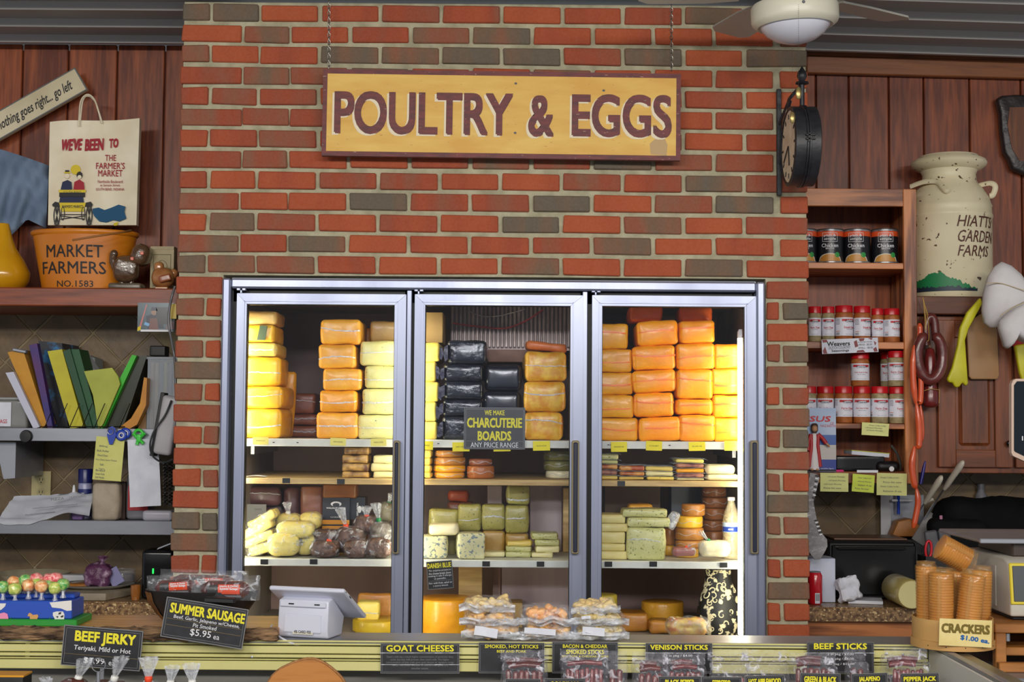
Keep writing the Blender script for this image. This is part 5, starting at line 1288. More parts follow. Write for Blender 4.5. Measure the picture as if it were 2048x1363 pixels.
# wire rack in front of the folders
g = G()
for px in range(88, 240, 25): g.tube([P(px, 857, .270), P(px + 18, 815, .270), P(px + 22, 806, .274)], .0016, 5)
g.tube([P(80, 853, .269), P(250, 853, .269)], .002, 5)
solo('wire_rack', 'thin black wire file rack holding the folders', 'rack', g, BLKG)
# translucent tub with label at the left end
k = mpp(.31); o = block('storage_tub', 'cloudy plastic tub with a handwritten white label', 'tub', -70, 55, ZA + .001, P(0, 797, .31).z, .31, .15, film_mat('tub_plastic', (150, 150, 146), opacity=.75, hi=.85, bscale=5, bump=.1), r=.012, amp=0, bulge=0)
part(o, 'label', G().box(26 * k, .001, 48 * k), PAPER, at(9, 828, .306), rel=False)
part(o, 'lettering', textg('BAGS', 18 * k, 8 * k, .01), RED, at(5, 842, .3045), rel=False)
part(o, 'lid', G().cham(126 * k, .16, 5 * k, .002), mat('lid_grey', (150, 152, 150), .4), at(-8, 797, .385), rel=False)
# ---- clips and notes on the shelf lip
yn = .248
bc = thing('bag_clip', 'blue plastic spring clip on the upper steel shelf lip', 'clip', at(223, 886, yn))
BLU = rgb_m('clip_blue', (28, 62, 170), .3)
k = mpp(yn)
part(bc, 'jaw', G().prism([(-9 * k, 0), (-4 * k, -18 * k), (2 * k, -18 * k), (9 * k, 0), (7 * k, 14 * k), (0, 18 * k), (-7 * k, 14 * k)][::1], .012), BLU, at(223, 870, yn - .016), rel=False)
part(bc, 'spring', G().tube([(6 * k * cos(a), 0, 6 * k * sin(a)) for a in [i * pi / 5 for i in range(10)]], .0016, 6, closed=True), STEEL, at(221, 862, yn - .019), rel=False, smooth=60)
for i, (px, lab) in enumerate(((243, 'front blue magnet ring on the steel shelf lip'), (251, 'rear blue magnet ring on the steel shelf lip'))):
    rg = thing('magnet_ring', lab, 'magnet', at(px, 870, yn))
    part(rg, 'ring', G().tube([(8 * k * cos(a), 0, 8 * k * sin(a)) for a in [j * pi / 10 for j in range(20)]], 3.4 * k, 8, closed=True), BLU, at(px, 870 - i * 4, yn - .012 + i * .006), rel=False, smooth=60)
    part(rg, 'ring_core', G().tube([(4.8 * k * cos(a), 0, 4.8 * k * sin(a)) for a in [j * pi / 10 for j in range(20)]], 1.6 * k, 6, closed=True), WHITE, at(px, 870 - i * 4, yn - .015 + i * .006), rel=False, smooth=60)
fg = thing('frog_clip', 'bright green frog-shaped clip holding the white paper', 'clip', at(278, 890, yn))
GRN = rgb_m('clip_green', (60, 200, 60), .35)
part(fg, 'head', G().tube([(8 * k * cos(a), 0, 8 * k * sin(a)) for a in [j * pi / 8 for j in range(16)]], 3 * k, 8, closed=True), GRN, at(277, 867, yn - .014), rel=False, smooth=60)
part(fg, 'body', G().rbox(10 * k, .014, 16 * k, .004, 2, 2), GRN, at(278, 876, yn - .014), rel=False, smooth=60)
for (a, b, c_, d) in ((276, 880, 274, 889), (281, 880, 287, 887), (272, 872, 266, 866), (283, 872, 290, 865)):
    part(fg, 'leg', G().tube([P(a, b, yn - .014), P(c_, d, yn - .016)], [3 * k, 3.6 * k], 8), GRN, I4, rel=False, smooth=60)
NOTE = mat('note_yellow', (216, 214, 128), .7, (204, 202, 112), 10)
def sheetpanel(name, label, px, py, w, h, Y, m, tilt=0, wav=.006, seed=0, cat='paper', group=None, t=.0008):
    k = mpp(Y)
    return Panel(name, label, cat, px, py, w, h, Y, m, tilt=tilt, group=group, part_name='sheet',
                 g=G().sheet(lambda u, v: ((u - .5) * w * k, wav * noise.noise(Vector((u * 2.5, v * 2.5, seed))) + wav, (v - .5) * h * k), 10, 10, t))
p = sheetpanel('list_note', 'yellow handwritten list hanging from the blue clip', 217, 917, 57, 86, .242, NOTE, tilt=4, wav=.001)
for i, s_ in enumerate(('Billing', 'Bulk Roller', 'Flour/Oats', 'Non-Dairy Swiss Cheese', 'Salt', 'Yogurt')): p.text(s_, -12 + (8 if i == 3 else 0), -24 + i * 9, (16, 24, 20, 42, 8, 12)[i], 4, INKG, lift=.0015)
for i, s_ in enumerate(('Bread', 'Sweet Rolls', 'Dill Pickle')): p.text(s_, -14, 24 + i * 7, 18, 4, INKG, lift=.0015)
p = sheetpanel('paper_sheet', 'creased blank white paper hanging from the green clip', 287, 945, 62, 134, .236, PAPER, tilt=-3.5, wav=.009, seed=4)
# ---- wall phone and cords beside the brick
ph = thing('desk_phone', 'pale grey handset phone wedged upright by the brick corner', 'phone', at(330, 910, .2))
GRY = mat('phone_grey', (176, 172, 176), .4)
part(ph, 'handset', G().rbox(36 * mpp(.2), .05, 118 * mpp(.2), .012, 3, 2), GRY, at(336, 850, .2, tilt=9), rel=False, smooth=60)
part(ph, 'back_plate', G().cham(9 * mpp(.2), .05, 128 * mpp(.2), .002), BLK, at(318, 848, .21, tilt=9), rel=False)
wire('phone_cord', 'black looped cord in front of the pale phone', [(343, 800), (330, 830), (308, 862), (300, 890), (306, 912), (326, 924), (346, 918)], .165, .0036, rgb_m('cord_black', (40, 40, 44), .4))
for i, px in enumerate((331, 341)):
    n = 90
    pts = [P(px + 4.2 * sin(j * .9), 922 + j * .98, .22 + .008 * cos(j * .9)) for j in range(n)]
    solo('coil_cord', ('coiled black phone cord nearer the white paper', 'coiled black phone cord nearer the bricks')[i], 'cord', G().tube(pts, .0022, 5), BLKG, group='coiled phone cords', smooth=60)
# ---- lower steel shelf contents
op = Panel('outlet', 'beige double wall outlet between the two steel shelves', 'outlet', 82, 972, 38, 60, YL - .012, mat('outlet_beige', (190, 178, 128), .4), t=.006, part_name='plate')
for dy in (-12, 13):
    op.disc(0, dy, 9, 9.5, mat('outlet_face', (176, 164, 116), .4), 'socket')
    for dx in (-3, 3): op.rect(dx, dy - 2, 1.4, 5, INK, 'slot')
    op.disc(0, dy + 4, 1.5, 1.5, INK, 'slot', 8)
k = mpp(.36); sp = thing('spray_can', 'white and blue spray can with navy cap', 'can', T((P(166, 1030, .36).x, .38, ZB_ + .001)))
hs = P(165, 938, .36).z - ZB_; r = 14 * k
part(sp, 'can_body', G().lathe([(.0001, 0), (r, 0), (r, hs * .68), (r * .9, hs * .72)], 20), mat('can_lilac', (150, 152, 186), .3), smooth=50)
part(sp, 'cap', G().lathe([(r * 1.02, hs * .72), (r * 1.02, hs * .98), (r * .95, hs), (.0001, hs)], 20), rgb_m('cap_navy', (24, 30, 96), .3), smooth=50)
part(sp, 'label', G().lathe([(r * 1.015, hs * .05), (r * 1.015, hs * .6)], 16, a0=pi * 1.1, a1=pi * 1.9, cap=False), rgb_m('label_navy', (36, 44, 110), .4), smooth=50)
part(sp, 'lettering', textg('Lapel', .036, .014, .02), SWH, T((0, -r * 1.05, hs * .42)) @ R(-90, 'Y'))
k = mpp(.34)
sb = thing('dropper_bottle', 'tiny clear dropper bottle beside the spray can', 'bottle', T((P(143, 1035, .34).x, .36, ZB_ + .001)))
part(sb, 'bottle_body', G().lathe([(.0001, 0), (7 * k, 0), (7 * k, 46 * k), (5 * k, 50 * k)], 14), mat('bottle_grey', (140, 140, 146), .25), smooth=50)
part(sb, 'nozzle', G().lathe([(4 * k, 50 * k), (2 * k, 66 * k), (.0001, 68 * k)], 12), WHITE, smooth=50)
solo('purple_bottle', 'small lilac bottle behind the crumpled newspaper', 'bottle', G().rbox(22 * k, .03, 30 * k, .008, 3, 2), mat('lilac', (146, 116, 176), .3), T((P(155, 1020, .31).x, .32, ZB_ + 15.6 * k)), smooth=60)
def news(u, v):
    px = 18 + 160 * u - 26 * (1 - v) * (1 - u) + 10 * v; py = 1042 - 50 * v - (8 * u) + 10 * sin(u * 6) * (1 - v) + 4 * noise.noise(Vector((u * 6, v * 6, 0)))
    p_ = P(px, py, .230 + .105 * v + .004 * noise.noise(Vector((u * 5, v * 5, 9))) * v)
    if p_.y > .2345: p_.z = max(p_.z, ZB_ + .007)
    return p_
o = solo('newspaper', 'crumpled printed newspaper sheet on the lower steel shelf', 'newspaper', G().sheet(news, 22, 12, .0008, off=(0, .7, -.7)), mat('newsprint', (196, 198, 206), .8, (176, 178, 188), 8), smooth=70)
for (px, py, s_, w, h) in ((115, 997, 'PIZZA', 26, 5), (155, 993, 'COUPON SAVINGS', 34, 4), (110, 1012, '________________________', 90, 1), (80, 1026, '_________________', 60, 1)):
    part(o, 'lettering', textg(s_, w * mpp(.24), h * mpp(.24), .01), INKG, at(px, py, .245, tilt=-6), rel=False)
solo('paper_slip', 'yellow paper at the left end of the lower steel shelf', 'paper', G().sheet(lambda u, v: (P(-30 + 70 * u, 1038, .3).x, .26 + .1 * v, ZB_ + .003 + .002 * sin(u * 4)), 6, 4, .0008, off=(0, 0, 1)), rgb_m('slip_yellow', (206, 196, 60), .7))
block('stone_block', 'rounded beige stone block on the lower steel shelf', 'stone', 183, 236, ZB_ + .001, P(210, 965, .28).z, .28, .06, mat('stone_beige', (176, 162, 142), .85, (158, 144, 126), 20, bump=.2), r=.014, amp=.002)
block('brown_box', 'dark brown box behind the beige stone block', 'box', 226, 251, ZB_ + .001, P(240, 965, .34).z, .35, .1, mat('box_dark', (64, 44, 36), .6), r=.003, amp=0, bulge=0)
o = block('plastic_jug', 'grey plastic jug with red label behind the hanging paper', 'jug', 252, 300, ZB_ + .001, P(275, 948, .33).z, .34, .08, mat('jug_grey', (120, 120, 126), .35), r=.012, amp=0)
part(o, 'label', G().box(40 * mpp(.33), .001, 50 * mpp(.33)), RED, at(276, 995, .335), rel=False)
solo('computer_mouse', 'light grey computer mouse resting by the brick corner', 'mouse', G().rbox(60 * mpp(.27), .07, 21 * mpp(.27), .012, 4, 3), mat('mouse_grey', (170, 168, 178), .35), T((P(313, 1028, .27).x, .31, ZB_ + 11 * mpp(.27))), smooth=60)
# ================================================================ RIGHT ALCOVE
OAK = wood_mat('cabinet_oak', (108, 54, 26), (206, 130, 76), 'Z', rough=.4, rings=26, contrast=2.0)
OAKX = wood_mat('cabinet_oak_rail', (108, 54, 26), (206, 130, 76), 'X', rough=.4, rings=26, contrast=2.0)
CBK = PLK
Ya, Yb2 = .35, .668
ca = thing('spice_cabinet', 'open oak shelf unit of broth cans and spice jars beside the bricks', 'shelf unit', T((P(1720, 960, Ya).x, Ya, P(1720, 966, Ya).z)))
def cz(py, Y=Ya): return P(1720, py, Y).z
cxl, cxr = P(1580, 700, Ya).x, P(1835, 700, Ya).x
def cbar(name, x0, x1, y0, y1, z0, z1, m, b=.002):
    part(ca, name, G().cham(x1 - x0, y1 - y0, z1 - z0, b, c=((x0 + x1) / 2, (y0 + y1) / 2, (z0 + z1) / 2)), m, I4, rel=False)
zT, zBt = cz(377), cz(966)
sw = 26 * mpp(Ya)
cbar('side_stile', cxr - sw, cxr, Ya, Ya + .020, zBt, zT, OAK)
cbar('side_panel', cxr - .012, cxr, Ya + .0205, Yb2, zBt, zT, OAK)
cbar('side_panel', cxl, cxl + .012, Ya, Yb2, zBt, zT, OAK)
cbar('top_rail', cxl + .012, cxr - sw, Ya, Ya + .022, cz(412), zT, OAKX)
cbar('top_panel', cxl + .012, cxr - .0125, Ya + .022, Yb2, zT - .014, zT, OAKX)
cbar('back_panel', cxl + .012, cxr - .0125, Yb2 - .01, Yb2, zBt, zT - .015, CBK)
SZ = {}
for nm, a, b in (('A', 525, 537), ('B', 683, 697), ('C', 846, 857), ('D', 943, 966)):
    cbar('shelf_board', cxl + .012, cxr - sw - .0005, Ya + .002, Ya + .0205, cz(b), cz(a), OAKX); cbar('shelf_board', cxl + .012, cxr - .0125, Ya + .021, Yb2 - .011, cz(b), cz(a), OAKX); SZ[nm] = cz(a)
# broth cans
CANB = mat('can_black', (26, 25, 30), .35); CANO = mat('can_orange', (218, 84, 36), .35); CANR = mat('can_rim', (176, 178, 182), .3, metal=.8)
BRO = mat('broth_gold', (190, 128, 52), .4, (206, 150, 70), 20); BOWL = rgb_m('bowl_white', (214, 206, 190), .4); LEAF = rgb_m('badge_green', (50, 150, 70), .5)
def can(label, px, py0, py1, w, Y, ang):
    k = mpp(Y); z0 = SZ['A'] + .0008; h = P(px, py0, Y).z - z0; r = w / 2 * k
    o = thing('broth_can', label, 'can', T((P(px, 490, Y).x, Y + r, z0)), 'chicken broth cans')
    part(o, 'can_body', G().lathe([(.0001, 0), (r, 0), (r, h), (.0001, h)], 32), CANB, smooth=50)
    part(o, 'top_band', G().lathe([(r * 1.006, h * .78), (r * 1.006, h * .94)], 32, cap=False), CANO, smooth=50)
    for z_ in (.004, h - .006): part(o, 'rim', G().lathe([(r * 1.0, z_ - .004), (r * 1.02, z_ - .003), (r * 1.02, z_ + .003), (r * .98, z_ + .005)], 32, cap=False), CANR, smooth=50)
    RM = R(ang - 13, 'Z')
    def curved(g, rr=1.02): g.v = [((r * rr - y) * sin(x / r), -(r * rr - y) * cos(x / r), z) for x, y, z in g.v]; return g
    n = 16; bw = r * .95
    def half(sc, z0_): 
        g = G(); vs = [(0, 0, z0_)] + [(bw * sc * cos(pi * i / n), 0, z0_ + bw * sc * .62 * sin(pi * i / n)) for i in range(n + 1)]
        cols = 14; vs = []; fs = []
        for i in range(cols + 1):
            x = bw * sc * (2 * i / cols - 1); vs += [(x, 0, z0_), (x, 0, z0_ + bw * sc * .62 * sqrt(max(0, 1 - (2 * i / cols - 1) ** 2)) + .0002)]
        for i in range(cols): fs.append((2 * i, 2 * i + 2, 2 * i + 3, 2 * i + 1))
        return g.add(vs, fs)
    part(o, 'bowl_print', curved(half(1.0, .007), 1.012), BOWL, RM); part(o, 'broth_print', curved(half(.9, .007), 1.018), BRO, RM)
    part(o, 'lettering', curved(textg('Chicken', r * 1.25, h * .11, .015)), SWH, RM @ T((0, 0, h * .51)))
    part(o, 'lettering', curved(textg('BROTH', r * .6, h * .045, .015)), SWH, RM @ T((0, 0, h * .42)))
    part(o, 'lettering', curved(textg('plain &', r * .88, h * .095, .012)), SWH, RM @ T((0, 0, h * .79)))
    part(o, 'lettering', curved(textg('simple', r * .88, h * .095, .012)), SWH, RM @ T((0, 0, h * .69)))
    g = G(); W2 = r * .55
    for i in range(8):
        x = -W2 + 2 * W2 * (i + .5) / 8
        for z_ in (h * .62, h * .87): g.box(2 * W2 / 8, .0004, .0012, c=(x, 0, z_))
    for x in (-W2, W2): g.box(.0012, .0004, h * .25, c=(x, 0, h * .745))
    part(o, 'logo_frame', curved(g), SWH, RM)
    part(o, 'badge', curved(G().lathe([(.0001, 0), (r * .2, 0)], 12, T((r * .55, 0, h * .24)) @ R(90, 'X'), cap=False)), LEAF, RM)
for i, (px, lab, a) in enumerate(((1612, 'black broth can half hidden behind the brick corner', 8), (1666, 'second black broth can along from the brick corner', 0), (1720, 'third black broth can along from the brick corner', -4), (1776, 'black broth can nearest the oak stile', 4))):
    can(lab, px, 456, 522, 54, .37, a)
# spice jars
CAP = mat('jar_cap_red', (198, 24, 34), .3, (182, 18, 28), 20)
SP1 = mat('spice_tan', (176, 158, 118), .5, (140, 126, 90), 60); SP2 = mat('spice_rust', (176, 104, 50), .5, (150, 82, 36), 60)
LBL = mat('jar_label', (222, 222, 232), .5); BARC = rgb_m('print_orange', (206, 110, 70), .5)
def jar(label, x0, x1, py0, Y, z0, spice, ang, name_, pybot=None):
    k = mpp(Y); r = (x1 - x0) / 2 * k * .985; px = (x0 + x1) / 2
    h = P(px, py0, Y).z - z0
    o = thing('spice_jar', label, 'jar', T((P(px, py0 + 35, Y).x, Y + r, z0)), 'red-capped spice jars')
    part(o, 'jar_body', G().lathe([(.0001, .0005), (r * .94, .0005), (r, .004), (r, h * .74), (r * .93, h * .79), (r * .86, h * .82), (.0001, h * .82)], 28), spice, smooth=50)
    part(o, 'cap', G().lathe([(r * .94, h * .81), (r * .985, h * .815), (r * .985, h * .985), (r * .95, h), (.0001, h)], 40, ripple=lambda a, z: .008 * (1 if int(a * 40 / 6.28 + .5) % 2 else -1) if z < h * .97 else 0), CAP, smooth=50)
    part(o, 'label', G().lathe([(r * 1.012, h * .17), (r * 1.012, h * .67)], 32, cap=False), LBL, smooth=50)
    RM = R(ang - 13, 'Z')
    def patch(x0_, x1_, z0_, z1_, m_, nm='print', rr=1.018):
        a0_ = -pi / 2 + x0_; a1_ = -pi / 2 + x1_
        part(o, nm, G().lathe([(r * rr, h * z0_), (r * rr, h * z1_)], 8, a0=a0_, a1=a1_, cap=False), m_, RM, smooth=50)
    patch(-.95, .95, .565, .63, RED, 'label_band')
    patch(-.45, .45, .555, .60, LBL, 'label_band', 1.024)
    part(o, 'lettering', textg('Weavers', r * 1.3, h * .055, .02, .15, r=r * 1.03), INK, RM @ T((0, 0, h * .575)))
    part(o, 'lettering', textg('Dutch Country', r * 1.0, h * .028, 0, r=r * 1.02), INKG, RM @ T((0, 0, h * .53)))
    part(o, 'lettering', textg(name_, r * (1.5 if len(name_) > 8 else 1.2), h * (.06 if len(name_) < 12 else .045), .018, r=r * 1.022), RED, RM @ T((0, 0, h * .40)))
    part(o, 'lettering', textg('SEASONING', r * .9, h * .026, 0, r=r * 1.022), INKG, RM @ T((0, 0, h * .345)))
    part(o, 'lettering', textg('NET WT 8 OZ', r * 1.1, h * .02, 0, r=r * 1.022), INKG, RM @ T((0, 0, h * .21)))
    for j in range(5): patch(-1.75 + .0, -1.2, .62 - j * .035, .632 - j * .035, INKG)
    patch(-1.75, -1.2, .285, .30, BARC)
    for j in range(7): patch(-1.7 + j * .07, -1.67 + j * .07, .19, .26, INK)
zb_ = SZ['B'] + .0008; zc_ = SZ['C'] + .0008
row1 = [(1619, 1645, 612, SP1, 5, 'Farm Dust', 'small tan spice jar nearest the brick corner, upper jar shelf'), (1646, 1672, 612, SP1, 5, 'Farm Dust', 'small tan spice jar second from the bricks, upper jar shelf'),
        (1674, 1710, 610, SP2, 42, 'Steak Dust', 'large rust-coloured spice jar behind the price card, upper jar shelf'), (1711, 1745, 611, SP2, 48, 'Steak Dust', 'large rust-coloured spice jar beside its twin, upper jar shelf'),
        (1746, 1770, 616, SP2, 10, 'Farm Dust', 'small rust-coloured spice jar squeezed between larger ones'), (1771, 1804, 616, SP2, 46, 'Farm Dust', 'rust-coloured spice jar nearest the oak stile, upper jar shelf')]
for (a, b, t, m_, an, nm, lab) in row1: jar(lab, a, b, t, .375 if b - a > 28 else .38, zb_, m_, an, nm)
row3 = [(1605, 1636, 772, SP1, 10, 'Farm Dust', 'spice jar half hidden by the bricks and blue card'), (1637, 1671, 772, SP2, 2, 'Steak Dust', 'rust-coloured spice jar behind the blue figure card'), (1673, 1709, 772, SP2, 30, 'Farm Dust', 'rust-coloured spice jar on the lower jar shelf, third from the bricks'),
        (1710, 1745, 772, SP2, 3, 'Pork, Steak & Chop', 'rust-coloured spice jar under the lone stacked jar'), (1746, 1781, 772, SP1, 16, 'Farm Dust', 'tan spice jar on the lower jar shelf, second from the oak stile'), (1782, 1816, 773, SP1, 40, 'Farm Dust', 'tan spice jar nearest the oak stile, lower jar shelf')]
for (a, b, t, m_, an, nm, lab) in row3: jar(lab, a, b, t, .375, zc_, m_, an, nm)
zr2 = P(1726, 772, .375).z + .001
for (a, b, t, m_, an, nm, lab, Yj) in ((1706, 1743, 704, SP2, 8, 'Pork, Steak & Chop', 'lone rust-coloured spice jar stacked on the lower row', .376), (1765, 1797, 704, SP1, 0, 'Farm Dust', 'tan stacked spice jar partly behind its neighbour', .46), (1780, 1814, 701, SP1, 4, 'Farm Dust', 'tan stacked spice jar beside the oak stile', .372)):
    jar(lab, a, b, t, Yj, zr2 if Yj < .4 else zr2, m_, an, nm)
jar('tan spice jar standing under the stacked one at the back', 1765, 1797, 773, .46, zc_, SP1, 0, 'Farm Dust')
# price card of the seasonings
p = Panel('price_card', 'white and maroon checked seasonings price card on the jar shelf edge', 'sign', 1700, 691, 113, 29, .335, PAPER, tilt=-2.6, t=.0012)
MRN = rgb_m('check_maroon', (124, 46, 46), .5)
for q in ([(-56, -14), (-46, -14), (-44, -9), (-54, -8)], [(-55, 8), (-50, 0), (-46, 14), (-54, 14)], [(8, -8), (14, -11), (16, 2), (10, 4)], [(18, -14), (30, -14), (28, -9), (20, -8)], [(36, -14), (46, -14), (44, -10)], [(46, 8), (52, 4), (55, 13), (48, 14)], [(14, 10), (26, 9), (30, 14), (12, 14)], [(48, -8), (53, -4), (50, 2)]): p.poly(q, MRN)
p.text('Weavers', -23, -5, 46, 9, INK, .03); p.text('DUTCH COUNTRY', -21, 3, 43, 5.5, INK); p.text('Seasonings', -20, 9.5, 35, 6, INK, .02)
p.text('ALL NATURAL NO MSG', 30, -6.5, 29, 2.2, INK); p.text('LARGE - $5.50', 30, -1, 28, 4.2, INK); p.text('SMALL - $4.50', 31, 5.5, 29, 4.2, INK)
# sticky notes
N2 = mat('note_pale', (216, 216, 140), .7); N3 = mat('note_lime', (206, 220, 84), .7)
for (px, py, w, h, tl, m_, lab) in ((1751, 858, 54, 25, 3, N2, 'pale sticky note stuck under the lower jar shelf'), (1669, 964, 56, 37, .5, N2, 'lined pale sticky note by the blue figure card'), (1727, 966, 44, 35, 4, N3, 'lime sticky note between two paler ones'), (1784, 968, 60, 44, 1, N2, 'large pale sticky note nearest the oak stile')):
    p = sheetpanel('sticky_note', lab, px, py, w, h, .332, m_, tilt=tl, wav=.003, seed=px, cat='note', group='sticky notes on the oak shelf unit')
    rr = random.Random(px)
    for j in range(4 if h > 30 else 3): p.text(rr.choice(('Sharp Colby order', 'call back Monday', 'Baby Swiss 2 lb', 'Price list new', 'Salami 4 ea')), rr.uniform(-5, 5), -h * .3 + j * h * .2, w * .62, 3.2, INKG, lift=.0025)
# card with robed toy figure
p = Panel('toy_card', 'blue beach-scene card with a robed toy figure beside the bricks', 'card', 1634, 879, 76, 127, .335, mat('card_sky', (140, 168, 204), .35, (176, 190, 214), 6), t=.0015)
p.rect(0, 0, 76, 20, rgb_m('card_sea', (50, 88, 160), .35), 'print'); p.rect(0, 25, 76, 30, rgb_m('card_sand', (190, 184, 178), .35)); p.rect(0, 51, 76, 24, rgb_m('card_deep', (28, 52, 140), .35)); p.rect(0, 61, 76, 4, INK)
p.text('JESUS', -5, -40, 64, 15, RED, .03, .25); p.text('OF', 30, -33, 8, 5, RED); p.text('NAZARETH', 22, -28, 30, 5, RED, 0)
p.text('bendable figure', 20, 57, 26, 3, SWH)
k = mpp(.325); fy = .318
fg2 = thing('toy_figure', 'small bearded toy figure in a red robe over a white gown', 'toy', at(1630, 940, fy))
RB = mat('robe_red', (176, 40, 44), .45); GW = mat('gown_white', (222, 214, 214), .45); SK = mat('toy_skin', (182, 132, 92), .45); HR = mat('toy_hair', (70, 44, 32), .6)
part(fg2, 'gown', G().lathe([(.0001, 0), (10 * k, 0), (9.5 * k, 10 * k), (6.5 * k, 45 * k), (6 * k, 62 * k), (4 * k, 74 * k), (.0001, 76 * k)], 16, sy=.6), GW, at(1629, 939, fy), rel=False, smooth=60)
for s_ in (-1, 1): part(fg2, 'robe', G().tube([P(1629 + s_ * 7, 868, fy), P(1629 + s_ * 6.5, 890, fy - .003), P(1629 + s_ * 8.5, 912, fy), P(1629 + s_ * 11, 933, fy)], [4 * k, 4 * k, 4.5 * k, 4.5 * k], 8), RB, I4, rel=False, smooth=60)
part(fg2, 'arm', G().tube([P(1636, 868, fy), P(1645, 876, fy), P(1652, 886, fy)], [4.5 * k, 4 * k, 4.5 * k], 8), RB, I4, rel=False, smooth=60)
part(fg2, 'arm', G().tube([P(1622, 868, fy), P(1617, 882, fy), P(1616, 900, fy)], [4.5 * k, 4 * k, 4.5 * k], 8), RB, I4, rel=False, smooth=60)
part(fg2, 'hand', G().tube([P(1652, 886, fy), P(1657, 890, fy), P(1659, 893, fy)], [2.2 * k, 2.6 * k, 1.4 * k], 6), SK, I4, rel=False, smooth=60)
part(fg2, 'head', G().rbox(11 * k, 11 * k, 14 * k, 5 * k, 3, 2), SK, at(1629, 857, fy), rel=False, smooth=60)
part(fg2, 'hair', G().rbox(14 * k, 10 * k, 18 * k, 6 * k, 3, 2), HR, at(1629, 855, fy + .004), rel=False, smooth=60)
part(fg2, 'beard', G().rbox(9 * k, 4 * k, 6 * k, 2 * k, 2, 2), HR, at(1629, 863, fy - .005), rel=False, smooth=60)
for s_ in (-1, 1): part(fg2, 'foot', G().rbox(6 * k, 9 * k, 4 * k, 1.8 * k, 2, 2), SK, at(1629 + s_ * 5, 938.5, fy - .004), rel=False, smooth=60)
# bottom compartment odds and ends
zd = SZ['D'] + .0008
block('storage_case', 'flat black case on the bottom oak shelf', 'case', 1672, 1770, zd, P(1720, 912, .4).z, .39, .16, BLKG, r=.004, amp=0, bulge=0)
bk = block('notebook', 'white notebook with lime edge lying on the black case', 'notebook', 1703, 1779, P(1740, 912, .4).z + .001, P(1740, 904, .4).z, .40, .12, PAPER, tilt=4.5, r=.001, amp=0, bulge=0)
part(bk, 'cover', G().box(76 * mpp(.4), .12, .002, c=(0, 0, 8 * mpp(.4) / 2 + .001)), N3)
block('gadget_case', 'black rounded gadget lying beside the flat case', 'gadget', 1755, 1800, zd, P(1775, 922, .38).z, .375, .08, BLK, r=.015, amp=0)
part(bpy.data.objects['gadget_case'], 'dial', G().lathe([(.0001, 0), (.009, 0), (.009, .003), (.0001, .003)], 14), SWH, at(1783, 937, .372) @ R(90, 'X'), rel=False)
wire('strap', 'dark strap looping up inside the bottom oak shelf', [(1800, 940), (1800, 925), (1793, 905), (1782, 890)], .42, .005, rgb_m('strap_grey', (74, 74, 70), .6), 'strap')
solo('highlighter', 'pink highlighter pen at the bottom shelf front', 'pen', G().lathe([(.0001, 0), (.0045, .001), (.0045, .032), (.002, .036), (.0001, .038)], 10), rgb_m('pink_pen', (226, 50, 130), .4), T(P(1667, 941, .355)) @ R(90, 'Y') , smooth=50)
p = Panel('shelf_tag', 'white plastic shelf tag at the bottom oak shelf', 'tag', 1735, 942, 42, 5, .345, WHITE, t=.002)
# ---- upper cabinet with raised-panel door
MAH = wood_mat('mahogany', (66, 30, 12), (128, 66, 30), 'Z', rough=.4); MAHX = wood_mat('mahogany_rail', (66, 30, 12), (128, 66, 30), 'X', rough=.4)
Yu = .40; uc = thing('wall_cabinet', 'dark mahogany wall cabinet with raised-panel doors under the milk can', 'cabinet', T((P(1990, 940, Yu).x, Yu, P(1990, 945, Yu).z)))
ux0, ux1 = cxr + .003, 2.7
uz0, uz1 = P(1950, 946, Yu).z, P(1950, 630, Yu).z
part(uc, 'cabinet_body', G().cham(ux1 - ux0, .69 - Yu - .02, uz1 - uz0, .002, c=((ux0 + ux1) / 2, (.69 + Yu + .02) / 2, (uz0 + uz1) / 2)), MAH, I4, rel=False)
def udoor(a, b):
    x0, x1 = P(a, 780, Yu).x, P(b, 780, Yu).x; z0, z1 = P(1950, 934, Yu).z, P(1950, 640, Yu).z; s_ = .062; fy_ = Yu - .002
    d = part(uc, 'door', G().cham(s_, .022, z1 - z0, .002, c=(x0 + s_ / 2, fy_ + .011, (z0 + z1) / 2)), MAH, I4, rel=False)
    part(d, 'stile', G().cham(s_, .022, z1 - z0, .002, c=(x1 - s_ / 2, fy_ + .011, (z0 + z1) / 2)), MAH, I4, rel=False)
    for zz in (z0 + s_ / 2, z1 - s_ / 2): part(d, 'rail', G().cham(x1 - x0 - 2 * s_, .022, s_, .002, c=((x0 + x1) / 2, fy_ + .011, zz)), MAHX, I4, rel=False)
    w_, h_ = x1 - x0 - 2 * s_, z1 - z0 - 2 * s_
    part(d, 'recess', G().box(w_, .006, h_, c=((x0 + x1) / 2, fy_ + .018, (z0 + z1) / 2)), MAH, I4, rel=False)
    part(d, 'raised_panel', G().cham(w_ - .03, .016, h_ - .03, .010, c=((x0 + x1) / 2, fy_ + .012, (z0 + z1) / 2)), MAH, I4, rel=False)
    return d
d1 = udoor(1876, 2024)
part(d1, 'knob', G().lathe([(.004, 0), (.005, .008), (.011, .012), (.012, .02), (.008, .025), (.0001, .026)], 16), BLKG, at(2016, 886, Yu - .003) @ R(90, 'X'), rel=False, smooth=50)
udoor(2030, 2180)
# shelf board that carries the can
zs0, zs1 = P(1950, 629, .36).z, P(1950, 592, .36).z
solo('display_ledge', 'dark wooden ledge on top of the mahogany cabinet', 'ledge', G().cham(ux1 - ux0, .69 - .37, zs1 - zs0 - .002, .003, c=((ux0 + ux1) / 2, (.69 + .37) / 2, (zs0 + zs1) / 2 + .001)), wood_mat('ledge_wood', (48, 24, 16), (104, 58, 34), 'X', rough=.5))
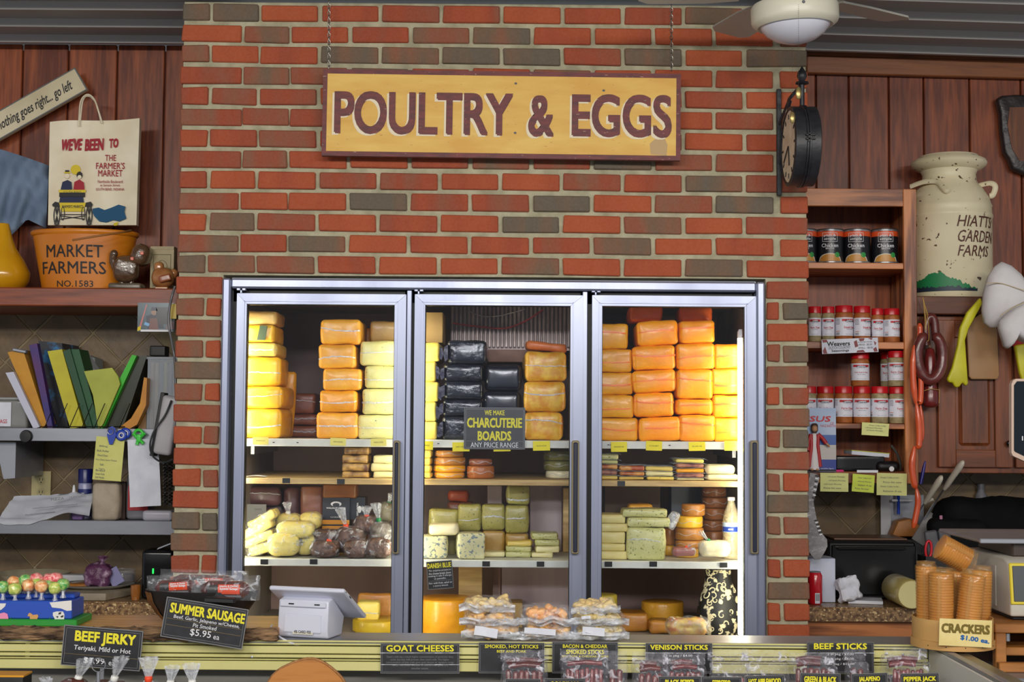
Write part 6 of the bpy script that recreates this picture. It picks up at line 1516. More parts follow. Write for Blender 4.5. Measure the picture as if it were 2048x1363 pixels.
# ---- milk can
k = mpp(.42); mx_ = P(1918, 500, .42).x; mzb = zs1 + .001
CREAM = mat('milk_can_cream', (228, 218, 186), .45, (210, 198, 162), 4, spots=((84, 58, 36), 48, .665), bump=.08)
mc = thing('milk_can', 'cream-painted metal milk can lettered for a garden farm', 'milk can', T((mx_, .53, mzb)))
def hz(py): return P(1918, py, .42).z - mzb
prof = [(.0001, 0), (82 * k, 0), (84 * k, hz(584)), (84 * k, hz(432)), (86 * k, hz(429)), (86 * k, hz(425)), (84 * k, hz(421)), (83.5 * k, hz(409)), (85 * k, hz(406)), (83 * k, hz(402)), (78 * k, hz(388)), (68 * k, hz(372)), (58 * k, hz(361)), (54 * k, hz(352)), (53 * k, hz(340)), (57 * k, hz(331))]
part(mc, 'can_body', G().lathe(prof, 56), CREAM, smooth=45)
part(mc, 'lid', G().lathe([(52 * k, hz(334)), (66 * k, hz(328)), (74 * k, hz(322)), (76 * k, hz(317)), (73 * k, hz(311)), (60 * k, hz(305)), (58 * k, hz(302)), (30 * k, hz(299)), (.0001, hz(299))], 56), CREAM, smooth=45)
rc = 84 * k
for (s_, w, py, h) in (('HIATTS', 88, 444, 23), ('GARDEN', 92, 474, 24), ('FARMS', 72, 503, 22)):
    part(mc, 'lettering', textg(s_, w * k, h * k, .004, .22, r=rc * 1.008), rgb_m('can_brown', (84, 44, 30), .6), T((0, 0, hz(py))) @ R({'HIATTS': 24, 'GARDEN': 25, 'FARMS': 19}[s_], 'Z'))
rr = random.Random(11)
def shrub(tops, rr_, m_, nm, base):
    g = G(); n = len(tops); vs = []; fs = []
    for i, t_ in enumerate(tops):
        a = radians(-109 + 130 * i / (n - 1)); x = rc * rr_ * sin(a); y = -rc * rr_ * cos(a); vs += [(x, y, base), (x, y, base + t_)]
    for i in range(n - 1): fs.append((2 * i, 2 * i + 2, 2 * i + 3, 2 * i + 1))
    part(mc, nm, g.add(vs, fs), m_)
N_ = 60
env = lambda u: (30 + 6 * sin(u * 14) if u < .6 else 34 * max(.12, 1 - (u - .6) / .4) + 2) * (.55 + .45 * min(1, u * 4)) 
shrub([(env(i / N_) + rr.uniform(-3, 3)) * k for i in range(N_ + 1)], 1.006, rgb_m('paint_green', (22, 122, 70), .5), 'painted_shrubs', hz(582))
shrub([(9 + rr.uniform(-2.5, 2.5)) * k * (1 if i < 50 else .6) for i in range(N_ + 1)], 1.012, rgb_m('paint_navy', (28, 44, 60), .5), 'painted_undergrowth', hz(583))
for sx in (-1, 1):
    hp = [Vector((sx * 58 * k, -.02, hz(362))), Vector((sx * 76 * k, -.05, hz(360))), Vector((sx * 84 * k, -.06, hz(368))), Vector((sx * 80 * k, -.055, hz(384))), Vector((sx * 74 * k, -.05, hz(386)))] if sx > 0 else \
         [Vector((-84 * k, -.03, hz(366))), Vector((-62 * k, -.07, hz(360))), Vector((-42 * k, -.1, hz(362))), Vector((-36 * k, -.125, hz(374))), Vector((-30 * k, -.14, hz(384))), Vector((-24 * k, -.138, hz(382)))]
    part(mc, 'handle', G().tube(smoothpath(hp), .010, 8, flat=.5), CREAM, smooth=60)
pq = soft(px_prism('slab_plaque', 'dark-rimmed polished wood slab plaque on the plank wall', 'plaque', [(1994, 196), (2006, 190), (2034, 188), (2100, 190), (2110, 320), (2060, 352), (2040, 344), (2026, 338), (2018, 316), (2010, 304), (2003, 262), (2001, 226)], .64, .04, mat('plaque_rim', (34, 30, 32), .4, (52, 46, 44), 14, bump=.4)), .012)
part(pq, 'polished_face', G().prism([(P(a, b, .635).x, P(a, b, .635).z) for a, b in [(2020, 214), (2016, 250), (2024, 296), (2040, 322), (2080, 318), (2090, 214)]], .004, T((0, .637, 0))), wood_mat('plaque_wood', (70, 36, 20), (132, 74, 38), 'Z'), I4, rel=False)
# ---- hanging sausages
SAU = mat('sausage_red', (112, 48, 42), .35, (88, 36, 34), 22, bump=.15, coat=.3)
SAO = mat('sausage_orange', (222, 92, 46), .32, (206, 78, 38), 20, coat=.3)
STR = mat('twine', (176, 140, 70), .8)
k = mpp(.3); Ys = .30
rs = thing('sausage_ring', 'dark red ring sausage hanging on twine by the oak stile', 'sausage', at(1858, 770, Ys))
cpts = []
for i in range(25):
    a = radians(105 + 330 * i / 24); cpts.append(P(1860 + 25.5 * cos(a) * (1 + .05 * sin(a)), 713 - 46 * sin(a), Ys))
part(rs, 'casing', G().tube(cpts, [(5 if i in (0, 24) else 9 + 1.5 * (1 if i % 24 else 0) + (.8 if 6 < i < 18 else 0)) * k for i in range(25)], 14), SAU, I4, rel=False, smooth=70)
for q in ([(1846, 594), (1851, 630), (1853, 662)], [(1846, 594), (1856, 640), (1858, 676), (1854, 682)], [(1846, 594), (1850, 640), (1850, 658)]):
    part(rs, 'twine', G().tube(smoothpath([P(a, b, Ys - .018) for a, b in q]), .0013, 5), STR, I4, rel=False)
r2 = thing('sausage_ring', 'second dark ring sausage mostly behind the first', 'sausage', at(1866, 720, Ys + .05))
part(r2, 'casing', G().tube(smoothpath([P(1852, 690, Ys + .05), P(1851, 655, Ys + .05), P(1858, 634, Ys + .05), P(1868, 640, Ys + .05), P(1872, 680, Ys + .05)]), 8.5 * k, 12), SAU, I4, rel=False, smooth=70)
part(r2, 'twine', G().tube([P(1845, 596, Ys + .03), P(1858, 634, Ys + .04)], .0013, 5), STR, I4, rel=False)
sl = thing('salami', 'short round salami tied with twine below the ring sausage', 'sausage', at(1861, 814, Ys + .04))
part(sl, 'casing', G().lathe([(.0001, 0), (9 * k, 1 * k), (16 * k, 6 * k), (17 * k, 14 * k), (16 * k, 30 * k), (12 * k, 46 * k), (13 * k, 60 * k), (12 * k, 100 * k), (8 * k, 118 * k), (.0001, 122 * k)], 20), mat('salami_red', (122, 38, 36), .3, (98, 30, 30), 18, coat=.3), at(1861, 815, Ys + .045), rel=False, smooth=60)
part(sl, 'twine', G().tube([P(1845, 782, Ys + .012), P(1860, 777, Ys + .008), P(1879, 779, Ys + .012), P(1878, 806, Ys + .012)], .0013, 5), STR, I4, rel=False)
part(sl, 'twine', G().tube([P(1846, 596, Ys + .03), P(1860, 695, Ys + .045)], .0013, 5), STR, I4, rel=False)
def link(label, pts, r, Y):
    q = smoothpath([P(a, b, Y) for a, b in pts], 8); n = len(q)
    solo('sausage_link', label, 'sausage', G().tube(q, [r * k * (max(.25, min(1, 3.2 * min(i, n - 1 - i) / n + .25)) ** .7) for i in range(n)], 12), SAO, group='string of orange sausages', smooth=70)
link('orange sausage link uppermost, peeking behind the twine', [(1839, 646), (1840, 665), (1836, 700)], 5.5, .312)
link('orange sausage link running down beside the ring sausage', [(1829, 690), (1826, 730), (1827, 770), (1832, 808)], 6.5, .295)
link('orange sausage link nestled against the salami', [(1839, 705), (1842, 760), (1841, 800), (1838, 804)], 5.5, .30)
link('long orange sausage link below the ring sausage', [(1833, 806), (1838, 850), (1838, 888), (1832, 893)], 6.5, .295)
link('thin orange sausage link tucked beside the long one', [(1841, 810), (1845, 860), (1842, 886)], 4, .31)
link('orange sausage link hanging in front of the oak stile', [(1829, 892), (1824, 930), (1828, 965), (1833, 976)], 6.8, .295)
link('lowest orange sausage link hanging above the knife block', [(1833, 976), (1836, 1005), (1830, 1040), (1826, 1056)], 6, .295)
# ---- gloves, mitts and paddle
gl = [(1962, 594), (1966, 606), (1938, 657), (1931, 680), (1937, 766), (1933, 772), (1926, 764), (1919, 774), (1911, 774), (1906, 764), (1899, 765), (1895, 758), (1905, 735), (1916, 690), (1921, 655), (1935, 624)]
soft(px_prism('rubber_glove', 'yellow rubber glove hanging fingers down beside the tan paddle', 'glove', gl, .30, .022, mat('glove_yellow', (206, 200, 30), .45, (188, 180, 22), 10)), .008)
soft(px_prism('rubber_glove', 'yellow rubber glove behind the white mitts by the screen', 'glove', [(2030, 690), (2060, 685), (2070, 760), (2048, 770), (2040, 745)], .32, .022, MATS['glove_yellow']), .006)
soft(px_prism('red_cloth', 'scrap of red cloth under the white mitt', 'cloth', [(2018, 668), (2060, 664), (2060, 694), (2034, 694), (2022, 690)], .33, .012, rgb_m('cloth_red', (170, 30, 36), .7)), .004)
soft(px_prism('paddle_board', 'tan rounded wooden board hanging on the mahogany cabinet', 'board', [(1942, 640), (1968, 622), (1990, 646), (1995, 660), (1999, 750), (1995, 758), (1943, 758), (1938, 752), (1934, 662)], .37, .012, mat('board_tan', (176, 136, 92), .5, (162, 122, 80), 6, (1, 1, .3))), .004)
MIT = mat('mitt_white', (224, 220, 220), .8, (210, 206, 208), 10, bump=.15)
def mitt(label, pts, Y):
    """soft stuffed mitt from an outline"""
    q = [P(a, b, Y) for a, b in pts]; c = sum((v for v in q), Vector()) / len(q); g = G(); n = len(q)
    rings = [(1.0, 0), (.97, .018), (.8, .036), (.45, .048), (.0, .052)]
    vs = []; fs = []
    for sgn in (-1, 1):
        for (s_, d_) in rings:
            for i, v in enumerate(q):
                w_ = c + (v - c) * s_; vs.append((w_.x, Y + sgn * d_ + .006 * noise.noise(w_ * 18), w_.z))
    m_ = len(rings)
    for h in (0, 1):
        for j in range(m_ - 1):
            for i in range(n):
                a = (h * m_ + j) * n + i; b_ = (h * m_ + j) * n + (i + 1) % n
                f4 = (a, b_, b_ + n, a + n); fs.append(f4 if h == 0 else f4[::-1])
    for i in range(n):
        a, b_ = i, (i + 1) % n; fs.append((b_, a, a + m_ * n, b_ + m_ * n))
    g.add(vs, fs)
    return solo('oven_mitt', label, 'mitt', g, MIT, group='white oven mitts', smooth=80)
m1 = mitt('upper white cotton mitt hanging in front of the milk can', [(2003, 523), (2020, 530), (2040, 548), (2062, 580), (2066, 640), (2030, 636), (2012, 640), (1998, 654), (1980, 655), (1968, 645), (1964, 620), (1967, 585), (1978, 550), (1990, 532)], .24)
m2 = mitt('lower white cotton mitt with its thumb pointing down', [(2000, 640), (2028, 612), (2060, 596), (2080, 640), (2074, 690), (2052, 686), (2030, 674), (2020, 678), (2020, 692), (2014, 697), (2008, 692), (2002, 672), (1997, 655)], .145)
for m_, q in ((m1, [(1972, 567), (2000, 566), (2040, 578), (2064, 586)]), (m2, [(2000, 632), (2020, 618), (2050, 604)])):
    part(m_, 'piping', G().tube(smoothpath([P(a, b, (.185 if m_ is m1 else .094)) for a, b in q]), .0016, 5), rgb_m('piping_tan', (196, 178, 140), .8), I4, rel=False)
# ---- counters
GRAN = mat('laminate_granite', (164, 130, 90), .3, (84, 58, 44), 90, spots=((214, 186, 138), 120, .60), detail=6)
GRTP = GRAN
ZK = P(1720, 1214, .15).z
def counter(x0, x1, yb, label):
    o = thing('counter', label, 'counter', T(((x0 + x1) / 2, .3, 0)))
    part(o, 'countertop', G().cham(x1 - x0, yb - .152, .004, .001, c=((x0 + x1) / 2, (yb + .152) / 2, ZK - .002)), GRTP, I4, rel=False)
    part(o, 'top_edge', G().cham(x1 - x0, .02, 26 * mpp(.15), .002, c=((x0 + x1) / 2, .16, ZK - 13 * mpp(.15) - .004)), GRAN, I4, rel=False)
    n = max(1, int((x1 - x0) / .5))
    for i in range(n):
        a = x0 + (x1 - x0) * i / n; b_ = x0 + (x1 - x0) * (i + 1) / n
        part(o, 'base_cabinet', G().cham(b_ - a - .004, yb - .19, ZK - .05, .002, c=((a + b_) / 2, (yb + .19) / 2, (ZK - .05) / 2)), OAKX, I4, rel=False)
    return o
counter(XB1 + .004, 2.9, YR - .01, 'granite-look laminate counter beside the bricks in the oak alcove')
counter(-3.2, XB0 - .004, YL - .01, 'granite-look laminate counter under the stainless shelves')
ov = thing('toaster_oven', 'black toaster oven on the granite counter', 'oven', T((P(1745, 1190, .33).x, .33, ZK)))
def ovb(name, a, b, t, bt, Y0, Y1, m, bb=.004):
    x0, x1 = P(a, 1140, Y0).x, P(b, 1140, Y0).x; z1 = P(1745, t, Y0).z; z0 = ZK + .001 if bt is None else P(1745, bt, Y0).z
    part(ov, name, G().cham(x1 - x0, Y1 - Y0, z1 - z0, bb, c=((x0 + x1) / 2, (Y0 + Y1) / 2, (z0 + z1) / 2)), m, I4, rel=False)
ovb('oven_body', 1656, 1832, 1082, None, .36, .62, BLK, .008)
ovb('oven_door', 1664, 1832, 1090, 1190, .35, .359, BLKG, .003)
ovb('door_handle', 1676, 1812, 1094, 1099, .33, .349, BLKG, .002)
block('baking_tray', 'brown tray lying on top of the toaster oven', 'tray', 1668, 1815, P(1745, 1082, .36).z + .001, P(1745, 1076, .40).z, .40, .18, mat('tray_brown', (110, 78, 60), .4), r=.002, amp=0, bulge=0)
fbx = block('tissue_box', 'white box with blue floral print behind the red can', 'box', 1616, 1671, ZK + .001, P(1648, 1116, .27).z, .27, .12, mat('box_floral', (206, 212, 230), .5, (150, 162, 210), 9, ramp=(.5, .7)), r=.002, amp=0, bulge=0)
k = mpp(.2); rd = thing('soda_can', 'red drink can half hidden by the brick corner', 'can', T((P(1633, 1180, .2).x, .225, ZK + .001)))
hc = P(1633, 1144, .2).z - ZK; r = 14.5 * k
part(rd, 'can_body', G().lathe([(.0001, .004), (r * .78, 0), (r, .008), (r, hc * .88), (r * .8, hc * .97)], 24), mat('can_red', (196, 20, 36), .22, coat=.4), smooth=50)
part(rd, 'can_top', G().lathe([(r * .8, hc * .97), (r * .82, hc), (r * .76, hc * .985), (.0001, hc * .98)], 24), CANR, smooth=50)
part(rd, 'barcode', G().lathe([(r * 1.012, hc * .04), (r * 1.012, hc * .36)], 8, a0=-pi / 2 - .2, a1=-pi / 2 + .5, cap=False), LBL, smooth=50)
for j in range(6): part(rd, 'barcode_line', G().lathe([(r * 1.02, hc * .12), (r * 1.02, hc * .33)], 2, a0=-pi / 2 - .12 + j * .1, a1=-pi / 2 - .07 + j * .1, cap=False), INK)
solo('tissue', 'crumpled white tissue in front of the toaster oven', 'tissue', G().rbox(40 * k, .05, 48 * k, .012, 6, 2, .014, 40, 8), mat('tissue_white', (220, 222, 232), .9), T((P(1698, 1175, .24).x, .25, ZK + 30 * k)) @ R(-15, 'Y'), smooth=30)
nb = block('notebook', 'spiral notebook lying in front of the toaster oven', 'notebook', 1704, 1772, ZK + .001, ZK + .012, .23, .11, PAPER, r=.001, amp=0, bulge=0, yaw=-12)
for j in range(9): part(nb, 'spiral', G().tube([(.009 * cos(a), 0, .009 * sin(a)) for a in [i * pi / 4 for i in range(8)]], .0012, 4, closed=True), BLK, T((-.05 + j * .0125, .055, .002)) @ R(90, 'Z'))
# cheese log
lg = thing('cheese_log', 'thick pale yellow cheese log lying cut end forward on the counter', 'cheese', T((P(1800, 1215, .2).x, .2, ZK)))
A_, B_ = P(1824, 1192, .10), P(1791, 1180, .30)
rl = 29 * mpp(.1)
A_.z = B_.z = ZK + rl + .001
d_ = (B_ - A_); q4 = d_.to_track_quat('Z', 'Y').to_matrix().to_4x4()
part(lg, 'rind', G().lathe([(rl * .93, 0), (rl, .006), (rl, d_.length), (rl * .9, d_.length + .008), (.0001, d_.length + .012)], 28, cap=False), mat('log_rind', (200, 184, 116), .3, (186, 168, 98), 10, coat=.4), T(A_) @ q4, rel=False, smooth=50)
part(lg, 'cut_face', G().lathe([(.0001, 0), (rl * .93, 0)], 28, cap=False), mat('log_face', (226, 214, 150), .5), T(A_ - d_.normalized() * .0005) @ q4, rel=False)
part(lg, 'printed_wrap', G().lathe([(rl * 1.01, d_.length * .35), (rl * 1.01, d_.length * .95)], 14, a0=radians(200), a1=radians(300), cap=False), mat('wrap_green', (40, 52, 44), .3), T(A_) @ q4, rel=False, smooth=50)
# knives, block, tools
KB = mat('block_wood', (166, 108, 44), .5, (146, 90, 34), 8)
yov = CY
for _ in range(4): yov += (P(1815, yov, .583).z - P(1745, 1082, .36).z) / mpp(.583)
kb = soft(px_prism('knife_block', 'slanted yellow-brown wooden knife block behind the toaster oven', 'knife block', [(1784, yov), (1797, 1042), (1822, 1036), (1852, 1060), (1844, yov)], .583, .075, KB), .004)
kb.data.transform(Matrix.Translation((0, 0, 0)))
KH = mat('knife_handle', (196, 188, 172), .45)
def knife(label, a, b, gd, e_, Y, Yb_):
    d = thing('knife', label, 'knife', at(b[0], b[1], Y), 'white-handled knives')
    pa, pb = P(*a, Y), P(*b, Yb_); k_ = mpp(Y)
    mids = [pa.lerp(pb, t) for t in (0, .06, .2, .5, .8, 1)]
    part(d, 'handle', G().tube(mids, [3 * k_, 7 * k_, 9 * k_, 8 * k_, 8 * k_, 6 * k_], 12, flat=.7), KH, I4, rel=False, smooth=70)
    part(d, 'guard', G().tube([pb.lerp(pa, .1), P(*gd, Yb_)], [7 * k_, 3 * k_], 10, flat=.7), KH, I4, rel=False, smooth=70)
    e = P(*e_, .61)
    part(d, 'blade', G().tube([pb, pb.lerp(e, .5), e], [4 * k_, 7 * k_, 2 * k_], 4, flat=.15), STEEL, I4, rel=False)
knife('white-handled knife leaning highest beside the mahogany cabinet', (1927, 922), (1889, 976), (1898, 971), (1836, 1056), .33, .44)
knife('white-handled knife leaning lower, guard towards the black bag', (1884, 952), (1850, 1004), (1866, 998), (1818, 1050), .36, .46)
solo('magazine', 'grey magazine corner sticking out of the knife block', 'magazine', G().box(.05, .008, .12), mat('mag_grey', (140, 138, 136), .4), at(1852, 1056, .57, tilt=32))
for i, (px, py, c_) in enumerate(((1864, 1086, (84, 84, 88)), (1890, 1084, (70, 70, 76)))):
    sc = thing('scissors', ('scissors with red and grey loop handle nearer the oven', 'scissors with red and grey loop handle nearer the crackers')[i], 'scissors', at(px, 1110, .30 + .03 * i), 'red-handled scissors')
    k = mpp(.3)
    part(sc, 'grip', G().rbox(26 * k, .02, 52 * k, .009, 3, 2), mat('grip_grey_%d' % i, c_, .5), at(px, py, .32 + .03 * i, tilt=-8), rel=False, smooth=60)
    part(sc, 'handle_loop', G().tube([(6 * k * cos(a), 0, 17 * k * sin(a)) for a in [j * pi / 8 for j in range(16)]], 2.6 * k, 8, closed=True), rgb_m('loop_red', (196, 24, 40), .4), at(px - 7 * (1 - i), 1098, .30 + .03 * i, tilt=3), rel=False, smooth=60)
    part(sc, 'blade', G().cham(8 * k, .003, 80 * k, .001), STEEL, at(px, 1140, .315 + .03 * i), rel=False)
cu0, cu1, cuz = P(1850, 1150, .28).x, P(1908, 1150, .28).x, P(1850, 1112, .28).z
g = G().box(cu1 - cu0, .09, .004, c=((cu0 + cu1) / 2, .325, ZK + .003))
for x_ in (cu0 + .0015, cu1 - .0015): g.box(.003, .09, cuz - ZK - .001, c=(x_, .325, (cuz + ZK) / 2 + .0005))
for y_ in (.2815, .3685): g.box(cu1 - cu0, .003, cuz - ZK - .001, c=((cu0 + cu1) / 2, y_, (cuz + ZK) / 2 + .0005))
solo('utensil_cup', 'black utensil cup holding scissors by the toaster oven', 'cup', g, BLK)
# black bag
BB = mat('bag_black', (9, 9, 10), .85, (15, 15, 17), 12, bump=.3, spec=.2)
k = mpp(.40)
blk = thing('duffel_bag', 'large black fabric bag slumped on the counter against the tiles', 'bag', T((P(1960, 1150, .4).x, .5, ZK)))
zz_ = P(1950, 996, .4).z
part(blk, 'bag_body', G().rbox(300 * k, .22, zz_ - ZK - .022, .07, 8, 3, .02, 8, 4), BB, T((P(2044, 1060, .4).x, .52, (zz_ + ZK) / 2 + .006)), rel=False, smooth=80)
part(blk, 'side_pocket', G().rbox(110 * k, .1, 150 * k, .03, 6, 3, .008, 12, 9), BB, T((P(1922, 1090, .36).x, .41, ZK + 84 * k)), rel=False, smooth=80)
part(blk, 'badge', G().rbox(6 * k, .004, 8 * k, .002, 1, 1), rgb_m('badge_pink', (170, 110, 140), .5), at(1882, 1034, .375), rel=False)
bo = thing('pump_bottle', 'grey lotion bottle behind the black bag', 'bottle', T((P(1965, 1010, .66).x, .665, ZK)))
k = mpp(.65)
part(bo, 'bottle_body', G().lathe([(.0001, 0), (11 * k, 0), (11 * k, P(1965, 990, .65).z - ZK), (7 * k, P(1965, 985, .65).z - ZK), (7 * k, P(1965, 968, .65).z - ZK), (.0001, P(1965, 968, .65).z - ZK)], 16), mat('bottle_dim', (124, 122, 128), .4), T((P(1967, 1000, .65).x, .678, ZK + .001)), rel=False, smooth=50)
# steel panel, strip, pens
k = mpp(.66)
p = Panel('steel_sheet', 'grey steel panel standing against the tiles behind the notes', 'panel', 1815, 1085, 66, 190, .67, STEEL, t=.006); p.rect(0, -94, 66, 2, STEEL)
p = Panel('paper_strip', 'pale grey vertical strip hanging below the large note', 'strip', 1772, 1085, 20, 200, .66, mat('strip_grey', (176, 176, 180), .6), t=.004)
solo('pen', 'blue pen clipped upright in front of the steel panel', 'pen', G().lathe([(.0001, 0), (.006, .001), (.006, .07), (.0065, .071), (.0065, .078), (.0001, .079)], 12), rgb_m('pen_blue', (30, 66, 180), .35), at(1797, 1028, .64), smooth=50)
solo('pen', 'white pen lying on the steel panel ledge', 'pen', G().lathe([(.0001, 0), (.005, .001), (.005, .075), (.003, .08), (.0001, .081)], 10), WHITE, at(1783, 1000, .64) @ R(90, 'Y'), smooth=50)
solo('pen', 'dark blue pen standing behind the oak stile', 'pen', G().lathe([(.0001, 0), (.006, .001), (.006, .06), (.003, .085), (.0001, .086)], 12), rgb_m('pen_navy', (34, 30, 120), .35), at(1841, 968, .42, tilt=12), smooth=50)
# crinkled pouch at the brick edge
pc = px_prism('plastic_pouch', 'crinkled grey plastic pouch with zigzag edge at the brick corner', 'pouch', [(1620, 945), (1632, 947), (1639, 955), (1634, 975), (1627, 1003), (1630, 1020), (1636, 1050), (1644, 1066), (1654, 1078), (1655, 1092), (1648, 1106), (1640, 1118), (1630, 1119), (1616, 1100), (1612, 1000)], .16, .012, mat('pouch_grey', (120, 118, 120), .3, (150, 148, 150), 12, bump=.5))
for i in range(9): part(pc, 'zigzag', G().box(6 * mpp(.16), .002, 2.6 * mpp(.16)), SWH if i % 2 else BLK, at(1634 - .8 * i, 951 + i * 5.5, .157, tilt=12), rel=False)
for i in range(8): part(pc, 'zigzag', G().box(6 * mpp(.16), .002, 2.4 * mpp(.16)), SWH if i % 2 else BLK, at(1632 + 1.4 * i, 1040 + i * 4, .157, tilt=-12), rel=False)
# ================================================================ FOREGROUND DISPLAY CASE
YC = -1.15
ZL = P(1024, 1282, YC).z                 # top of the case ledge
CRMP = mat('case_cream', (214, 208, 142), .4, (200, 194, 126), 4)
XE = P(1856, 1290, YC).x                 # inner face of the end wall
XCL = -2.3
dc = thing('deli_case', 'cream ribbed deli display case with a steel top ledge', 'display case', T((0, -1.6, 0)))
def cb(name, x0, x1, y0, y1, z0, z1, m, b=.0015, par=None):
    return part(par or dc, name, G().cham(x1 - x0, y1 - y0, z1 - z0, b, c=((x0 + x1) / 2, (y0 + y1) / 2, (z0 + z1) / 2)), m, I4, rel=False)
cb('top_ledge', XCL, XE + .06, YC + .001, YC + .13, ZL - .012, ZL, STEEL)
zz = lambda py: P(1024, py, YC).z
bandsL = [(1282.5, 1286, .004), (1288.5, 1292, .002), (1295, 1309, 0), (1311.5, 1317.5, .002), (1320.5, 1323, .002), (1325, 1343, .001)]
for (a, b, o_) in bandsL: cb('rib', XCL, XE, YC - o_, YC + .01, zz(b), zz(a), CRMP, .0012)
cb('rib_backing', XCL, XE, YC + .0205, YC + .024, zz(1343), zz(1282.5), CRMP, .001)
for xq in (XCL, -1.2, 0, XE - .012): cb('rib_bracket', xq, xq + .012, YC + .009, YC + .0206, zz(1343), zz(1282.5), CRMP, .001)
cb('back_wall', XCL, XE + .06, YC + .111, YC + .129, .2, ZL - .0125, mat('case_body', (150, 148, 140), .5), .001)
ZD = .84
cb('deck', XCL, XE, -2.3, YC + .11, ZD - .02, ZD, mat('deck_black', (30, 30, 34), .5), .001)
cb('plinth', XCL, XE + .06, -2.3, YC + .129, 0.0, ZD - .021, mat('case_body', (150, 148, 140), .5), .002)
cb('end_wall', XE + .001, XE + .045, -2.3, YC, ZD - .02, ZL - .006, mat('case_white', (214, 212, 204), .45), .002)
cb('end_trim', XE + .004, XE + .022, -2.3, YC, ZL - .0055, ZL + .004, STEEL, .001)
cb('end_trim', XE + .024, XE + .060, -2.3, YC, ZL - .012, ZL - .001, mat('trim_brushed', (150, 140, 116), .35, (120, 108, 88), 12, (1, .1, 1), metal=.6), .001)
for (px, py) in ((504, 1313), (1494, 1313), (1806, 1308)):
    part(dc, 'screw', G().lathe([(.0001, 0), (.0035, 0), (.003, .002), (.0001, .003)], 10), STEEL, at(px, py, YC - .0005) @ R(90, 'X'), rel=False, smooth=50)

# ---- signs fixed to the ribbed panel
def case_sign(label, px, w, py0, py1, lines, tilt=0, Y=YC - .012, rail=True, group=None, name='price_sign', flat=0, yaw=0):
    p = Panel(name, label, 'sign', px, (py0 + py1) / 2, w, py1 - py0, Y, CARD, tilt=tilt, t=.002, group=group, yaw=yaw)
    h = py1 - py0; p.frame(w, h, .9, LAM); p.frame(w - 6, h - 6, .5, SGR)
    for (s_, y, lw, lh, m_, bo) in lines: p.text(s_, 0, y - (py0 + py1) / 2, lw, lh, m_, bo)
    if rail: p.rect(0, 1305 - (py0 + py1) / 2, w + 4, 1.4, FILM2, 'sleeve_edge', t=.0015)
    return p
p = case_sign('black goat cheeses card on the ribbed panel', 840, 156, 1287, 1345, [('GOAT CHEESES', 1296, 134, 13, YEL, .03),
    ("Goat's milk has a much higher concentration of particular fatty", 1313, 132, 4.2, SGR, 0), ("acids, but less milk protein, than cow's milk. The higher", 1318.5, 116, 4.2, SGR, 0),
    ('concentration of fatty acids gives goat cheese its signature tangy', 1324, 134, 4.2, SGR, 0), ('flavor; the lower amount of milk protein gives it a', 1329.5, 110, 4.2, SGR, 0), ('smoother texture.', 1335, 34, 4.2, SGR, 0)], tilt=-.4)
p.rect(0, 12, 156, 1.2, FILM2, 'sleeve_edge')
case_sign('black smoked hot sticks card on the ribbed panel', 1023, 130, 1285, 1345, [('SMOKED, HOT STICKS', 1293, 106, 8, YEL, .02), ('BEEF AND PORK', 1302, 58, 5, YEL, .02), ('2 in pkg / $6.00', 1313, 54, 5, SGR, 0)], rail=False)
case_sign('black bacon and cheddar smoked sticks card on the ribbed panel', 1170, 130, 1284, 1345, [('BACON & CHEDDAR', 1292, 88, 7, YEL, .02), ('SMOKED STICKS', 1303, 75, 9, YEL, .03), ('BEEF, PORK & CHEDDAR CHEESE', 1312, 92, 4.5, YEL, .02)], rail=False)
case_sign('black venison sticks card with white sleeve edge', 1358, 132, 1286, 1345, [('VENISON STICKS', 1294, 114, 10, YEL, .035), ('2 in pkg / $4.00', 1311, 53, 5.5, SWH, 0), ('5 in pkg / $10.00', 1320, 58, 5.5, SWH, 0)], tilt=-.3)
case_sign('black beef sticks card with white sleeve edge', 1681, 132, 1284, 1345, [('BEEF STICKS', 1292, 105, 12, YEL, .035), ('2 in pkg / $3.00', 1308, 52, 5.5, SWH, 0), ('5 in pkg / $6.00', 1317, 52, 5.5, SWH, 0), ('1 lb bag / $22.00', 1327, 54, 5, SWH, 0)], tilt=-.3)
# ---- flavour cards standing among the stick bags
YF = -1.36
for (px, w, top, s_, lw, tl, lab) in ((1046, 70, 1358, 'ORIGINAL', 50, 0, 'black flavour card in front of the plump stick bag'), (1130, 80, 1357, 'ORIGINAL', 60, 0, 'black flavour card in front of the upright sticks'), (1360, 84, 1353, 'BLACK PEPPER', 58, -.5, 'black pepper flavour card in the deli case'),
        (1443, 80, 1354, 'ESPRESSO', 36, 0, 'espresso flavour card in the deli case'), (1531, 78, 1351, 'HOT APPLEWOOD', 64, -2, 'applewood flavour card in the deli case'), (1640, 80, 1347, 'GREEN & BLACK', 64, 1, 'green and black flavour card in the deli case'),
        (1741, 72, 1347, 'JALAPENO', 42, -2.5, 'jalapeno flavour card in the deli case'), (1841, 76, 1347, 'PEPPER JACK', 64, -1.5, 'pepper jack flavour card in the deli case')):
    zb = ZD + .001; hpx = (P(px, top, YF).z - zb) / mpp(YF)
    p = case_sign(lab, px, w, top, top + hpx, [(s_, top + 12, lw, 12, YEL, .03)], tilt=tl, Y=YF, rail=False, name='flavour_card')
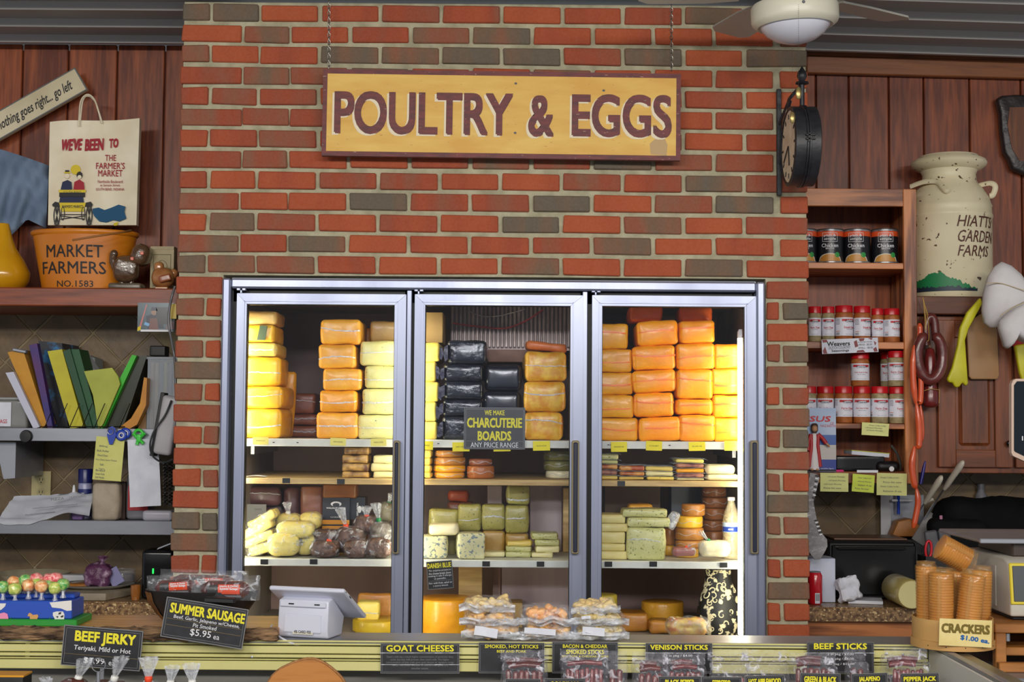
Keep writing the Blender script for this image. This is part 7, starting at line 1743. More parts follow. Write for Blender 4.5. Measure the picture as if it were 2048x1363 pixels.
# ---- bags of meat sticks
STK = mat('stick_red', (118, 40, 34), .3, (92, 30, 28), 30, bump=.3, bscale=80, coat=.4)
STK2 = mat('stick_dark', (104, 34, 40), .25, (140, 60, 62), 60, bump=.3, bscale=80, coat=.5)
GLINTY = film_mat('vacuum_glints', (224, 224, 236), opacity=.08, hi=.72, bscale=46, bump=1.0, lo_=.55, up_=.70)  # bright glints on the stick packs painted as near-opaque white patches
def stick_bag(label, x0, x1, top, ftop, Y, n, m, lying=0, seed=1):
    k = mpp(Y); rr = random.Random(seed); cx = (x0 + x1) / 2; zt = P(cx, top, Y).z
    o = thing('stick_pack', label, 'snack pack', T((P(cx, top, Y).x, Y, ZD)), 'vacuum packs of meat sticks in the deli case')
    w = (x1 - x0) / n
    for i in range(n):
        x = x0 + w * (i + .5); zz1 = zt + rr.uniform(-.003, .002); c_ = P(x, top, Y); r = w * k * .48
        part(o, 'meat_stick', G().tube([(c_.x, Y + rr.uniform(-.002, .002), ZD + .006), (c_.x, Y, (ZD + zz1) / 2), (c_.x + rr.uniform(-.002, .002), Y, zz1 - .003), (c_.x, Y, zz1)], [r, r, r, r * .6], 8), m, I4, rel=False, smooth=60)
    for i in range(lying):
        yy = Y + .03 + i * .014; zc_ = zt + .006 + i * .009
        a, b = P(x0 + rr.uniform(0, 12), top, Y).x, P(x1 - rr.uniform(0, 20), top, Y).x
        part(o, 'meat_stick', G().tube([(a, yy, zc_ - .002), ((a + b) / 2, yy, zc_ + .003), (b, yy, zc_)], .0065, 8), m, I4, rel=False, smooth=60)
    zf = P(cx, ftop, Y).z; W = (x1 - x0 + 16) * k; H = zf - ZD - .002
    part(o, 'vacuum_film', G().rbox(W, .045 + .03 * lying, H, .012, 8, 2, .006, 30, seed), GLINTY, T((P(cx, top, Y).x, Y + .012 * lying, ZD + .001 + H / 2)), rel=False, smooth=70)
    part(o, 'film_edge', G().sheet(lambda u, v: ((u - .5) * W * 1.06, .012 * noise.noise(Vector((u * 6, v * 3, seed))), v * .028), 18, 4, .0006), GLINTY, T((P(cx, top, Y).x, Y + .02, zf - .006)), rel=False, smooth=70)
stick_bag('plump vacuum pack of smoked sticks under the hot sticks card', 1012, 1086, 1340, 1320, -1.28, 6, STK, 2, 2)
stick_bag('vacuum pack of upright smoked sticks under the bacon card', 1132, 1206, 1335, 1318, -1.28, 8, STK2, 1, 3)
stick_bag('small pack of two thick smoked sticks beside the upright ones', 1218, 1246, 1336, 1322, -1.26, 2, STK, 0, 4)
stick_bag('vacuum pack of venison sticks in front of the venison card', 1276, 1328, 1347, 1325, -1.29, 4, STK, 2, 5)
stick_bag('vacuum pack of sticks behind the black pepper card', 1338, 1402, 1343, 1326, -1.25, 6, STK2, 2, 6)
stick_bag('puffy clear pack of sticks behind the espresso card', 1428, 1490, 1352, 1318, -1.25, 5, STK2, 0, 7)
stick_bag('puffy clear pack of sticks behind the applewood card', 1500, 1568, 1352, 1320, -1.25, 6, STK2, 0, 8)
stick_bag('vacuum pack of thick red sticks behind the green and black card', 1592, 1664, 1336, 1326, -1.27, 6, STK, 2, 9)
stick_bag('pack of two red sticks behind the jalapeno card', 1700, 1726, 1335, 1318, -1.24, 2, STK, 0, 10)
stick_bag('vacuum pack of dark shiny sticks behind the pepper jack card', 1784, 1848, 1337, 1316, -1.27, 7, STK2, 2, 11)
# ---- tied jerky bags at the left end
JRK = mat('jerky', (86, 40, 30), .5, (60, 28, 22), 40, bump=.4)
for (px, w, py, nk, tie, lab) in ((146, 62, 1392, (26, -66), TIE_W, 'jerky bag with a broad white plastic neck before the beef jerky card'), (218, 80, 1396, (26, -74), TIE_W, 'jerky bag with pleated neck leaning under the beef jerky card'), (296, 48, 1398, (4, -76), TIE_O, 'small jerky bag with an orange tie'),
                               (338, 40, 1400, (8, -62), TIE_W, 'jerky bag with a thin upright neck'), (385, 46, 1402, (0, -68), TIE_W, 'jerky bag with a low pale neck at the end of the row'), (100, 40, 1410, (-6, -48), TIE_G, 'jerky bag with a green tie beside the amber box')):
    tied_bag(lab, px, py - 8, w, 58, -1.42, ZD, JRK, tie, nk, 'tied jerky bags in the deli case', film=FILM3, dep=.06, nk=.36)
rs = thing('ring_stand', 'chrome ring card holder standing before the beef jerky card', 'card holder', T((P(198, 1390, -1.46).x, -1.46, ZD)))
k = mpp(-1.46)
part(rs, 'ring', G().tube([(13.5 * k * cos(a), 0, 13.5 * k * sin(a)) for a in [j * pi / 14 for j in range(28)]], .0014, 6, closed=True), STEEL, at(197, 1329, -1.46), rel=False, smooth=60)
part(rs, 'stem', G().tube([P(197, 1343, -1.46), Vector((P(197, 1343, -1.46).x, -1.46, ZD + .004))], .004, 8), STEEL, I4, rel=False, smooth=60)
part(rs, 'foot', G().lathe([(.0001, 0), (.02, 0), (.018, .004), (.0001, .005)], 16), STEEL, T((P(197, 1343, -1.46).x, -1.46, ZD + .0005)), rel=False, smooth=50)
bxa = block('display_box', 'amber-topped black box at the left end of the deli case', 'box', -40, 45, ZD + .001, P(10, 1353, -1.45).z, -1.45, .06, BLK, r=.002, amp=0, bulge=0)
part(bxa, 'box_top', G().box(85 * mpp(-1.45), .058, .004), rgb_m('box_amber', (216, 150, 30), .4), T((0, 0, (P(10, 1353, -1.45).z - ZD) / 2 + .001)))
# round wooden board standing in the case
cx_, rr_ = 612, 84
out = []
for i in range(40):
    a = 2 * pi * i / 40; out.append((cx_ + rr_ * cos(a) * (1 + .02 * sin(3 * a)), 1404 - rr_ * sin(a) * (1 + .03 * sin(5 * a + 1))))
WB = wood_mat('round_board', (104, 58, 22), (186, 122, 58), 'X', rough=.4)
q = [(P(a, b, -1.4).x, P(a, b, -1.4).z) for a, b in out]
zmin = min(z_ for _, z_ in q); q = [(a, b - zmin + ZD + .001 if False else b) for a, b in q]
q = [(a, max(b, ZD + .001)) for a, b in q]
q2 = []
for v_ in q:
    if not q2 or abs(v_[0] - q2[-1][0]) + abs(v_[1] - q2[-1][1]) > 1e-4: q2.append(v_)
wb = solo('round_board', 'round live-edge wooden board propped upright in the deli case', 'board', G().prism(q2, .025, T((0, -1.4, 0))), WB)
part(wb, 'bark_rim', G().tube([Vector((a, -1.388, b)) for a, b in q2 if b > ZD + .01], .004, 6), mat('bark_light', (176, 126, 78), .8, (130, 86, 50), 40, bump=.6), I4, rel=False, smooth=60)

# ================================================================ THINGS ON THE LEDGE
# live-edge slab
sl_ = thing('wood_slab', 'long live-edge wooden slab with bark front lying on the case ledge', 'slab', T((P(270, 1290, YC).x, -1.08, ZL)))
sx0, sx1 = P(-120, 1275, YC).x, P(553, 1275, YC).x; zs_ = P(270, 1257, YC - .02).z
part(sl_, 'sawn_top', G().cham(sx1 - sx0, .24, zs_ - ZL - .002, .002, c=((sx0 + sx1) / 2, YC + .12, (zs_ + ZL) / 2)), wood_mat('slab_top', (168, 104, 46), (232, 176, 104), 'X', rough=.35), I4, rel=False)
part(sl_, 'bark_edge', G().rbox(sx1 - sx0 + .01, .034, zs_ - ZL + .002, .006, 60, 2, .007, 60, 3), mat('bark', (156, 122, 88), .95, (46, 32, 24), 30, (.5, 1, 2), bump=1.0, bscale=70), T(((sx0 + sx1) / 2, YC - .006, (zs_ + ZL) / 2)), rel=False, smooth=40)
ZSL = zs_ - .001
# sucker stand
k = mpp(-1.1); lp = thing('lollipop_stand', 'blue painted lollipop stand with farm animals and green base', 'stand', T((P(50, 1255, -1.1).x, -1.06, ZSL)))
bx0, bx1 = P(-90, 1230, -1.12).x, P(143, 1230, -1.12).x
part(lp, 'base_board', G().cham(P(154, 1250, -1.13).x - P(-100, 1250, -1.13).x, .13, 13 * k, .002, c=((P(154, 1250, -1.13).x + P(-100, 1250, -1.13).x) / 2, -1.068, ZSL + 6.6 * k)), rgb_m('paint_grass', (36, 140, 46), .5), I4, rel=False)
zq0 = ZSL + 13.3 * k; zq1 = P(60, 1201, -1.12).z
BLP = rgb_m('paint_blue', (30, 74, 176), .45)
part(lp, 'box', G().cham(bx1 - bx0, .10, zq1 - zq0, .002, c=((bx0 + bx1) / 2, -1.068, (zq0 + zq1) / 2)), BLP, I4, rel=False)
zq2 = P(60, 1189, -1.09).z
part(lp, 'upper_step', G().cham(bx1 - bx0 - .01, .05, zq2 - zq1, .002, c=((bx0 + bx1) / 2 - .004, -1.045, (zq2 + zq1) / 2 + .0005)), BLP, I4, rel=False)
fy = -1.1195
def deco(name, pts, m_, lift=0):
    q = [(P(a, b, fy).x, P(a, b, fy).z) for a, b in pts]
    a_ = sum(q[i][0] * q[(i + 1) % len(q)][1] - q[(i + 1) % len(q)][0] * q[i][1] for i in range(len(q)))
    if a_ < 0: q = q[::-1]
    part(lp, name, G().prism(q, .002, T((0, fy - lift, 0))), m_, I4, rel=False)
CLD = rgb_m('paint_cloud', (222, 218, 214), .5)
deco('cloud', [(99, 1204), (143, 1200), (143, 1220), (134, 1221), (122, 1216), (104, 1214)], CLD); deco('cloud', [(-20, 1206), (12, 1206), (10, 1212), (2, 1219), (-20, 1221)], CLD)
deco('pig', [(0, 1226), (8, 1224), (15, 1227), (17, 1236), (14, 1243), (11, 1246), (4, 1244), (-2, 1244), (-4, 1234)], rgb_m('paint_pink', (232, 136, 176), .5), .001)
BRH = rgb_m('paint_horse', (204, 150, 88), .5)
deco('horse', [(55, 1231), (58, 1225), (61, 1225), (66, 1229), (75, 1228), (77, 1232), (75, 1235), (74, 1243), (71, 1243), (70, 1237), (64, 1237), (63, 1244), (60, 1244), (60, 1232)], BRH, .001)
deco('cow', [(106, 1224), (113, 1222), (126, 1222), (129, 1228), (128, 1242), (124, 1242), (123, 1238), (116, 1238), (115, 1242), (111, 1242), (109, 1235), (106, 1230)], CLD, .001)
for q in ([(118, 1224), (123, 1223), (122, 1227), (117, 1228)], [(122, 1231), (127, 1229), (127, 1233), (122, 1234)], [(112, 1232), (117, 1231), (116, 1235)]): deco('cow_spot', q, INK, .002)
for i in range(9): deco('grass_blade', [(20 + i * 13, 1243), (23 + i * 13, 1243), (22 + i * 13, 1233 + (i % 3) * 3)], rgb_m('paint_grass', (0, 0, 0)), .0005)
LOL = [mat('candy_lime', (150, 190, 70), .35, (226, 220, 130), 120, coat=.5), mat('candy_orange', (232, 130, 62), .35, (244, 206, 150), 120, coat=.5), mat('candy_red', (220, 70, 80), .35, (244, 180, 170), 120, coat=.5), mat('candy_green', (60, 160, 80), .35, (190, 214, 130), 120, coat=.5)]
for i, (px, py, c_, Y) in enumerate(((6, 1173, 3, -1.10), (30, 1177, 0, -1.11), (27, 1164, 1, -1.07), (50, 1160, 3, -1.06), (57, 1170, 1, -1.09), (73, 1157, 2, -1.06), (73, 1167, 0, -1.07), (83, 1172, 1, -1.11), (94, 1170, 3, -1.06), (98, 1158, 2, -1.05), (110, 1175, 0, -1.11), (112, 1156, 2, -1.05), (126, 1168, 3, -1.10))):
    kk = mpp(Y); lo = thing('lollipop', ('lime', 'orange', 'red', 'green')[c_] + '-wrapped lollipop in the ' + ('front row' if Y < -1.08 else 'back row') + ' of the blue farm stand', 'lollipop', at(px, py + 24, Y), 'wrapped lollipops in the blue stand')
    part(lo, 'candy', G().rbox(25 * kk, 24 * kk, 24 * kk, 11 * kk, 4, 3, .002, 90, i), LOL[c_], at(px, py, Y), rel=False, smooth=60)
    part(lo, 'wrapper_skirt', G().lathe([(.007, -.006), (.0032, .006), (.008, .020)], 14, at(px, py + 22, Y), ripple=lambda a, z: .2 * sin(a * 6), cap=False), FILM2, I4, rel=False, smooth=60)
    c0 = P(px, py, Y); zst = max(zq1, zq2) - .006
    part(lo, 'stick', G().tube([c0, Vector((c0.x, Y, zst))], .0018, 6), SWH, I4, rel=False)
# black bowl with summer sausages
bcx = P(404, 1215, -1.05).x; k = mpp(-1.05); hbw = P(404, 1178, -1.05).z - ZSL
bw = thing('wooden_bowl', 'black wooden bowl of summer sausages on the live-edge slab', 'bowl', T((bcx, -1.05, ZSL + .001)))
R0 = 112 * k
part(bw, 'bowl', G().lathe([(.0001, 0), (R0 * .62, 0), (R0 * .8, hbw * .3), (R0 * .94, hbw * .65), (R0 * 1.0, hbw * 1.0), (R0 * .96, hbw * 1.0), (R0 * .86, hbw * .5), (R0 * .6, .012), (.0001, .012)], 40, sy=.55), mat('bowl_black', (22, 21, 22), .45, (32, 30, 30), 14), smooth=50)
part(bw, 'worn_patch', G().lathe([(R0 * .70, hbw * .1), (R0 * .82, hbw * .3), (R0 * .955, hbw * .65), (R0 * 1.01, hbw * .95)], 6, sy=.56, a0=radians(188), a1=radians(215), cap=False), mat('bowl_worn', (120, 78, 40), .5, (70, 46, 28), 30), smooth=50)
SSA = mat('summer_sausage', (74, 32, 28), .22, (104, 50, 42), 60, coat=.6)
LBO = rgb_m('label_orange', (222, 74, 36), .4)
def sausage_pack(label, px0, px1, py, Y, rp, tilt=0):
    k = mpp(Y); c_ = P((px0 + px1) / 2, py, Y); L_ = (px1 - px0) * k
    M_ = T(c_) @ R(tilt, 'Y') @ R(90, 'Y')
    o = thing('summer_sausage', label, 'sausage', T(c_), 'packed summer sausages in the black bowl')
    r = rp * k
    part(o, 'sausage', G().lathe([(.0001, -L_ / 2), (r * .6, -L_ / 2 + .004), (r, -L_ / 2 + .02), (r, L_ / 2 - .02), (r * .6, L_ / 2 - .004), (.0001, L_ / 2)], 20), SSA, M_, rel=False, smooth=60)
    fm = lambda z0, z1, a0, a1, m_, rr_, nm: part(o, nm, G().lathe([(r * rr_, z0), (r * rr_, z1)], 8, a0=a0, a1=a1, cap=False), m_, M_, rel=False, smooth=60)
    fm(-L_ * .12, L_ * .32, radians(230), radians(295), LBO, 1.02, 'label'); fm(-L_ * .34, -L_ * .13, radians(235), radians(300), rgb_m('label_dark', (28, 28, 32), .4), 1.02, 'label')
    fm(-L_ * .3, L_ * .34, radians(306), radians(345), rgb_m('label_grey', (150, 156, 166), .4), 1.02, 'nutrition_label')
    N_M = T(c_) @ R(tilt, 'Y')
    part(o, 'lettering', textg('Jalapeno & Cheddar', L_ * .38, .0062, .02), SWH, N_M @ T((L_ * .1, -r * .93 - .003, r * .47)) @ R(-25, 'X'), rel=False)
    part(o, 'lettering', textg('Summer Sausage', L_ * .36, .0068, .03), SWH, N_M @ T((L_ * .1, -r * 1.03 - .001, r * .16)) @ R(-8, 'X'), rel=False)
    part(o, 'vacuum_film', G().rbox(L_ * 1.28, r * 2.3, r * 2.4, r * .5, 8, 2, .005, 36, px0), FILM5, T(c_) @ R(tilt, 'Y'), rel=False, smooth=60)
    part(o, 'film_edge', G().sheet(lambda u, v: ((u - .5) * L_ * 1.4, .010 * noise.noise(Vector((u * 7, v * 3, py))), (v - .5) * r * 2.9), 20, 6, .0006), FILM5, T(c_ + Vector((0, .002, .004))) @ R(tilt, 'Y'), rel=False, smooth=60)
sausage_pack('summer sausage pack lying in front on the black bowl', 402, 500, 1178, -1.10, 17)
sausage_pack('summer sausage pack behind the front one in the black bowl', 345, 470, 1163, -1.03, 14, 1)
sausage_pack('summer sausage pack at the bowl\'s worn side', 310, 392, 1172, -1.05, 14, -3)
# hanging price signs
p = Panel('price_sign', 'large tilted summer sausage price sign leaning on the black bowl', 'sign', 409, 1245, 164, 79, -1.20, CARD, tilt=8.6, t=.0025)
p.frame(164, 79, 1.6, LAM); p.frame(154, 69, .6, SGR)
p.text('SUMMER SAUSAGE', 3, -20, 150, 20, YEL, .03); p.text('Beef, Garlic, Jalapeno w/Cheese,', 4, -3, 132, 9, SWH, .005, .1); p.text('Pit Smoked', 2, 7.5, 47, 8, SWH, .005, .1)
for dy in (1.5, 14): p.rect(0, dy, 150, .5, rgb_m('rule_gold', (140, 120, 70), .5))
p.text('$5.95', -4, 22, 42, 15, SWH, .005); p.text('ea', 28, 25, 12, 7, SWH)
part(p.o, 'clip', G().cham(60 * mpp(-1.175), .03, .012, .002), BLK, at(440, 1199, -1.172, tilt=2), rel=False)
p = Panel('price_sign', 'large tilted beef jerky price sign standing before the ribbed panel', 'sign', 204, 1295, 157, 79, -1.22, CARD, tilt=4.2, t=.0025)
p.frame(157, 79, 1.6, LAM); p.frame(147, 69, .6, SGR)
p.text('BEEF JERKY', 5, -17, 121, 27, YEL, .03); p.text('Teriyaki, Mild or Hot', 1, 4, 113, 12, SWH, .008, .08); p.rect(0, 16, 146, .5, rgb_m('rule_gold', (0, 0, 0)))
p.text('$3.99', -13, 27, 41, 13, SWH, .005); p.text('ea', 22, 29, 12, 7, SWH)
stp = part(p.o, 'easel_leg', G().cham(.01, .004, .12, .001), STEEL, at(204, 1350, -1.213), rel=False)
# ---- tablet register
rg = thing('tablet_register', 'white card-payment tablet register on its stand, seen from behind', 'register', T((P(612, 1285, -1.1).x, -1.07, ZL + .001)))
WPL = mat('register_white', (206, 208, 222), .35)
BM = T((P(606, 1284, -1.12).x, -1.125, ZL + .001)) @ R(-17, 'Z')
W_2 = .068
prof = [(0.0, .004), (-.004, .020), (.002, .092), (.03, .098), (.10, .045), (.085, .0), (.006, 0)]
g = G(); n = len(prof)
vs = [(-W_2, y, z) for y, z in prof] + [(W_2, y, z) for y, z in prof]
fs = [tuple(range(n))[::-1], tuple(range(n, 2 * n))] + [(i, (i + 1) % n, (i + 1) % n + n, i + n) for i in range(n)]
soft(part(rg, 'stand', g.add(vs, fs), WPL, BM, rel=False), .004)
part(rg, 'back_cover', G().cham(.10, .003, .045, .002), WPL, BM @ T((0, -.0035, .036)) @ R(-4, 'X'), rel=False)
part(rg, 'recess', G().cham(.125, .004, .014, .002), WPL, BM @ T((0, -.003, .083)) @ R(-4, 'X'), rel=False)
part(rg, 'slot', G().box(.014, .002, .003).box(.014, .002, .003, c=(.07, 0, 0)), BLK, BM @ T((-.03, -.0058, .084)) @ R(-4, 'X'), rel=False)
t_ = part(rg, 'fee_label', G().box(.056, .001, .013), rgb_m('label_cream', (206, 200, 184), .5), BM @ T((.002, -.0058, .016)) @ R(-4, 'X'), rel=False)
part(t_, 'lettering', textg('4% CARD FEE', .046, .007, .015), INK, BM @ T((.002, -.0068, .016)) @ R(-4, 'X'), rel=False)
TBM = BM @ T((.012, .062, .082)) @ R(-30, 'X')
tb = part(rg, 'tablet', G().rbox(.205, .165, .012, .005, 2, 2), WPL, TBM, rel=False, smooth=50)
part(tb, 'screen', G().box(.18, .135, .001), BLKG, TBM @ T((0, 0, .0062)), rel=False)
part(tb, 'port', G().box(.001, .012, .003).box(.001, .003, .002, c=(0, -.03, 0)), BLK, TBM @ T((.1028, -.04, 0)), rel=False)
part(rg, 'power_cord', G().tube(smoothpath([P(553, 1262, -1.05), P(545, 1250, -1.08), P(543, 1256, -1.12), P(558, 1272, -1.145), P(585, 1286, -1.15), P(600, 1288, -1.142)]), .0026, 6), WPL, I4, rel=False, smooth=60)
# ---- bags of cheese curds on the ledge
def curd_bag(label, px, py, w, h, Y, m, z0, seed, lbl=None, tilt=0):
    k = mpp(YC); rr = random.Random(seed); c_ = P(px, py, YC); c_.y = Y; H = h * k; W = w * k
    c_.z = max(c_.z, z0 + H / 2 + .001)
    o = thing('curd_bag', label, 'snack bag', T(c_ - Vector((0, 0, H / 2))), 'bags of cheese curds on the steel ledge')
    g = G()
    for i in range(34):
        g.rbox(rr.uniform(.02, .034), rr.uniform(.016, .028), rr.uniform(.012, .02), .007, 1, 2, .002, 60, seed + i, M=T((rr.uniform(-.38, .38) * W, rr.uniform(-.045, .045), rr.uniform(-.26, .28) * H)) @ R(rr.uniform(-40, 40), 'Y') @ R(rr.uniform(0, 90), 'Z'))
    part(o, 'cheese_curds', g, m, T(c_) @ R(tilt, 'Y'), rel=False, smooth=70, kind='stuff')
    part(o, 'plastic_bag', G().rbox(W * .98, .13, H, .016, 8, 2, .006, 28, seed), FILM, T(c_) @ R(tilt, 'Y'), rel=False, smooth=70)
    part(o, 'bag_edge', G().sheet(lambda u, v: ((u - .5) * W * 1.12, -.058 - .012 * v + .014 * noise.noise(Vector((u * 5, v * 3, seed))), -H * .28 - .004 + v * .020 + .010 * noise.noise(Vector((u * 4, 1, seed + 2)))), 18, 4, .0006), FILM2, T(c_) @ R(tilt, 'Y'), rel=False, smooth=70)
    if lbl: part(o, 'label', G().sheet(lambda u, v: ((u - .5) * lbl[2] * k, .003 * sin(u * 5), (v - .5) * lbl[3] * k), 6, 3, .0006), PAPER, at(lbl[0], lbl[1], Y - .078, tilt=lbl[4]), rel=False)
    return P(px, py - h / 2, Y).z
CU1 = cheese('curd_gold', (232, 176, 96), (240, 206, 140)); CU2 = cheese('curd_orange', (246, 172, 96), (244, 190, 126)); CU3 = cheese('curd_herb', (230, 208, 140), (216, 190, 110), spots=((150, 140, 70), 60, .68)); CU4 = cheese('curd_cream', (240, 218, 160), (232, 200, 130))
YB_ = -1.085
curd_bag('lower bag of golden cheese curds beside the yellow wheel', 985, 1268, 112, 28, YB_, CU1, ZL, 21, (972, 1263, 46, 18, 8))
curd_bag('middle bag of golden cheese curds with a white paper band', 978, 1241, 106, 26, YB_ + .004, CU1, ZL, 22)
curd_bag('upper bag of cream cheese curds on the golden ones', 974, 1214.5, 100, 27, YB_ + .008, CU4, ZL, 23)
curd_bag('lower bag of orange cheese curds in the middle of the ledge', 1094, 1268, 100, 28, YB_, CU1, ZL, 24)
curd_bag('upper bag of bright orange cheese curds', 1092, 1236, 104, 37, YB_ + .004, CU2, ZL, 25, (1080, 1262, 62, 12, 3))
curd_bag('lower bag of herbed cheese curds near the third cooler door', 1200, 1268, 104, 28, YB_, CU3, ZL, 26)
curd_bag('middle bag of herbed cheese curds with a white label', 1200, 1242, 104, 24, YB_ + .004, CU3, ZL, 27, (1187, 1262, 44, 16, 4))
zt_ = curd_bag('upper rolled bag of tan cheese curds', 1192, 1219, 88, 22, YB_ + .008, CU4, ZL, 28, (1172, 1234, 18, 6, -8), tilt=-3)
# ---- cracker basket
k = mpp(-1.2); bc_ = P(1905, 1262, -1.2); bk_ = thing('wooden_basket', 'round bentwood box holding cracker sleeves on the case corner', 'basket', T((bc_.x, -1.2, ZL + .005)))
BEN = mat('bentwood', (206, 162, 98), .55, (188, 142, 80), 5, (.3, .3, 1.5))
Rb = 79 * k; hB_ = P(1905, 1232, -1.2).z - ZL - .005
part(bk_, 'side', G().lathe([(.0001, 0), (Rb * .98, 0), (Rb * .985, hB_), (Rb * .955, hB_), (Rb * .95, .006), (.0001, .006)], 48), BEN, smooth=45)
part(bk_, 'base_hoop', G().lathe([(Rb * .99, .0), (Rb * 1.02, .001), (Rb * 1.02, hB_ * .28), (Rb * .99, hB_ * .29)], 48, cap=False), BEN, smooth=45)
for i in range(5): part(bk_, 'tack', G().lathe([(.0001, 0), (.0016, 0), (.0001, .001)], 6), INK, T((Rb * 1.02 * sin(-.9 + i * .45), -Rb * 1.02 * cos(-.9 + i * .45), hB_ * .14)) @ R(90, 'X'))
p = Panel('price_sign', 'cream crackers price card on the bentwood box', 'sign', 1931, 1265, 104, 53, -1.304, mat('card_cream', (226, 206, 140), .55, (216, 194, 124), 30), tilt=2.2, t=.0015)
p.text('CRACKERS', 0, -8, 96, 19, rgb_m('ink_olive', (110, 92, 16), .5), .05); p.text('$1.00 ea.', 19, 12, 58, 11, rgb_m('ink_blue', (20, 92, 160), .5), .04, tilt=6)
CRK = mat('cracker', (204, 138, 56), .5, (184, 114, 40), 12); SLV = film_mat('sleeve_wax', (216, 164, 92), opacity=.2, hi=.5, bscale=14, bump=.5)
def sleeve(label, px, py, rpx, L_px, Y, M_=None, n=22):
    k = mpp(Y); r = rpx * k; L_ = L_px * k
    M_ = M_ or at(px, py, Y)
    o = thing('cracker_sleeve', label, 'crackers', M_, 'sleeves of crackers in the bentwood box')
    prof = []
    for i in range(n):
        z = L_ * i / n; prof += [(r * .90, z), (r * .985, z + L_ / n * .2), (r * .985, z + L_ / n * .7), (r * .90, z + L_ / n * .95)]
    part(o, 'crackers', G().lathe([(.0001, 0)] + prof + [(.0001, L_)], 18), CRK, M_, rel=False, smooth=60)
    part(o, 'wax_sleeve', G().lathe([(.0001, -.002), (r * 1.02, -.001)] + [(r * (1.03 + .012 * (i % 2)), L_ * i / 10) for i in range(11)] + [(r * .85, L_ + .006), (r * .9, L_ + .012)], 22, ripple=lambda a, z: .025 * sin(a * 5 + z * 40) * (1 if z < L_ else 4), cap=False), SLV, M_, rel=False, smooth=60)
    part(o, 'sleeve_seam', G().cham(r * .34, .004, L_ * .98, .0015, c=(-r * .45, -r * .98, L_ / 2)), SLV, M_, rel=False)
zbb = ZL + .013
def stand_at(px, Y, tilt=0, pitch=0, yaw=0):
    p_ = P(px, 1230, Y); return T((p_.x, Y, zbb)) @ R(tilt, 'Y') @ R(pitch, 'X') @ R(yaw, 'Z')
Hs = 148
sleeve('cracker sleeve at the oven side of the bentwood box', 1848, 0, 20, Hs, -1.19, stand_at(1853, -1.19, 0), 26)
sleeve('thick upright cracker sleeve in the middle front', 1880, 0, 24, Hs - 6, -1.245, stand_at(1881, -1.243, 1), 26)
sleeve('cracker sleeve behind the two front ones', 1918, 0, 22, Hs - 14, -1.15, stand_at(1912, -1.15, 1), 24)
sleeve('cracker sleeve leaning right in front', 1945, 0, 24, Hs - 8, -1.24, stand_at(1930, -1.25, 7), 26)
sleeve('cracker sleeve behind the leaning one', 1968, 0, 20, Hs - 10, -1.17, stand_at(1958, -1.17, 3), 24)
zs2 = P(1880, 1130, -1.2).z
sleeve('cracker sleeve lying across the top of the standing ones', 1880, 0, 26, 62, -1.2, T(P(1880, 1092, -1.17) + Vector((0, 0, 0))) @ R(118, 'Y') @ R(0, 'X'), 12)
# ---- scale on its stand, display post
WS = wood_mat('stand_wood', (120, 72, 30), (176, 116, 56), 'X', rough=.45)
wx0 = P(1990, 1250, -1.24).x; wx1 = wx0 + .55; zst1 = P(2010, 1247, -1.24).z; zst0 = P(2010, 1341, -1.24).z
stn = thing('scale_stand', 'small wooden stand under the deli scale', 'stand', T(((wx0 + wx1) / 2, -1.0, zst0)))
def sb_(nm, x0, x1, y0, y1, z0, z1, m=WS): part(stn, nm, G().cham(x1 - x0, y1 - y0, z1 - z0, .002, c=((x0 + x1) / 2, (y0 + y1) / 2, (z0 + z1) / 2)), m, I4, rel=False)
sb_('top_board', wx0, wx1, -1.24, -.78, zst1 - .022, zst1)
for (a, b) in ((wx0 + .002, -1.238), (wx0 + .002, -.81), (wx1 - .028, -1.238), (wx1 - .028, -.81)): sb_('leg', a, a + .026, b, b + .026, zst0, zst1 - .022)
sb_('foot_rail', wx0 + .002, wx0 + .10, -1.262, -1.239, zst0, zst0 + .022); sb_('shelf_board', wx0 + .029, wx1 - .03, -1.2, -.8, zst0 + .03, zst0 + .05)
part(stn, 'bolt', G().lathe([(.006, 0), (.006, .018), (.0001, .02)], 12), STEEL, at(2015, 1281, -1.225), rel=False, smooth=50)
tbx = thing('side_table', 'steel-topped side table carrying the scale stand', 'table', T((wx0 + .4, -1.0, 0)))
part(tbx, 'table_top', G().cham(.9, .62, .03, .003, c=(wx0 + .41, -1.03, zst0 - .0155)), STEEL, I4, rel=False)
for a in (wx0 + .01, wx0 + .8):
    for b in (-1.30, -.76): part(tbx, 'leg', G().cham(.04, .04, zst0 - .031, .003, c=(a, b, (zst0 - .031) / 2)), STEEL, I4, rel=False)
sc0 = P(2021, 1200, -1.2).x; sc1 = sc0 + .36; szb = zst1 + .012; szt = P(2022, 1128, -1.2).z
sca = thing('deli_scale', 'beige deli weighing scale with steel platter on the wooden stand', 'scale', T(((sc0 + sc1) / 2, -1.0, zst1)))
BEI = mat('scale_beige', (190, 184, 172), .4, (178, 172, 160), 6)
side = [(-1.20, szb), (-1.20, szb + .03), (-1.185, szt), (-1.15, szt + .012), (-.86, szt + .012), (-.84, szb)]
g = G(); n = len(side)
soft(part(sca, 'housing', g.add([(sc0, y, z) for y, z in side] + [(sc1, y, z) for y, z in side], [tuple(range(n))[::-1], tuple(range(n, 2 * n))] + [(i, (i + 1) % n, (i + 1) % n + n, i + n) for i in range(n)]), BEI, I4, rel=False), .006)
part(sca, 'base', G().cham(.33, .30, .012, .002, c=((sc0 + sc1) / 2, -1.02, zst1 + .0062)), BLK, I4, rel=False)
part(sca, 'side_panel', G().cham(.003, .16, (szt - szb) * .8, .001, c=(sc0 - .001, -1.02, (szt + szb) / 2)), BEI, I4, rel=False)
zpl = P(1990, 1080, -1.12).z
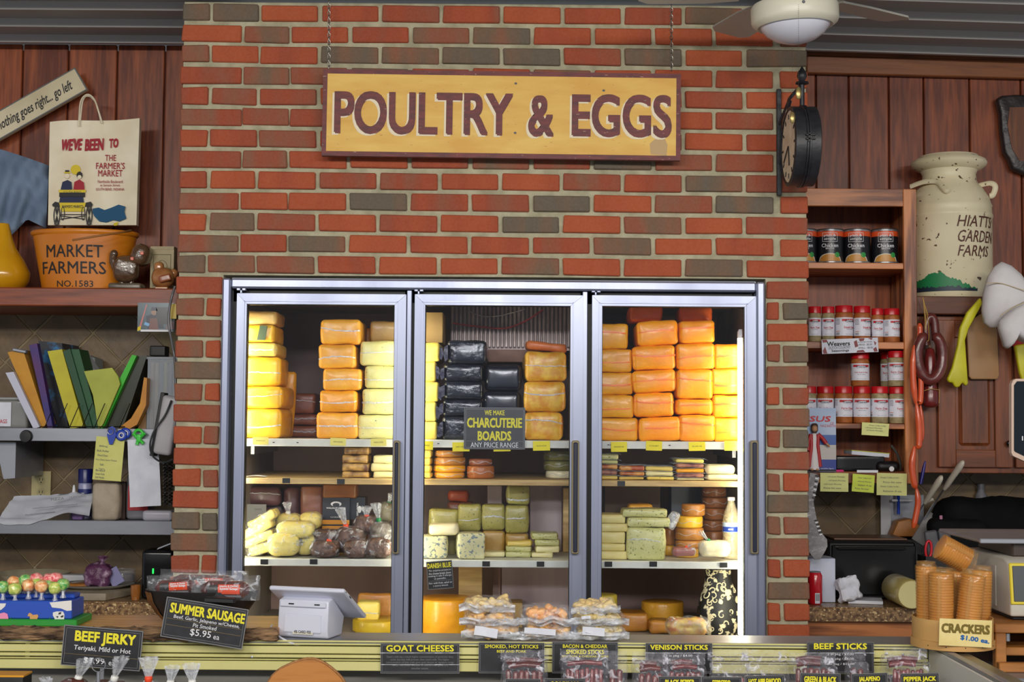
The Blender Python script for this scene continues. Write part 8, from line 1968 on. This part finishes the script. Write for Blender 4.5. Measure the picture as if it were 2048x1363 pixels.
part(sca, 'platter_support', G().cham(.30, .26, zpl - szt - .016, .004, c=((sc0 + sc1) / 2, -1.0, (zpl + szt) / 2 + .004)), mat('scale_brown', (60, 48, 42), .4), I4, rel=False)
part(sca, 'platter', G().cham(sc1 - P(1951, 1080, -1.12).x + .03, .34, .010, .003, c=((sc1 + .03 + P(1951, 1080, -1.12).x) / 2, -.98, zpl + .001)), STEEL, I4, rel=False)
part(sca, 'platter_lip', G().cham(sc1 - P(1951, 1080, -1.12).x + .03, .006, .012, .002, c=((sc1 + .03 + P(1951, 1080, -1.12).x) / 2, -1.152, zpl + .001)), STEEL, I4, rel=False)
p_ = T((sc0 + .10, -1.1962, (szt + szb) / 2 + .016)) @ R(-7, 'X')
dsp = part(sca, 'display_frame', G().cham(.20, .006, .10, .002), rgb_m('frame_yellow', (206, 186, 30), .4), p_, rel=False)
part(dsp, 'display_card', G().cham(.186, .002, .086, .001), mat('card_slate', (58, 62, 66), .4), p_ @ T((0, -.004, 0)), rel=False)
for i, s_ in enumerate(('Deli Meats', 'Hams & Cheeses', 'Smoked')): part(dsp, 'lettering', textg(s_, .05 + .02 * (i == 1), .008, .01), rgb_m('ink_gold', (170, 150, 70), .5), p_ @ T((-.03, -.0056, .02 - i * .022)), rel=False)
# upright touch screen at the edge
sy_ = -.775
ts = thing('touch_screen', 'dark touch screen with pale rim on a post beside the scale', 'screen', T((P(2080, 900, sy_).x, sy_, zst0)))
out = [(2023, 768), (2026, 761), (2032, 757), (2190, 757), (2190, 985), (2150, 968), (2026, 911), (2023, 905)]
def prism_part(parent, nm, pts, Y, t, m):
    q = [(P(a, b, Y).x, P(a, b, Y).z) for a, b in pts]
    a_ = sum(q[i][0] * q[(i + 1) % len(q)][1] - q[(i + 1) % len(q)][0] * q[i][1] for i in range(len(q)))
    if a_ < 0: q = q[::-1]
    return part(parent, nm, G().prism(q, t, T((0, Y, 0))), m, I4, rel=False)
prism_part(ts, 'rim', out, sy_, .02, mat('screen_rim', (206, 178, 160), .3))
prism_part(ts, 'glass_face', [(2028, 770), (2034, 762), (2186, 762), (2186, 978), (2030, 903), (2028, 900)], sy_ - .001, .001, mat('screen_glass', (14, 24, 34), .1))
part(ts, 'lettering', textg('1', .003, .012), SWH, at(2045, 876, sy_ - .0025), rel=False)
xp = P(2120, 900, sy_).x
part(ts, 'post', G().tube([(xp, sy_ + .03, zst0 + .001), (xp, sy_ + .03, P(2120, 880, sy_).z)], .016, 12), BLK, I4, rel=False, smooth=50)
# ================================================================ LEFT COUNTER THINGS
YQ = .22
def onk(px, py, Y): 
    v = P(px, py, Y); v.z = ZK + .001; return v
cbd = thing('cutting_board', 'grey-beige cutting board under the plate on the left counter', 'board', onk(200, 1215, .25))
bx0_, bx1_ = P(60, 1210, .17).x, P(211, 1215, .17).x
q = [(bx0_, .17), (bx1_, .17), (bx1_ + .10, .50), (bx0_, .50)]
g = G(); zt_b = ZK + .026
g.add([(x, y, ZK + .001) for x, y in q] + [(x, y, zt_b) for x, y in q], [(3, 2, 1, 0), (4, 5, 6, 7), (0, 1, 5, 4), (1, 2, 6, 5), (2, 3, 7, 6), (3, 0, 4, 7)])
soft(part(cbd, 'slab', g, mat('board_stone', (150, 138, 118), .6, (130, 118, 100), 20), I4, rel=False), .003)
k = mpp(.33); pl = thing('plate', 'grey oval plate holding the purple bundle and amber block', 'plate', T((P(190, 1190, .33).x, .33, zt_b + .001)))
part(pl, 'dish', G().lathe([(.0001, 0), (52 * k, 0), (74 * k, .010), (77 * k, .014), (74 * k, .015), (50 * k, .005), (.0001, .004)], 36, sy=.8), mat('plate_grey', (150, 146, 138), .35), smooth=50)
zp = zt_b + .006
block('amber_block', 'amber wrapped block on the grey plate', 'candy', 132, 176, zp, P(153, 1166, .31).z, .30, .08, mat('amber_wrap', (178, 112, 40), .25, (150, 88, 28), 10, coat=.5), r=.010, amp=.003)
ge = thing('purple_bundle', 'purple and white wrapped bundle on the grey plate', 'bundle', T((P(200, 1190, .3).x, .3, zp)))
PURP = mat('purple_wrap', (92, 50, 82), .4, (200, 170, 196), 26, bump=.6, ramp=(.55, .75))
part(ge, 'bundle_body', G().rbox(50 * k, .09, 44 * k, .02, 6, 2, .010, 30, 6), PURP, T(Vector((P(198, 1168, .30).x, .30, zp + 23 * k))), rel=False, smooth=50)
part(ge, 'twisted_top', G().lathe([(.010, 0), (.006, .012), (.016, .03)], 18, ripple=lambda a, z: .3 * sin(a * 5), cap=False), PURP, T(Vector((P(204, 1152, .30).x, .30, zp + 43 * k))), rel=False, smooth=60)
part(ge, 'label', G().cham(26 * k, .003, 34 * k, .001), mat('label_lilac', (130, 128, 170), .5), T(Vector((P(229, 1172, .29).x, .29, zp + 21 * k))) @ R(-30, 'Y'), rel=False)
k = mpp(.42); gj = thing('glass_jar', 'squat clear jar with dull contents behind the purple bundle', 'jar', T((P(238, 1180, .42).x, .44, zt_b + .001)))
hj = P(238, 1140, .42).z - zt_b
part(gj, 'jar_body', G().lathe([(.0001, 0), (28 * k, 0), (30 * k, .006), (30 * k, hj * .7), (28 * k, hj * .85), (29 * k, hj)], 24), film_mat('jar_glass', (190, 190, 196), opacity=.35, hi=.5, bscale=8, bump=.1), smooth=50)
part(gj, 'contents', G().lathe([(.0001, .003), (26 * k, .003), (26 * k, hj * .68), (.0001, hj * .7)], 20), mat('jar_fill', (150, 140, 120), .7, (120, 116, 130), 30), smooth=50)
k = mpp(.4)
ds = thing('scalloped_dish', 'cream scalloped dish behind the lollipops', 'dish', onk(45, 1200, .42))
part(ds, 'dish', G().lathe([(.0001, 0), (40 * k, 0), (60 * k, .03), (74 * k, P(45, 1152, .4).z - ZK), (72 * k, P(45, 1152, .4).z - ZK), (56 * k, .034), (.0001, .006)], 64, ripple=lambda a, z: .03 * sin(a * 14) * min(1, z * 15)), mat('dish_cream', (176, 166, 142), .35), T((P(45, 1190, .42).x, .52, ZK + .001)), rel=False, smooth=50)
block('butter_dish', 'white rectangular dish behind the amber block', 'dish', 105, 182, zt_b + .001, P(150, 1149, .46).z, .46, .05, mat('dish_white', (186, 186, 190), .4), r=.006, amp=0, bulge=0)
# black speaker-like device
k = mpp(.2); dv = thing('counter_appliance', 'tall black appliance with a green light by the brick corner', 'appliance', onk(312, 1225, .2))
hv = P(312, 1100, .2).z - ZK
part(dv, 'appliance_body', G().rbox(64 * k, .12, hv - .002, .014, 3, 3), BLKG, T((P(314, 1160, .2).x, .26, ZK + .001 + hv / 2)), rel=False, smooth=50)
part(dv, 'indicator_light', G().lathe([(.0001, 0), (.003, .001), (.003, .018), (.0001, .019)], 10), mat('led_green', (40, 220, 90), .4, emit=1.2), at(306, 1147, .197), rel=False, smooth=50)
solo('paper_slip', 'folded white paper resting on the black appliance', 'paper', G().sheet(lambda u, v: ((u - .5) * .05, (v - .5) * .06, .02 * u + .004 * sin(v * 4)), 6, 5, .001, off=(0, 0, 1)), PAPER, T((P(330, 1098, .22).x, .24, ZK + hv + .002)))
solo('amber_cup', 'small amber glass cup beside the black appliance', 'cup', G().lathe([(.0001, 0), (.014, 0), (.018, .03), (.017, .05), (.015, .05), (.014, .006), (.0001, .006)], 18), mat('amber_glass', (150, 92, 40), .25, coat=.5), onk_M if False else T(onk(271, 1200, .2)), smooth=50)
